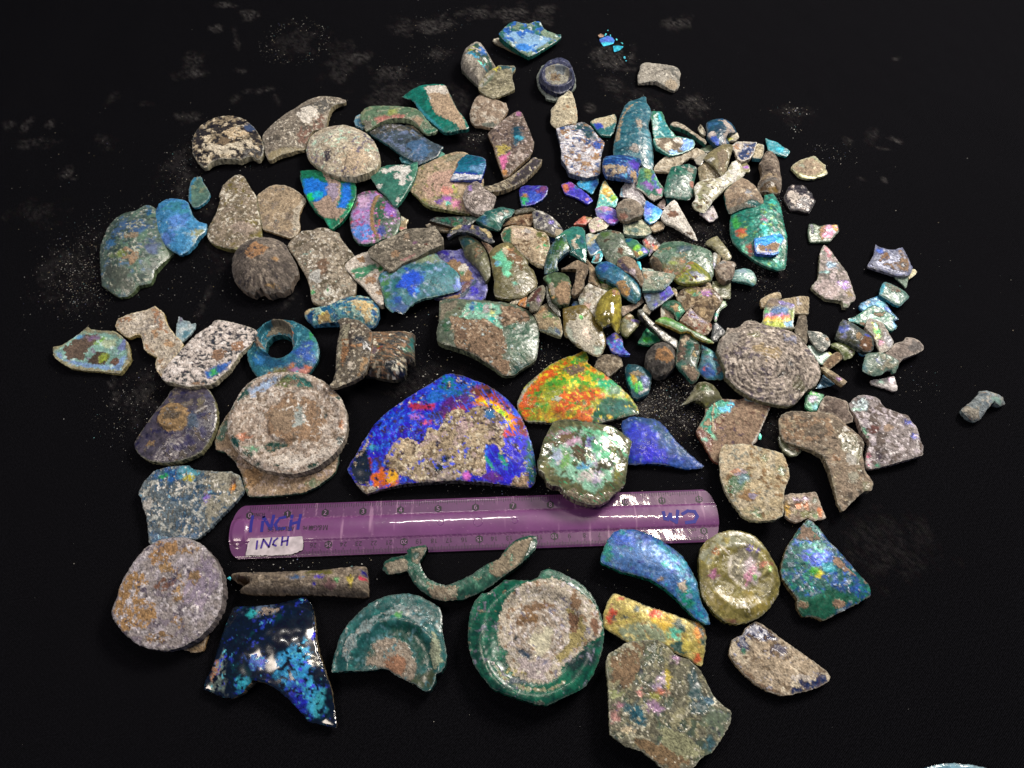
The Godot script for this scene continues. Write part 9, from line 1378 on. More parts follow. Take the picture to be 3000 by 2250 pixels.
	part("foot_disc", "y=6.5 th=8 dome=-1 boss=12.3,-16.6,14.5 rim=1 side=8a8070", "c 9a8674 a8947f", "-24.6,-42.7 -20.2,-48.9 -14.5,-53.9 -6.3,-57.3 3.4,-58.5 12.1,-58.5 23.3,-56.4 33.8,-50.8 42.3,-43.3 48.5,-36 52.7,-26.4 54.6,-15.7 53.9,-5.3 50.5,2.7 45.1,9.4 38.6,15 30.9,18.8 23,21 12.7,20.5 2.2,18.3 -7.7,13.9 -15.8,8.3 -22.2,1.5 -27.5,-7.6 -29.9,-16.9 -29.7,-26.4 -27.5,-34.8", ["r c4b8a8 c 11.5,-16.9 .22 .42", "n b4a494 .05 5 c", "p 947350 c 10 -5.1,-28.8 10.4,-39.7 32.5,-34.8 38.8,-18.1 34.2,-4.2 15.7,-1.9 1.1,-8.8", "n c8bcac .2 3.5 c", "p 18443c g 3 -28.4,-27.6 -24.1,-40.3 -15.3,-52 -18.4,-44.6 -18.7,-39.7 -26.9,-31.2 -28.8,-24", "p 1f5f58 i 4 1.1,-52 12.5,-55.8 21.7,-52 26.9,-45.8 18.2,-45.8 6.8,-49.5", "p 90a4c0 i 5 -18,-42.1 -8.7,-52 1.8,-54.5 -0.6,-48.3 -9.4,-42.1 -15.2,-38.4", "b 5f6a38 i 4 5.8,-49.5 5.4,3.1", "p 16382c g 2 -2.1,0.4 3,-3.6 9.4,-2.4 13.6,-1.9 16,-0.2 9.1,2.7 4.3,5.5 -0.1,3.8", "p 16382c g 2 -15.3,5.5 -10.3,4.4 -6.7,7.2 -8.4,10 -13.9,7.7", "p 1a3c30 g 2 29.4,15.5 34.2,12.8 38.3,12.8 36.7,16.1 31.8,17.7", "b 1c3c34 g 2 13,15.2 4.1,1", "b 1c3830 g 2 -3.5,14.4 2.6,1.3", "p 2a3c3c g 2 48.2,-0.2 48.6,-5.3 53.1,-7 53.2,-1.9 50.3,0.4", "b 20302c g 2 38.2,-23.4 1.1,1.9", "b 1c3c34 g 2 46.3,-36.6 1.9,1.5", "b a06a50 i 4 -16.3,-6.5 4.7,2.9", "n 7a664e .2 3 c", "b 5f9a78 i 4 -8.5,2.7 4.1,1.6", "p c0b4a4 c 6 3.7,8.3 31.4,7.2 49,-1.9 45.9,7.2 32.6,16.1 12.3,17.2", "b b09068 c 4 42.7,-39.7 3.8,2.4", "b a07050 i 3 50.1,-15.7 1.5,2.9", "p 18443c g 2 -25.6,-3 -22.7,-7.6 -17.6,-1.9 -17.8,2.7 -21.1,1.5", "r 7f6c58 c 11.3,-18.1 .2 .5", "p 8f7658 c 4 -1.4,-25.2 9.3,-32.4 18.3,-28.8 22,-16.9 14.7,-8.8 3.8,-12.2", "b 8f9a94 c 6 20.5,-20.4 3.7,8.2", "n d4ccc0 .3 2.6 c"])
	shard("bowl_fragment", "half-round bowl fragment blazing cobalt, orange and yellow around a pale tan crust, above the ruler", "bowl fragment", "bowl fragments", -48.4, 50.8, "y=2.6 th=6 dome=8 shine=1 side=4a4a48", "i 2412b0 2c1cc0", "-2.4,-54.9 3.9,-56.1 11.5,-54.3 19.2,-50.2 28.1,-46.7 36.9,-40.9 44.4,-33.9 50.6,-26.2 55.5,-18 59.1,-8.5 62,0.8 64.2,12.6 65.3,22.8 64,30.4 61,33.8 51.7,32.8 44.7,31.9 33,31 21.2,30.4 9.5,29.4 -2.2,30 -13.9,31 -25.5,31.9 -34.7,33.5 -43.8,36 -50.6,38.4 -57,32.2 -61.1,26.6 -65.3,20.3 -62.8,15.1 -59.3,8.7 -56.5,0.8 -53.3,-3.8 -51.3,-8.5 -48.1,-13.9 -41.5,-22.1 -29.9,-31.8 -18,-41.7 -8.4,-48.8", ["n 1c30b8 .08 9 i", "p 1f5fb0 i 12 -10.1,-41.9 4.4,-51.9 19.5,-46.1 19.8,-33.4 2.6,-33.4 -16.8,-29.3", "b 12707a i 10 3.4,-45.4 6.2,6.4", "b 1a5a70 i 10 11.1,-39 7.4,5.6", "n 1848c0 .2 5 i", "r 2f6fe0 i 1.7,3 .26 .4", "p 4a1a70 i 8 0.2,-33.4 14.8,-39 20.1,-25.1 8,-19.7 1,-14.2 -4.1,-19.7", "p 8a3420 i 8 17.1,-43.3 29.5,-43.3 39.5,-34.8 51.8,-18.3 59,-4.9 47,-6.2 37.2,-22.4 24.8,-30.6", "n 3c2a4c .22 4 i", "b 6a3428 i 6 27.1,-40.4 7.4,4.2", "p d07818 i 5 18.7,-28.6 27.2,-34.1 38.3,-30 49.4,-19.7 54.8,-8.9 49.4,-3.6 42.2,-3.6 45.7,-14.2 32.3,-25.1", "p e0c820 i 3 22.4,-31.3 32.2,-31.3 38.4,-25.8 45.7,-19.7 48.2,-12.9 44.5,-10.2 42.1,-18.3 32.2,-27.2", "b 90c828 i 3 40.9,-21 2.4,4.1", "b c8401c i 4 44.6,-4.9 6,2.9", "b 783020 i 4 55.4,-12.9 3.6,6.7", "p a82a4c i 5 -25.4,-29.3 -7,-27.9 -8,-23.7 -22.5,-22.4", "b c04a70 i 3 -11,-12.9 3,1.9", "b 9a60b8 i 3 -19.8,-18.3 4.2,2.7", "p 8a2048 i 5 0.9,-16.9 10.2,-27.9 18.9,-23.7 8,-19.7", "p 2018b8 i 4 32.7,6.9 44.6,-2.2 60.1,-3.6 63.8,32.3 44.7,33.8 19.1,31 16.7,26 29.5,24.8", "p 105a58 i 6 58.9,-2.2 62.4,3 65.4,24.8 63.8,32.3 59.8,31 57.6,14.7", "l 2050d0 i 60 .35 .35", "p 18a070 i 3 38.7,10.8 41.1,9.5 45.8,19.7 43.5,21", "p 18906c i 2 30.4,12.1 36.4,21 35.9,22.3 29.3,14.7", "b 501c80 i 4 35.4,27.3 5.8,3.7", "b 40a8c8 i 4 -48.7,5.6 3,2.1", "p c05a14 i 4 -48.6,26 -40.9,21 -32.4,24.8 -28.3,32.3 -34,34.1 -45.6,34.1", "b d8a020 i 3 -33.5,26 4.7,5", "p 8a2a18 i 3 -51.1,12.1 -47.9,14.7 -47.8,22.3 -50.4,19.7", "p 14202e g 3 -63.4,18.5 -56.3,6.9 -52.8,5.6 -50.2,14.7 -47.6,24.8 -49.3,31 -55,32.3 -58.9,28.5", "p a89c84 c 3 -58.6,31 -50.4,32.3 -42.1,34.1 -48.5,39.6 -53.4,37.2", "n 2f2f3c .36 3 g", "p a8926c c 2 -39.5,16.6 -34,3 -29.5,-0.9 -18.6,1.7 -16.1,4.3 -12.7,0.4 -10.3,-9.5 -3.5,-6.2 1,-14.2 2,-19.7 7.9,-23.7 14,-23.7 15.3,-19.7 20.1,-25.1 28.6,-27.2 34.7,-22.4 42.1,-18.3 43.9,-10.2 42.2,-4.9 43.4,4.3 39.9,8.2 37.5,4.3 30.3,4.3 29.2,9.5 30.7,24.8 27.2,27.3 20.1,24.8 16.6,22.3 14.4,27.3 2.9,31 -6.4,31 -15.7,31 -22.9,27.3 -28.8,26 -31.4,22.3 -37.5,19.7", "b b09090 c 6 14.4,-10.2 7.2,5.3", "b 6a5a48 c 6 36.1,-14.2 6,8", "b c0a880 c 4 -24.5,3 6,3.9", "p 9a8a80 c 5 -7.2,14.7 6.7,9.5 9.8,29.8 -13.3,31", "b 1c2c28 g 2 -1.6,21 2.9,3.2", "b 1f2c30 g 2 2.2,14.7 2.9,2.6", "p a88860 c 2 47,32.3 50.5,26 54,26.7 54.6,23.5 59.6,23.3 59.5,34.7 53.9,35.4", "b c060b8 i 2 17.6,26.7 2.8,3.2", "b 3a70a0 g 4 32.4,-19.7 3.6,4.1", "p b8ac98 c 2 -55.8,5.6 -52.8,-0.9 -51.7,-1.6 -51.9,3 -54.4,8.2", "n c8b894 .12 3.5 c", "n 745f42 .12 2.8 c", "n b0968c .2 5 c", "n 5a4a36 .26 2 c", "n d8ccb0 .3 2.2 c", "n 1a1030 .26 3 i", "n 3a50d8 .3 2.5 i"])
	shard("bowl_fragment", "fan-shaped fragment in green, orange and gold iridescence with dark green right tip", "bowl fragment", "bowl fragments", 48.6, 8.4, "y=1.3 th=4 dome=5 shine=0.6 side=7a7a70", "i 7a8a24 86902c", "4.2,-34.5 7.5,-33.7 8.6,-28.2 7.7,-23.5 11.5,-19.7 17.9,-15.1 25.5,-8.2 32.8,-0.7 37.6,5.2 42.3,12.6 43.1,18.4 36.6,19.8 23.5,23.4 14.3,26.3 6.6,26.3 -4.8,24.1 -17.7,26.3 -27.9,25.5 -38.1,24.8 -44.5,16.9 -44.8,9.6 -41.9,2.3 -39.2,-3.7 -29.9,-12.8 -20.4,-22 -9.5,-28.2 -1.3,-31.3", ["n 94701c .05 6 i", "p 4a9a28 i 6 -27.4,-6.5 -19.4,-14.1 -1.1,-9.5 8.5,-17.1 20,-11.1 29.9,-0.6 19.2,2.4 3.9,-3.5 -10.5,-3.5 -24.9,-3.5", "p c0501c i 5 -44.5,9.8 -36.6,-2 -23.3,-15.6 -13.9,-21.8 -12.7,-17.1 -24.8,-6.5 -34.1,5.4 -39.5,25.6", "p b84c1c i 6 -14.8,9.8 -1.5,0.9 14.1,0.9 16.3,8.3 3.2,11.2 -11.3,19.9 -18.9,19.9", "n c85c1c .14 4.5 i", "n c8b024 .18 3.5 i", "b 1f9a68 i 6 22.3,-5 7.9,4.5", "p 6f5a44 c 2 -11.4,-17.1 -0.6,-21.8 6,-20.2 4.5,-15.6 -2.3,-12.6 -5,-10.3", "b b88820 i 3 4.7,-21 4,1.8", "p d09020 i 3 5.8,-17.1 8.6,-19.4 11.1,-17.1 9.7,-14.9", "p c0602c i 5 -4.8,19.9 10.8,15.6 10.2,27 0,25.6", "n 3a8a2c .26 4 i", "p 14503c i 3 7.9,21.3 17.7,6.8 24.2,6.8 37,8.3 41.6,15.6 41.3,19.9 23.1,24.2 14,27 9,25.6", "b 1c5a54 i 6 28.9,14.1 7.7,4.3", "p 5a7058 g 4 29.6,21.3 42.3,15.6 42.5,19.9 36,21.6", "b 8a8a80 c 3 15.4,24.2 2.6,2", "b c8a440 i 2 21.9,21.6 1.8,1.4", "b b0b8a0 c 3 -16,7.6 2.8,2", "p 4f7a38 g 4 -1.7,-28 5.2,-32.3 7.6,-26.4 6.8,-23.3 -0.5,-24.8", "p a8a8a0 g 2 -44.8,11.2 -39.3,-2 -28.6,-12.6 -38,-0.6 -43.2,11.2", "n d8c838 .3 2.4 i", "n 6a5a3c .34 2.6 i", "n 3c6a24 .32 2 i", "b 6a8a70 i 4 27.1,0.9 5.2,3.7"])
	shard("glass_shard", "small dark teal shard with a green and yellow eye, right of the rainbow-green fragment", "glass shard", "glass shards spread on black cloth", 92.2, 0.3, "y=1.3 th=5 dome=4", "i 14404a 1a4a54", "-8.5,-10.1 -6.6,-14 0,-13.2 6.4,-10.1 11.4,-6.3 9.1,5 7.2,11 -0.9,15.4 -4.7,13.9 -5.6,8 -7.7,0.5", ["b 20b080 i 4 -4.9,2.6 3.3,4.5", "b 4ab040 i 4 -0.5,5.6 3.9,4.5", "p c0a028 i 3 -5,-4.2 -1.7,-4.2 -1,3.4 -3.7,4.1", "p 8a7a5c c 2 -6.2,-5.7 0.5,-7.2 4.9,-4.2 3.4,-1.9 -3.1,-3.4", "b 2a3a70 i 4 5,1.9 3.3,4.5", "n 1f5a60 .2 3 i", "p a0a0a0 g 1 -0.3,10.8 7.2,7.1 7.8,8.1 0.3,12.3"])
	shard("base_fragment", "frilled round base of olive glass with mother-of-pearl face, overlapping the top edge of the ruler", "vessel base", "vessel bases", 48.6, 70.8, "y=9.1 th=8 dome=6 shine=0.5 side=66644a", "g 5a5a3c 686848", "-19.6,-31 -10.8,-33.1 -0.8,-31 11.6,-29.6 21.5,-28.3 27.4,-24.1 34.6,-17.6 32.7,-11.9 31,-5.2 29,5.3 27.2,14.3 23.3,18.2 18.3,22 15.7,25.7 9.6,28.8 2.5,29.2 -5.7,27 -12.7,22.6 -17.3,16.9 -22,16.9 -25.6,14.3 -26.7,9.2 -30.8,5.3 -31.6,0.1 -29.4,-6.5 -27.4,-14.6 -24.1,-22.7", ["n 6a6a4c .1 6 g", "p 7aa890 i 5 -22.7,-11.6 -16.3,-22.4 -3.8,-26.5 10.9,-23.8 22.6,-14.3 24.2,-1 18.5,11.9 6.1,22.1 -3.2,17 -17.2,9.4 -24.2,1.6", "b b090a8 i 6 -10.3,-17 11,5.4", "p 66563c g 3 -21.4,-14.3 -13.9,-21 -4,-22.4 -6.6,-17 -14.1,-12.9 -19.1,-10.3", "p 5f5036 c 3 -8.1,-10.3 -0.7,-11.6 2.6,-5 1.1,1.6 -3.7,0.3 -5.9,-3.6", "b 4a8ab0 i 4 -0.2,4.2 4.8,2.6", "b 7a60b0 i 4 4,-8.9 3,7.9", "p 2f8a60 i 5 5.5,-14.3 17.7,-14.3 20.7,-3.6 11.6,6.8 6.2,-3.6", "n 4a5034 .12 4 g", "b b8b4b0 i 5 3.1,10.7 7.2,3.8", "b a8a0b8 i 5 8,6.8 2.4,9", "p 6f7030 g 5 13.2,-21 22.5,-12.9 25.2,1.6 22,13.2 18.5,11.9 20.7,-3.6", "n 8fc0a8 .22 3 i", "p 5aa880 i 4 -1.4,-25.1 15.8,-22.4 29.6,-8.9 30.4,-3.6 20.4,-17 5.9,-22.4", "b 6fa05c i 4 -13.3,-1 4.8,6.5", "b 9aa8c0 i 4 -18.1,-3.6 3.6,5.2", "b 5a4fa0 i 3 5,-17 2,2.2", "n c8c8c8 .3 2.6 i", "p 7d7058 c 6 -17.5,18.3 -8,19.6 3.6,24.6 18,20.8 10.3,30.2 -3.7,28.9", "p 74744c g 4 -30.9,4.2 -25.3,-3.6 -23.2,6.8 -25.7,14.5", "l 3a8a60 i 40 .5 .45", "b 4a4a34 g 3 14.4,1.6 4.8,3.9", "n 40402c .28 3 g"])
	shard("glass_shard", "blue-grey glittering fan-shaped shard with striped right end, left of the ruler", "glass shard", "glass shards spread on black cloth", -221.4, 93.6, "y=2.6 th=4 dome=3 side=5a6a70", "c 4a5c66 586a74", "-32.3,-4.9 -30.7,-13.4 -25.3,-22.1 -14.1,-25.3 -2.3,-25.8 1.2,-22.9 8.9,-21.6 22.3,-21 28.2,-21.3 34.6,-18.1 39.4,-7.2 34.9,0.5 27.9,9.6 21.1,19.3 14,26.6 5.4,25.9 -5.6,27.4 -12.4,28.8 -17,30.3 -19.8,20 -22.8,11.1 -26.4,5.1 -29.2,-1", ["n 34506a .1 5 i", "n a0a49c .12 3 c", "p 8a8672 c 4 11.2,-20.6 28.9,-20.6 37.3,-14.3 39.6,-4.9 28.3,8.8 20,17.7 13.4,-1.9", "b 2a5a98 i 5 -12.1,-19 8.8,4.7", "b 4a8a9a i 5 -2.1,-20.6 8.8,4.7", "b b0a840 i 3 0.3,-16.2 3.7,3.1", "b 2a9a58 i 3 -17.1,-18.2 2.9,1.9", "n d0ccc0 .24 2.4 c", "n 2a4860 .2 3 i", "b 3a2a28 g 3 31,-12.7 2.3,3.4", "b d08a30 i 2 31.3,-8.8 1.8,2.8", "b 7a60b0 i 3 15.5,-1.9 1.7,3.8", "l 5f5c50 c 85 .5 .38", "p 34506c i 6 -18.5,20.6 -5.4,25 13.8,22.1 13.4,27.2 -4.8,27.9 -16.1,30.8", "n 80b0c8 .3 2.6 i", "b a8a49c c 5 -24.7,2.7 3.6,3.8", "n c8c4b4 .32 2 c"])
	shard("glass_shard", "small tan scrap poking out under the lower right of the ochre-patched disc", "glass shard", "glass shards spread on black cloth", -196.5, 185.7, "y=0 th=3", "c 7a5f3c 8a7048", "-10.7,2.5 -4.5,0 1.4,-3.9 6,-9.4 6.5,-3.9 5.7,4.5 0.6,5.7 -4.9,4.5", ["n a08a68 .2 3 c", "n 5a4a3c .2 3 c"])
	shard("base_fragment", "smooth round disc base, lilac-grey with large ochre dirt patches, lower left of the ruler", "vessel base", "vessel bases", -217, 158, "y=5.2 th=9 dome=5 side=6e6664", "c 857a78 928885", "-29.3,-8.1 -25.1,-19.1 -19.2,-28.9 -10.7,-34.6 -1.4,-36.3 8.6,-35.3 17.8,-31.1 26.2,-23.3 32.8,-13.6 36.4,-1.4 36.3,9.2 32.7,18.3 26.3,26 18.2,31 8.3,33.5 -2.3,32.9 -12.1,29.8 -21.5,23.4 -29.4,15.7 -32.3,10.5 -30.3,4 -30,-2.7", ["n 9d949c .05 6 c", "n 6f6470 .15 4 c", "p a07638 c 5 -29.8,0.7 -27.4,-11.4 -15.9,-14.1 -11.3,-6 -16.4,0.7 -4.2,7.3 -1.2,15.1 -6.6,20.2 -21.7,22.8 -27.8,16.4 -29.8,11.2", "p 9a7038 c 4 -15,-22.4 -10.7,-33.7 0.4,-33.7 4.6,-26.6 -2.1,-19.6 -10,-18.3", "p a07a40 c 4 -7,-16.9 -2.3,-20.3 5.9,-14.1 13.5,-3.3 12.5,4.7 5.1,7.3 6,-0.6 8.9,-6 2.1,-12.8 -2.1,-13.5 -4.4,-11.4", "b 7a4f38 c 5 0.5,-4.6 6.1,4", "b 947040 c 4 9.8,-28 4.8,3.1", "b a07a44 c 4 11.9,17.7 3.9,2.6", "n b8b0b4 .2 3 c", "b 94703c c 4 0.1,26.6 7.8,2.8", "b 7a7080 i 6 22.4,-6 9.4,15.9", "n 4f4658 .24 2.8 c", "n c8c0c0 .28 2.2 c", "b 8a6a40 c 4 17.5,-10 3.4,4.1", "b 3f3a4c g 4 4.7,-10 2.2,6.1", "r 8f8688 c 1.4,-3.3 .18 .42"])
	shard("neck_fragment", "slender brown tube of glass lying level with broken left end, below the paper label", "tube fragment", "", -140.8, 148.4, "y=0 th=4 dome=11 axis=-2 side=4a3c2c", "c 6e5f4a 7e6e58", "-40.3,-5.3 -37,-6.3 -25.2,-6.3 -11.3,-6.5 2.6,-7.2 16.4,-7.7 30.2,-9.1 38.5,-10.3 46.6,-10.3 48.5,-0.5 49.4,8.5 46.7,9.6 37.7,9.1 23.8,8.1 7.3,7.8 -9.1,8.1 -22.9,7.8 -33,6.8 -32.5,4 -27.9,0.9 -32.2,1.6 -36.7,-0.2 -39.8,-2.5", ["l 55483a c 3 .6 .3", "n 8f7f68 .12 4 c", "b 5a5a28 g 4 18.2,-4.9 8.3,1.7", "b 3a5a80 i 3 3.6,-1.2 3.4,1.2", "b 4838a0 i 2 18.6,-1.5 2.2,1.2", "b 3030a0 i 2 15.8,3.2 1.1,1.1", "b 5a9a60 i 2 29.9,1.3 1.6,1.9", "b b0a040 i 3 38.7,0.6 2.2,3.4", "p 2c2a80 i 2 44.3,-5.9 47.2,-6.7 47.6,-2.9 45.2,-3.6", "b b03048 i 2 45.4,-0.8 1.9,1.4", "n a08878 .2 2.5 i", "p 2e2014 g 1.5 -37.2,-3.6 -33.1,-3.7 -26.5,-1.2 -25.7,2.1 -30.1,2.3 -35.2,0.2", "b 8a6a68 i 3 26,3.3 4.1,2.7", "n 4a4038 .28 2.4 c"])  # dark patch at the left end is painted shade of the tube's hollow
	shard("glass_flake", "tiny bright turquoise flake at the broken left end of the slender brown tube", "flake", "bright flakes of patina on the cloth", -183.3, 144.8, "y=0 th=0.8", "i 50c0d0 60d0e0", "-1.9,-0.2 -0.1,-1.4 1.3,0 0.7,1.6", [])
	shard("glass_shard", "large dark midnight-blue shard with electric-blue iridescent patches, two pointed lower legs", "glass shard", "glass shards spread on black cloth", -144.1, 197.9, "y=1.3 th=5 dome=9 axis=-60 shine=1 side=6a5f4a", "g 070f1e 0b1626", "-31.6,-33.8 -17.5,-33.5 -4.2,-35.1 3.6,-37.8 10.1,-40.2 12.9,-39.8 15.9,-37.1 19.5,-30.4 21,-23.8 22.6,-16 25.9,-5.8 30.2,3 35.4,14 37.8,23.6 40.1,33 40.7,36.3 34,34.8 23.6,32.8 20.6,28.9 13.3,22.4 4.6,15.8 -2.4,12.2 -10.4,10.4 -12.6,12.8 -17,17.6 -23,20 -29.5,19.4 -36.5,16.4 -42.1,14.6 -41.8,9.1 -38,1.7 -36.8,-5.8 -34.7,-16 -33.4,-23.8", ["n 0a2a30 .2 8 g", "n 1c2c90 .2 3.5 i", "p 2a86b8 i 9 4.3,-4.9 16.2,-13.7 22,-9.9 25.1,5 22.5,14.7 15.5,19.5 8.5,14.7 3.5,7.5", "n 0c1626 .2 3 g", "p 2430b8 i 7 8.5,14.7 16.9,11.1 23.1,19.5 21.7,27.7 16,23", "p 3aa0c8 i 7 22.2,12.3 24.2,7.5 27.6,14.7 31.3,24.2 27,30.1 22.8,26.6", "n 58c0d0 .3 2.4 i", "p 7a8a80 i 6 -38.3,11.1 -35.2,0.1 -32.2,-4.9 -29.1,5 -28.2,17.1 -34.8,15.9", "b b88868 i 4 -35.6,5 2.6,4.9", "p 3a5aa8 i 7 -15.9,-1.1 -6.1,-4.9 -2,5 -12.3,5", "b 2f9ab0 i 5 -17.4,12.9 4.5,3.6", "b 4a5a70 i 6 -11.5,-30.5 8,3.4", "b 8a7868 c 4 -7.4,-30.3 5.4,2.1", "b 2a9aa0 i 4 -18.5,-28.6 2.9,2.9", "p 0a0e1c g 5 19.4,-15 24.3,-12.4 29.2,6.2 27.3,12.3 22.9,2.6", "b 2018d0 i 2 22,-16 1.6,2.3", "n 3a40c8 .26 3 i", "p 070c18 g 6 -1.3,-25.3 19.7,-27.9 21,-17.5 10.2,-9.9 2.1,-2.4 -3.3,-12.4", "n 2f88b8 .34 2.4 i", "b 3a98a8 i 7 30.1,24.2 3,7", "n 080e1c .08 2.4 g", "n 60c0d0 .3 1.8 i"])
	shard("base_fragment", "half-round green base with a tan dirt centre, right of the midnight-blue shard", "vessel base", "vessel bases", -67.8, 189.7, "y=2.6 th=7 dome=2 ring=-3.3,11.1,27.7,9.1,4 shine=0.2 side=1a3c38", "g 1b4a48 245856", "-41.4,14.1 -40.8,5.5 -38.2,-5.9 -33.8,-14.9 -26.5,-22.8 -19,-28.8 -9.8,-32.1 1,-33.2 9.3,-31.5 16.3,-28.1 21.8,-24.8 24.1,-20.2 24.5,-11 26.8,-2.1 28.1,4.2 27.7,10.5 25.6,14.1 22.4,15.4 22,20.2 19,25.1 15.8,25.1 9.8,20.8 4.5,18.8 -0.8,16.6 -6.3,12.9 -10.3,11.7 -15.4,12.9 -24.4,13.5 -32.1,13.9", ["n 2a6460 .1 6 g", "p 6f8888 c 8 -35.6,3.2 -31.4,-6.9 -21.8,-17.3 -9,-23.9 7.1,-25.2 16.9,-17.3 10.5,-13.4 -3.2,-18.6 -16.2,-14.7 -25.9,-4.4 -31.2,8.2", "n a8aca4 .2 3 c", "n 16403c .2 4 g", "b 124a3c g 5 4.2,-8.2 9.3,5.1", "p 124438 g 6 -10.8,-13.4 2.5,-13.4 16.4,-1.8 21,10.6 11.9,10.6 4.6,-1.8", "p 8a7c68 c 3 -20,9.4 -19.1,0.7 -12.8,-5.4 -5.6,-5.9 1.9,-2.9 7.5,3.2 10.4,11.3 8.5,19.2 3.4,19 -4.7,13.7 -11.3,12.1", "p 90623f c 2 -9.9,9.4 -8,5.7 -1.6,4.2 3.2,6.3 4.2,11.9 1.2,16.2 -4.7,13.7", "n b0a898 .3 2.4 c", "p 8f9a78 c 4 18.7,-9.5 22.9,-4.4 25.4,8.2 21.2,14.3 18,3.2", "p 3f4a34 g 5 7.2,19.2 17.2,13.1 22.5,15.5 19.1,24.6", "b 1a4a40 g 3 -17.3,3.2 1.6,2.5", "b 60a060 i 3 -2.6,-19.2 2.1,1.8", "n 4f7a80 .26 3 i"])
	shard("handle_fragment", "curved green glass handle with tan crust, one end resting on the ruler", "handle", "handle fragments", -37.8, 138.5, "y=5.2 th=4 dome=9 side=1a3a30", "g 1c4436 245242", "-45.5,2.4 -45,-3.1 -40.4,-5.6 -32.1,-6.7 -29.9,-7.4 -31,-10.3 -28.2,-12.4 -22.7,-13.3 -18.5,-13.8 -17.2,-11 -19.4,-6.1 -21.6,-1.8 -19.5,4 -15.7,9.4 -8.8,12.7 -3.4,13.6 3.5,11.4 12.3,7 22.9,-0.2 29.7,-2.7 33.6,-9.7 39.8,-16.3 45.4,-19 50.2,-20 53.7,-19 54.6,-15.4 52.7,-9.7 48.9,-5.2 42.4,1.1 32.8,7.7 24.4,14.2 16,18.5 6.7,21.9 -5.1,22.6 -12.5,20.9 -21,15.5 -25.4,10.8 -29.1,4 -35.4,5.3 -42.1,5.7", ["n 2c5c4a .15 4 g", "p 85765c c 2 -16.8,11.5 -7.2,14.5 2.4,13.7 3.4,22.8 -4.7,23.8 -12.9,21.3", "p 85765a c 2 23.1,1.3 33.5,-7.6 40,-14.3 50,-17.8 52.9,-16.4 47.7,-4.2 37.8,5 29.2,8.9 23.8,6.7", "p 8a8068 c 2 -44.5,-0.9 -32.1,-4.7 -29.3,-2 -28.9,4.1 -40,6.7", "p 7d7660 c 1.5 -27.3,-10.5 -18.1,-11.9 -19.8,-3.8 -22.7,0.2 -26.5,-2", "b 27443a g 2 -24.6,-6 2.6,3.1", "n a09478 .22 3 c", "p 22463a g 2 48.3,-4.2 54.2,-13.2 54.2,-16.6 51.1,-17.3 48.8,-11 42.2,1.3", "b 85765c c 2 15.6,10 2.2,1.1", "n 4a7a64 .3 2.6 g"])
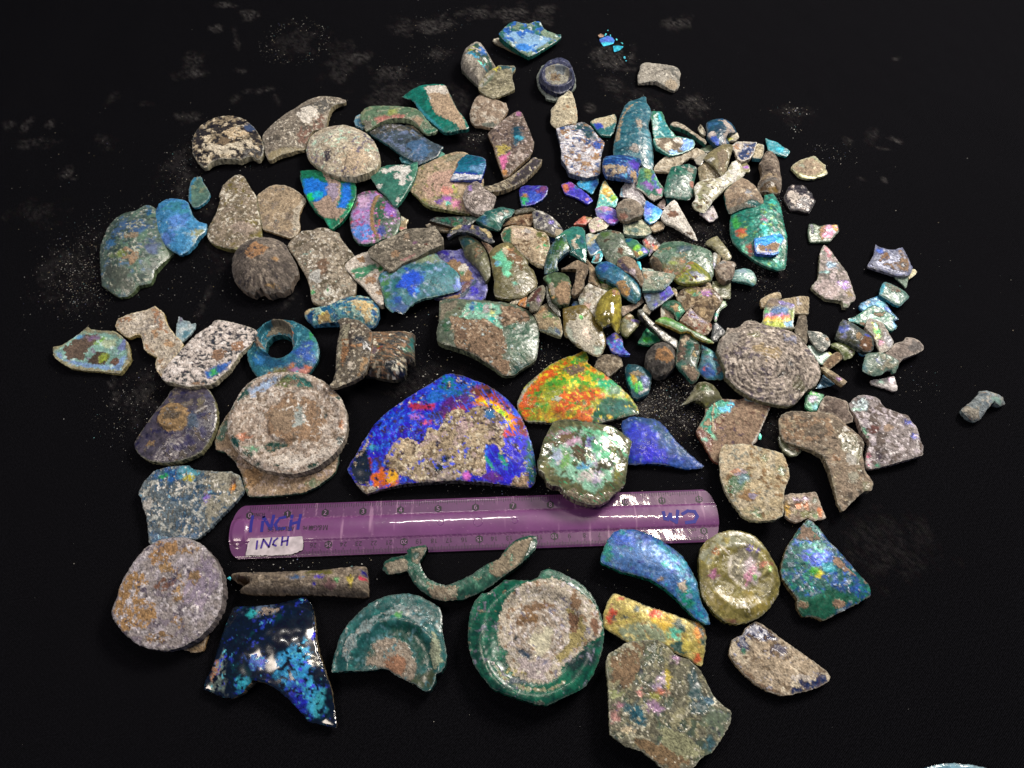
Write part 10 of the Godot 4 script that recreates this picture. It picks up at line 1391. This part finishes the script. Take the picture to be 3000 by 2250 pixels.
	shard("base_fragment", "big round green glass base with a rolled edge and cream-crusted middle", "vessel base", "vessel bases", 15.8, 178.1, "y=3.9 th=8 dome=1 ring=-1.2,7.2,33.1,10.4,4 shine=0.2 side=0f4030", "g 114a38 165a44", "-42.8,-0.3 -41.9,-9.4 -39.1,-16.4 -35.1,-21 -30.3,-21.6 -25.6,-25.2 -20.9,-29.4 -11.3,-28.8 -3,-28.2 0.6,-30.6 3.1,-35.4 7.3,-36.8 12.7,-35.4 17.4,-33 24.5,-29.4 30.3,-25.2 34.7,-19.3 38.5,-11.7 40.3,-3.7 40.8,4.2 39.4,11.9 36.7,19.6 32.3,28.2 27.5,34.5 20.7,37.7 12.8,41.3 4.9,44.7 -2.8,43.9 -9.4,41.8 -19.4,38.7 -27.3,35.6 -34.1,28.2 -39.4,20.7 -42.5,9.7", ["n 1a6048 .1 6 g", "n 0e4034 .15 4 g", "p 8a9068 c 3 -28.6,18.6 -19.5,28.3 -7.2,34.6 6.2,35.6 15.3,31.4 15.2,33 4,37.2 -9.4,36.7 -21.7,30.4", "b 2a3c44 g 6 -12.7,31.4 6.7,2.1", "p 1c3430 g 8 15.6,22.9 32.1,9.9 37.9,7.6 31.4,22.9 19.9,29.3", "p b0a48c c 2.5 -20.8,-15.1 -13.7,-22.7 -6.6,-26.8 3,-29.2 10.2,-31 17.2,-28 26.5,-22.1 34.5,-15.1 37.7,-9.3 39.6,-1.3 38,5.4 32.1,8.7 27.3,13.2 21.4,17.5 14.4,22.9 13.1,28.3 6.3,32 0.7,32.5 -7.1,31.4 -13.8,28.3 -17.2,24 -19.5,18.6 -18.4,14.2 -23,11 -24.7,5.4 -24.2,-3.6 -22.5,-9.3", "p 9c8a74 c 4 -13.8,-11.6 0.4,-16.2 12.1,-12.7 17.5,-1.3 15.9,12.1 8.9,18.6 6.5,22.9 -4.7,18.6 -13.8,14.2 -17.3,3.2", "r c0b8ac c 0.1,2.1 .3 .3 22", "p 80603c c 3 -13.8,-3.6 -7.9,-12.7 5.1,-15.6 12.1,-12.7 7.3,-11.6 -2.1,-9.3 0.2,-4.7 -6.8,-2.4 -11.5,-0.2", "b 84602f c 3 -4.5,-5.3 4.7,2.8", "n 8f6f4c .22 3.2 c", "b b4b098 i 8 2.3,7.6 8,7.7", "n c8bcb8 .2 3 c", "p a09048 c 5 19.1,-11.6 28.1,-3.6 28.7,7.6 18.1,16.4 11,22.9 10,18.6 18.3,9.9 22.1,-0.2", "b a89a50 c 6 -11.6,25.1 4.5,3.2", "p b4a4a0 c 6 -11.6,18.6 6.6,18.6 6.4,27.2 -2.6,29.3 -11.6,26.1", "p 2a3c4c g 2 -13.2,12.6 -8.1,13.2 -3.6,16.4 -4.7,18.6 -9.3,17.5", "n 7a7888 .28 2.5 i", "b 80603c c 3 23.9,-15.1 3.5,5.8", "b 80583a c 3 34.9,-1.3 2.9,4.5", "b 7a5434 c 3 22.3,-3.6 2.6,5.6", "n d0c8b8 .32 2.4 c", "p 3f6a58 g 3 0.6,-30.4 7.3,-36.4 11.4,-32.8 7.7,-29.2", "p 5f6a58 c 3 -2.8,43.4 1.6,42.1 2.7,44.4 -1.7,44.2", "b 8a7a60 c 2 -34.5,-9.5 1.9,1.1", "b 20282a g 2 -13.5,6.5 1.2,1.8"])
	shard("glass_shard", "big crescent shard of iridescent blue, green at its rim, overlapping the lower ruler edge", "glass shard", "glass shards spread on black cloth", 93.7, 143.9, "y=6.5 th=5 dome=6 shine=0.3 side=136050", "i 24588c 2a6498", "-37.1,-6.7 -35.7,-13 -31.7,-20.9 -27.9,-25.9 -22.1,-28.6 -13.6,-28.8 -4,-25.9 4.1,-21.6 10.6,-16.6 16.3,-11.6 20.2,-3.2 23.4,5.1 24.1,13.2 25,19.9 28.4,25.2 29,32.4 25.6,31.7 19.4,27.8 13.4,21.2 7.4,14.6 1.2,9.2 -6.6,4.4 -16,1.7 -24,-0.4 -29.3,-3.2", ["n 2a4c98 .08 8 i", "p 1a7890 i 10 3.3,-20.4 18.5,-6.3 23,15.4 27.4,32.5 20.2,26 16.4,12.8 10,-3.6", "p 3f68a0 i 6 -28.8,-17.6 -7.9,-19 7.5,-6.3 8.8,7.4 3.2,10.1 -15,0.6 -28.4,-3.6", "n 2f4a90 .2 3 i", "b 2850a8 i 8 -20.2,-21.9 8.4,4.3", "b 18806a i 6 14.6,16.8 4,6.6", "b 20a088 i 4 3.9,-4.7 1.9,1.7", "b 1c7a70 i 5 -33.2,-14.8 3.5,7", "n 6a88b0 .24 3 i", "b 8a7a70 c 3 0.4,4.9 1.9,1.9", "p b8a890 c 2 10.2,7.4 15.7,6 16.5,11.4 13.6,13.4 11.2,10.8", "n 1f7888 .25 4 i", "b 1c3070 i 4 -24.4,-0.8 5.5,1.4"])
	shard("base_fragment", "round yellow-olive base with concentric swirls and an outlined pearly patch at centre", "vessel base", "vessel bases", 144.3, 145.4, "y=2.6 th=6 dome=4 ring=1.5,0.4,20.6,8.3,1.6 shine=0.2 side=5f5a30", "g 6a6230 78703a", "-24.7,4.8 -23.5,-11.2 -21.3,-18.3 -16.4,-24.1 -8.8,-28.4 0,-30.6 8.4,-29.6 15.1,-27 19.8,-21.2 22.9,-14 26.3,-5.6 26.8,4.1 24,12.3 17.3,20.3 9.6,26.3 2.5,28.9 -4.4,30.2 -10.9,28.9 -17,24.3 -21.5,17.7 -24.3,12.3", ["n 7f7640 .1 7 g", "p 8a8c74 g 8 -22.6,-11.9 -9.4,-27.7 7.7,-29.1 18.8,-19 6.6,-21.9 -7.8,-19 -17.7,-6.3", "n 565024 .15 5 g", "b 8f803c g 8 6.6,15.6 8.1,5.3", "b 877a3c g 8 -14.9,14.2 6.8,5.3", "n 8f8450 .2 3.5 g", "b 8a5a34 i 4 -12.7,-15.4 2.2,3.1", "b 8a5070 i 4 -15.4,-0.7 2.7,2.8", "p 6f6a58 i 3 -4.9,-9.1 3.2,-17.6 14.7,-19.7 15.6,-7.7 10.7,6.1 3.5,8.8 -4.9,0.6", "b b0a4a8 i 5 9.4,-3.5 4.8,6.9", "p b07a90 i 3 3.5,-0.7 9.9,-6.3 12.4,-4.9 7,3.4 3.9,6.1", "b 5a4a98 i 3 11.5,-16.9 3.5,2.8", "b 60a048 i 3 10.2,0.6 1.1,2.5", "p c0b8a8 g 1 -5.2,-8.8 -3.2,-11.9 -9.8,-19.7 -9,-20.2 -2,-12.2 -3,-8.8 -5.2,-0.7 2.4,6.8 3.7,9.1 2.1,9.1 -6.2,-0.1", "n b8b090 .3 2.4 c", "b a06050 i 4 18.3,-7 3.5,2", "b 78a040 i 3 20,-4.9 1.9,1.7", "l 8f8850 g 120 .3 .4", "b 6a4a38 g 3 -7.3,28.1 3.3,1", "b c8c0a8 g 1 0.5,20.2 3.5,0.4"])
	shard("glass_shard", "opal shard with fiery yellow and red flakes over green, tucked under the biggest bottom shard", "glass shard", "glass shards spread on black cloth", 91.1, 178.7, "y=2.6 th=4 dome=2 shine=0.2 side=6a6a4a", "i 9c8f4a ab9c54", "-26.4,-23.4 -17.8,-20.1 -7.2,-15.3 6,-11.3 16.4,-7.4 25.5,-4.7 29.1,-1.5 29,5 27.4,12.6 24.4,21.4 21.2,20.2 16.4,16.4 7.6,12.6 1.5,7.6 -9.1,7.6 -19.7,6.9 -26.1,3.1 -33.8,-1.5 -34.1,-9.4 -30.1,-18.7", ["n b8a864 .1 4 i", "p c0a038 i 4 -4.9,-13.1 9.6,-9.1 8.9,-2.5 2,0.1 -4.2,-5.2", "p b8482c i 3 -6.5,-10.4 -2.2,-13.1 4.3,-10.4 4.1,-7.8 -4,-7.8", "p b0442c i 3 -32.3,-7.8 -27.8,-14.4 -25.3,-11.7 -28.4,-4.5 -31.8,-4.5", "p 7f8a70 i 4 -24.7,0.1 -16.4,-4.5 -4.3,-4.5 4.5,1.4 2.6,7.8 -12,7.8 -22.4,5.9", "n c8bc80 .22 3 i", "p 2a4a44 g 2 -14.4,-13.1 -12.6,-15.1 -10.5,-14.4 -11.8,-11.1 -13.8,-11.1", "p 2a4a44 g 2 9,-3.8 13.4,-7.1 16.3,-2.5 16.5,1.4 12.6,0.7", "p 2a4a44 g 2 5.1,9 10.6,6.5 17.3,5.9 17.9,12.8 13.8,14.1 8.7,12.8", "p 2a4a44 g 3 21.2,-5.2 28.8,-1.2 28,7.8 24.9,9 23.8,1.4", "b c8843c i 3 23.8,1.4 2.1,5.1", "b 50a890 i 4 9.7,2.6 4,3.2", "b b85a34 i 3 22.1,16.6 2.4,2.7", "n 8a6a44 .28 2.6 i", "b 2a3c40 g 2 -20.4,-7.8 1.9,1.1", "b 2c3c40 g 2 -27.5,-7.8 1.3,1.3", "b a85030 i 3 -22,-19.5 2.2,1.1", "b c8b858 i 4 17,9 2.4,3.8", "b 7a5a80 i 4 8.3,16 2.6,2"])
	shard("glass_shard", "blue-green shard spangled with cobalt and brown flecks and one yellow spark, lower right", "glass shard", "glass shards spread on black cloth", 196.4, 143.3, "y=1.3 th=5 dome=7 shine=0.3 side=6a5f44", "i 17504c 1d5c58", "-22.9,-2.9 -20.7,-8.9 -16.1,-18.2 -8.3,-27.6 1.1,-37.2 3.2,-36.5 7.6,-30.7 11.8,-21.3 19,-12 25.8,-1.4 32.9,6.7 32.3,13.5 21.3,19.3 8.4,25 -1.2,29.5 -6.5,27 -13.7,26.7 -16.5,21.3 -15.5,15.5 -19.3,9.1 -22.8,3.1", ["n 1f4880 .08 5 i", "n 7a90a0 .15 3 c", "n 2a58a8 .2 3 i", "p 1f5a44 i 8 -16.3,17.4 4.1,10.1 23.3,15.9 -2.8,30.2 -16.6,27.3", "b c8c030 i 2 -1.1,0.7 3.5,2.7", "b 48a838 i 3 -3.6,-0.5 3,2.7", "p 8a7058 c 4 -2.7,-32.5 2.8,-29.4 6.2,-23.1 -3.2,-21.5 -9,-23.1", "p 8f7055 c 3 14.2,-10.8 21.3,-1.7 23.6,1.3 12.7,-3.2 9.1,-7.7", "n 957558 .28 3 c", "b 2848b0 i 4 0.5,-9.2 9,6", "n a8b8c0 .3 2.3 c", "b 2a90a0 i 3 6.7,-3.2 4.8,3.6", "n 1a7a68 .24 3 i", "b 8c6c50 c 2 9.5,19.4 4.1,2.9", "b 8a7050 c 2 -13.2,19.7 2.9,2.3", "p 7a6a4c g 2 -24.2,-1.1 -23.9,6 -20.2,11.6 -22.5,14.5 -25.2,6.6"])
	shard("glass_shard", "biggest shard at the bottom, mottled olive, brown and opal, with a pointed right corner", "glass shard", "glass shards spread on black cloth", 90.2, 222.7, "y=7.8 th=5 dome=5 shine=0.1 side=8a8a6a", "c 5c5a44 6a6850", "-34,-24 -32.2,-28.4 -26.8,-31.5 -20,-35.9 -12.1,-36.5 -1.5,-37.5 4.6,-32.7 9.3,-27.7 16.9,-25.9 22.7,-20.3 25.3,-15.5 28.6,-5.9 33.1,-1.2 39.4,3.3 36.5,10.4 30.5,18.4 24.8,24.5 18.3,27.3 12.7,32.9 8.8,35.8 2.5,37.6 -4.4,33.8 -10,28.4 -18.1,23.4 -24.2,22.3 -30.1,18.4 -33.9,15 -33.5,3.5 -33.2,-11.9", ["n 4a5644 .05 6 g", "p 7a5f3c c 8 -32.8,-24.8 -19.2,-34.7 -10.2,-33.4 -12.6,-19.9 -22.3,-9.1 -31.1,-10.3", "p 44503c g 6 -8.6,-36 1.5,-33.4 2,-24.8 -5.9,-22.3 -9.4,-27.2", "n 88845c .12 3.5 c", "n 3c4a44 .14 3 g", "p 2f4a4c g 8 18.2,-19.9 26.3,-3.2 25.7,1.5 15.2,6.1 14,-5.5", "b 2a5a68 i 8 -19.5,3.8 5.6,6.3", "p a090a0 i 4 -8.3,-10.3 0.1,-18.7 2.3,-15.1 -3.4,-7.9 -7.2,-7.9", "b b06a50 i 3 -3.5,-6.7 3.8,1.7", "b a89838 i 3 2.3,-15.1 2,4.8", "b 6f7030 i 3 -6.3,-4.3 3.1,2.9", "b a080a0 i 4 -6.8,1.5 5,2.9", "b c08a80 i 3 -14.9,-6.7 1.8,2.4", "b 98a070 i 4 -30.1,-6.1 3.8,2.4", "b c09088 i 4 -30.9,6.1 3.1,2.9", "b b07a8a i 3 -27.4,0.3 2,1.4", "n a8a484 .22 2.5 c", "p 7a6038 c 6 -25.5,17.5 -6,19.7 10.2,28.5 2.1,36.1 -11.6,27.4", "p 5f6c58 g 6 25.7,1.5 37.9,3.8 31.3,16.3 19.6,10.7", "b 34586a i 5 26.3,-3.2 3.1,2.3", "b 3a5a60 i 5 23.5,19.7 3.7,3.3", "n 34383c .24 2.6 g", "b 7a5a78 i 4 7.9,-26 2.6,2", "n 7a6a88 .34 2.5 i", "b c8b898 i 3 -23.9,13 3.7,1.6", "p 8a8c60 c 4 -5.2,10.7 13.9,17.5 20.2,26.3 7.8,28.5 -3.8,21.9", "n c8c4a8 .33 2 c"])
	shard("glass_shard", "half-oval shard with tan crust over navy glass that shows at both ends, bottom right", "glass shard", "glass shards spread on black cloth", 162.1, 197, "y=1.3 th=4 dome=4 shine=0.3 side=8f7f60", "c a08c6c ae9a7a", "-29,-4.6 -25.4,-13.5 -19.1,-15.5 -16.5,-20 -9.8,-24.2 -5.3,-22.6 -0.6,-18.7 6.3,-12.2 14.5,-5.9 22.7,-0.2 29.5,5.4 31.2,8.5 29.5,11.6 21,15.2 11.5,17.6 5.5,18.8 0.9,19.7 -6.5,17.6 -13.7,14 -20.6,7.9 -26.1,1.1", ["n b8a484 .05 5 c", "n 7f6a4c .12 4 c", "p 1a2852 g 4 -26.2,-12.4 -17.2,-19.3 -10.5,-23.7 -3.8,-19.5 3.1,-13.1 -5.1,-11.8 -12.8,-13.1 -19.3,-5.4 -22.7,-4.2", "p 18284e g 3 4.7,19.1 6.6,11.9 12.1,10.1 18.3,11.9 23,7.6 28.4,6.4 30.3,8.8 27.1,13.1 16.1,16.7", "b 3a3448 g 4 2,-6.7 5.3,2.8", "n 34304a .24 3 g", "p c0b090 c 3 -29.1,-5.4 -25.4,-13.1 -23,-11.8 -22.2,-2.9 -17.2,-1.7 -20.4,2.1", "n c8b898 .2 3 c", "n 5f4c36 .28 2.4 c", "p 7a6044 c 4 -27.7,-1.7 -14,11.9 0.4,17.9 -2.4,19.7 -15.6,13.7 -26.8,1.4", "b b8ac9c c 4 12.2,9.5 6.5,1.5", "b 2a8060 i 2 -20,-5.8 1.1,1.5", "n 9090a0 .34 2 c"])
	shard("neck_fragment", "small pale blue-grey bottle mouth lying alone at far right, its opening toward the viewer", "bottle neck", "bottle necks", 341.1, 19.7, "y=1.3 th=4 dome=8 side=5a6668", "c 6f7c80 7f8c90", "-17.7,4.6 -13.9,1.4 -9.2,-1.4 -5.2,-5.2 -1.2,-8.6 1,-11.4 6.5,-11.7 7.7,-9.1 11.3,-8 16.5,-5.8 17.1,-1.4 12.5,0.8 8.8,0.3 6.4,-1.4 2.3,2.4 -1.4,6.8 -5.3,11.6 -8.6,13.3 -12.3,12.7 -15.4,10", ["n 8a8a80 .1 4 c", "p 98907e c 3 -20.2,6.5 -14.7,2.2 -7.1,6 -6.3,11.4 -10.9,15.6 -12.8,12.4 -16.1,7.1", "n a8a498 .2 3 c", "p 2c2622 g 1.5 -19.8,7.3 -16.1,7.3 -12,11.4 -12,14.4 -15.4,14.8 -18.8,11.6", "b 7a5238 g 2 -14.3,12.4 2.1,1.7", "p 7d9890 g 3 4.8,-4.9 13,-3.2 13.4,1.1 7.3,3 4.1,0.6", "b 9a7a60 c 2 1.3,-7.6 1.7,1.1", "n 5a6a74 .2 3 c"])  # the dark patch paints the shade inside the mouth; no opening is modelled
	shard("neck_fragment", "broken bottle neck with green-gold iridescence and a flaring collar, at the top of the heap", "bottle neck", "bottle necks", -33.2, -343.3, "y=5.2 th=4 dome=11 axis=48 side=55584c", "c 8a8272 989080", "-14,-7.1 -12.4,-12.4 -8.9,-17.1 -3.8,-22.4 0.7,-23.4 5.2,-21.1 8.9,-13.7 12.5,-5.8 16.6,3.3 17.9,5.9 12.8,12.4 7.7,21.3 2.3,32 -4.4,23.9 -11.6,13.7 -14.5,9.8 -15,0.7", ["p 2c4a40 g 3 -7.4,-6.5 -3.3,-13.8 2,-14.7 6.4,-11.8 17.2,11.7 13.8,16.8 7.8,15.5 3.3,6.5 -2.9,0", "b a8b040 i 3 -5.3,-6.5 3.5,3.3", "p 3a90b0 i 3 -9.9,-1.3 -4.7,-2.6 0.6,3.9 5.1,10.4 11.2,15.5 6,14.2 -1,6.5", "b 40b898 i 2 5.1,10.4 3.5,2.6", "b 4a78c0 i 3 5.7,-5.2 3.5,6.5", "n b0a898 .15 4 c", "n 6a6458 .2 3 c", "b 34503f g 3 8.9,7.2 3,2.8", "n 58b0c8 .34 2.4 i"])
	part("collar", "y=7.8 th=3 dome=-3", "c 7a7458 88825f", "2,34 3.5,25.8 8.5,16.9 14.5,10.5 21.4,5.4 28.4,6 35.4,6.7 36.9,10.5 33.6,16.9 33.6,23.3 35.3,33.3 35.8,39.5 30.2,43.2 23.4,46.9 15.9,50.6 9.9,46.9 4.7,42 2,37.7", ["p 2a5058 g 3 14.5,11.2 22.3,5.4 36.3,7.3 35.4,11.8 26.7,9.9 18,13.7", "b b8b040 i 2 18.8,9.9 3.9,3.6", "p 8f9088 c 3 3.7,34.6 6.9,23.3 16.3,14.4 16.3,18.2 8.8,30.8 5.5,38.3", "n 97906e .1 5 c", "n 5f5a40 .15 4 c", "p 55604c g 3 6.2,32.1 13.7,18.2 18.1,16.9 13,25.8 7.9,32.1", "p 3f6a74 g 2 33.6,7.9 36.9,9.9 34.1,16.3 32.8,13.1", "n b4ac8c .28 3 c"])
	shard("base_fragment", "small purplish dark ring base round a pale floor, on grey-green glass near the top", "vessel base", "vessel bases", 39.9, -320.6, "y=1.3 th=3 side=6a756a", "c 77827a 859088", "-16.7,-9.9 -13.9,-17.7 -11.1,-25.5 -2.2,-28.1 15.4,-25.5 19.3,-12.5 20.3,-4.8 19.9,5.4 15.8,10.4 10.5,14.1 5.2,18.5 -0.1,23.7 -8.6,20.6 -9.3,15.4 -12.7,10.4 -15.2,5.4 -16.4,0.3", ["n 8f988c .1 5 c", "n 64706a .2 4 c"])
	part("foot_ring", "y=5.2 th=5 ring=2.1,2.2,14.1,3.3,5 side=2c3048", "g 34384f 40445c", "-14.9,1.1 -13.9,-7.8 -10.6,-16.8 -5.2,-24.6 1,-28.3 7.2,-28.8 13.2,-24.6 16.4,-16.8 18.6,-6.5 19.1,2.4 16.2,11.2 11.7,16.8 5.7,20.5 -1.1,19.2 -7.8,14.9 -12.9,8.7", ["n 4c5068 .1 4 g", "n 2a2c40 .15 3 g", "p 8a8878 c 2 -9.1,-5.2 -7.2,-12.9 -2.8,-18.1 4.3,-19.4 10.3,-15.5 13.5,-7.8 13.6,1.1 9.5,7.4 3.4,9.9 -3.4,8.1 -7.6,3.7", "n a8a898 .25 3 c", "b 7a6648 c 4 0.3,-0.1 4.7,6.3", "b 3a2c1c c 2 0.4,0.1 1.2,1.8", "n 6a6c80 .3 2.4 i", "b 6f7a80 c 5 4.9,-10.3 5.2,5.1"])
	shard("round_object", "pale blue round glossy object, mostly cut off by the bottom edge of the photo", "round object", "", 250.8, 259, "y=5.2 th=8 dome=1 shine=0.5 side=3a5a70", "g 5f8a9c 6f9aac", "-17.2,-3.3 -10.7,-4.9 -3.7,-5.9 1.2,-6 7.7,-5.4 13.5,-4.5 19.8,-3.3 21,1.1 16,5.4 7,7.5 -2.8,8 -12.1,7 -18.6,4.3 -21.1,0", ["e 8fb0b8 g 1.2", "n 7fa8b8 .2 6 g"])
	shard("bottle_top_fragment", "round open-mouthed bottle top of iridescent teal glass, above the big round base", "bottle top", "", -172.6, -26.1, "y=1.3 th=4 dome=8 ring=-4.6,-7.3,13.5,2.3,5,0.5 hole=-1.6,-1.5,10.3 shine=0.5 side=2a5a60", "i 235a6c 2c6878", "-26.5,0.9 -26.8,-6.5 -24.9,-13.9 -21,-20.3 -14.5,-25.2 -5.8,-27.9 3.5,-26.8 12.2,-22.5 19.3,-16.6 24.8,-8.6 27.8,-0.2 27.8,8.1 25.4,14.3 22.6,19.3 16.4,22.3 3.7,24.9 -6.6,25.9 -13.8,24.4 -19.6,18.3 -24,10.2", ["n 2f6a80 .1 7 i", "p 1f5070 i 10 -21.7,4.8 -13.8,4.8 -0.9,8.9 13.1,8.9 26.9,6.9 24.7,17.1 7.3,17.1 -12.2,15", "b 2f8a50 i 7 21.3,-9.8 3.6,4.2", "b 2a4f98 i 10 17.7,3.8 6.2,8.2", "b 2f70a8 i 6 -15.8,8.9 3.5,5.1", "p 6a5a48 i 5 -1.3,18.1 5.5,17.1 12.6,18.1 11.5,22.1 1.5,25.1 -3.7,25.1 -6.6,23.1", "b a0602c i 4 10.8,15.5 1.7,2.2", "b a85a38 i 4 22,16.6 2.6,1.6", "b 8f6a90 i 5 14.5,19.1 4.3,2", "b 5a5a2c i 5 1.6,20.1 3.5,3", "b b07a70 i 5 18.9,19.1 3.5,2", "b a06428 i 4 -4.9,22.6 2.2,1.6", "n 4f8a98 .25 3 i", "n 7aa0a0 .34 2.4 i", "p 6c6450 c 3 -13.8,-6.6 -10.1,-17.2 -5.9,-24.7 1.4,-24.7 6.8,-18.3 7.9,-9.8 5,-11.9 -4.1,-12.9 -10.8,-9.8", "p a8602c c 2 -1.8,2.8 4.7,-1.4 7.8,-10.8 9.3,-9.8 8.9,-2.4 3.6,3.8", "p 8a7058 c 3 -21.8,-6.6 -17.4,-6.6 -12.7,0.7 -16.1,1.7", "n 7a6a50 .36 2.6 c"])
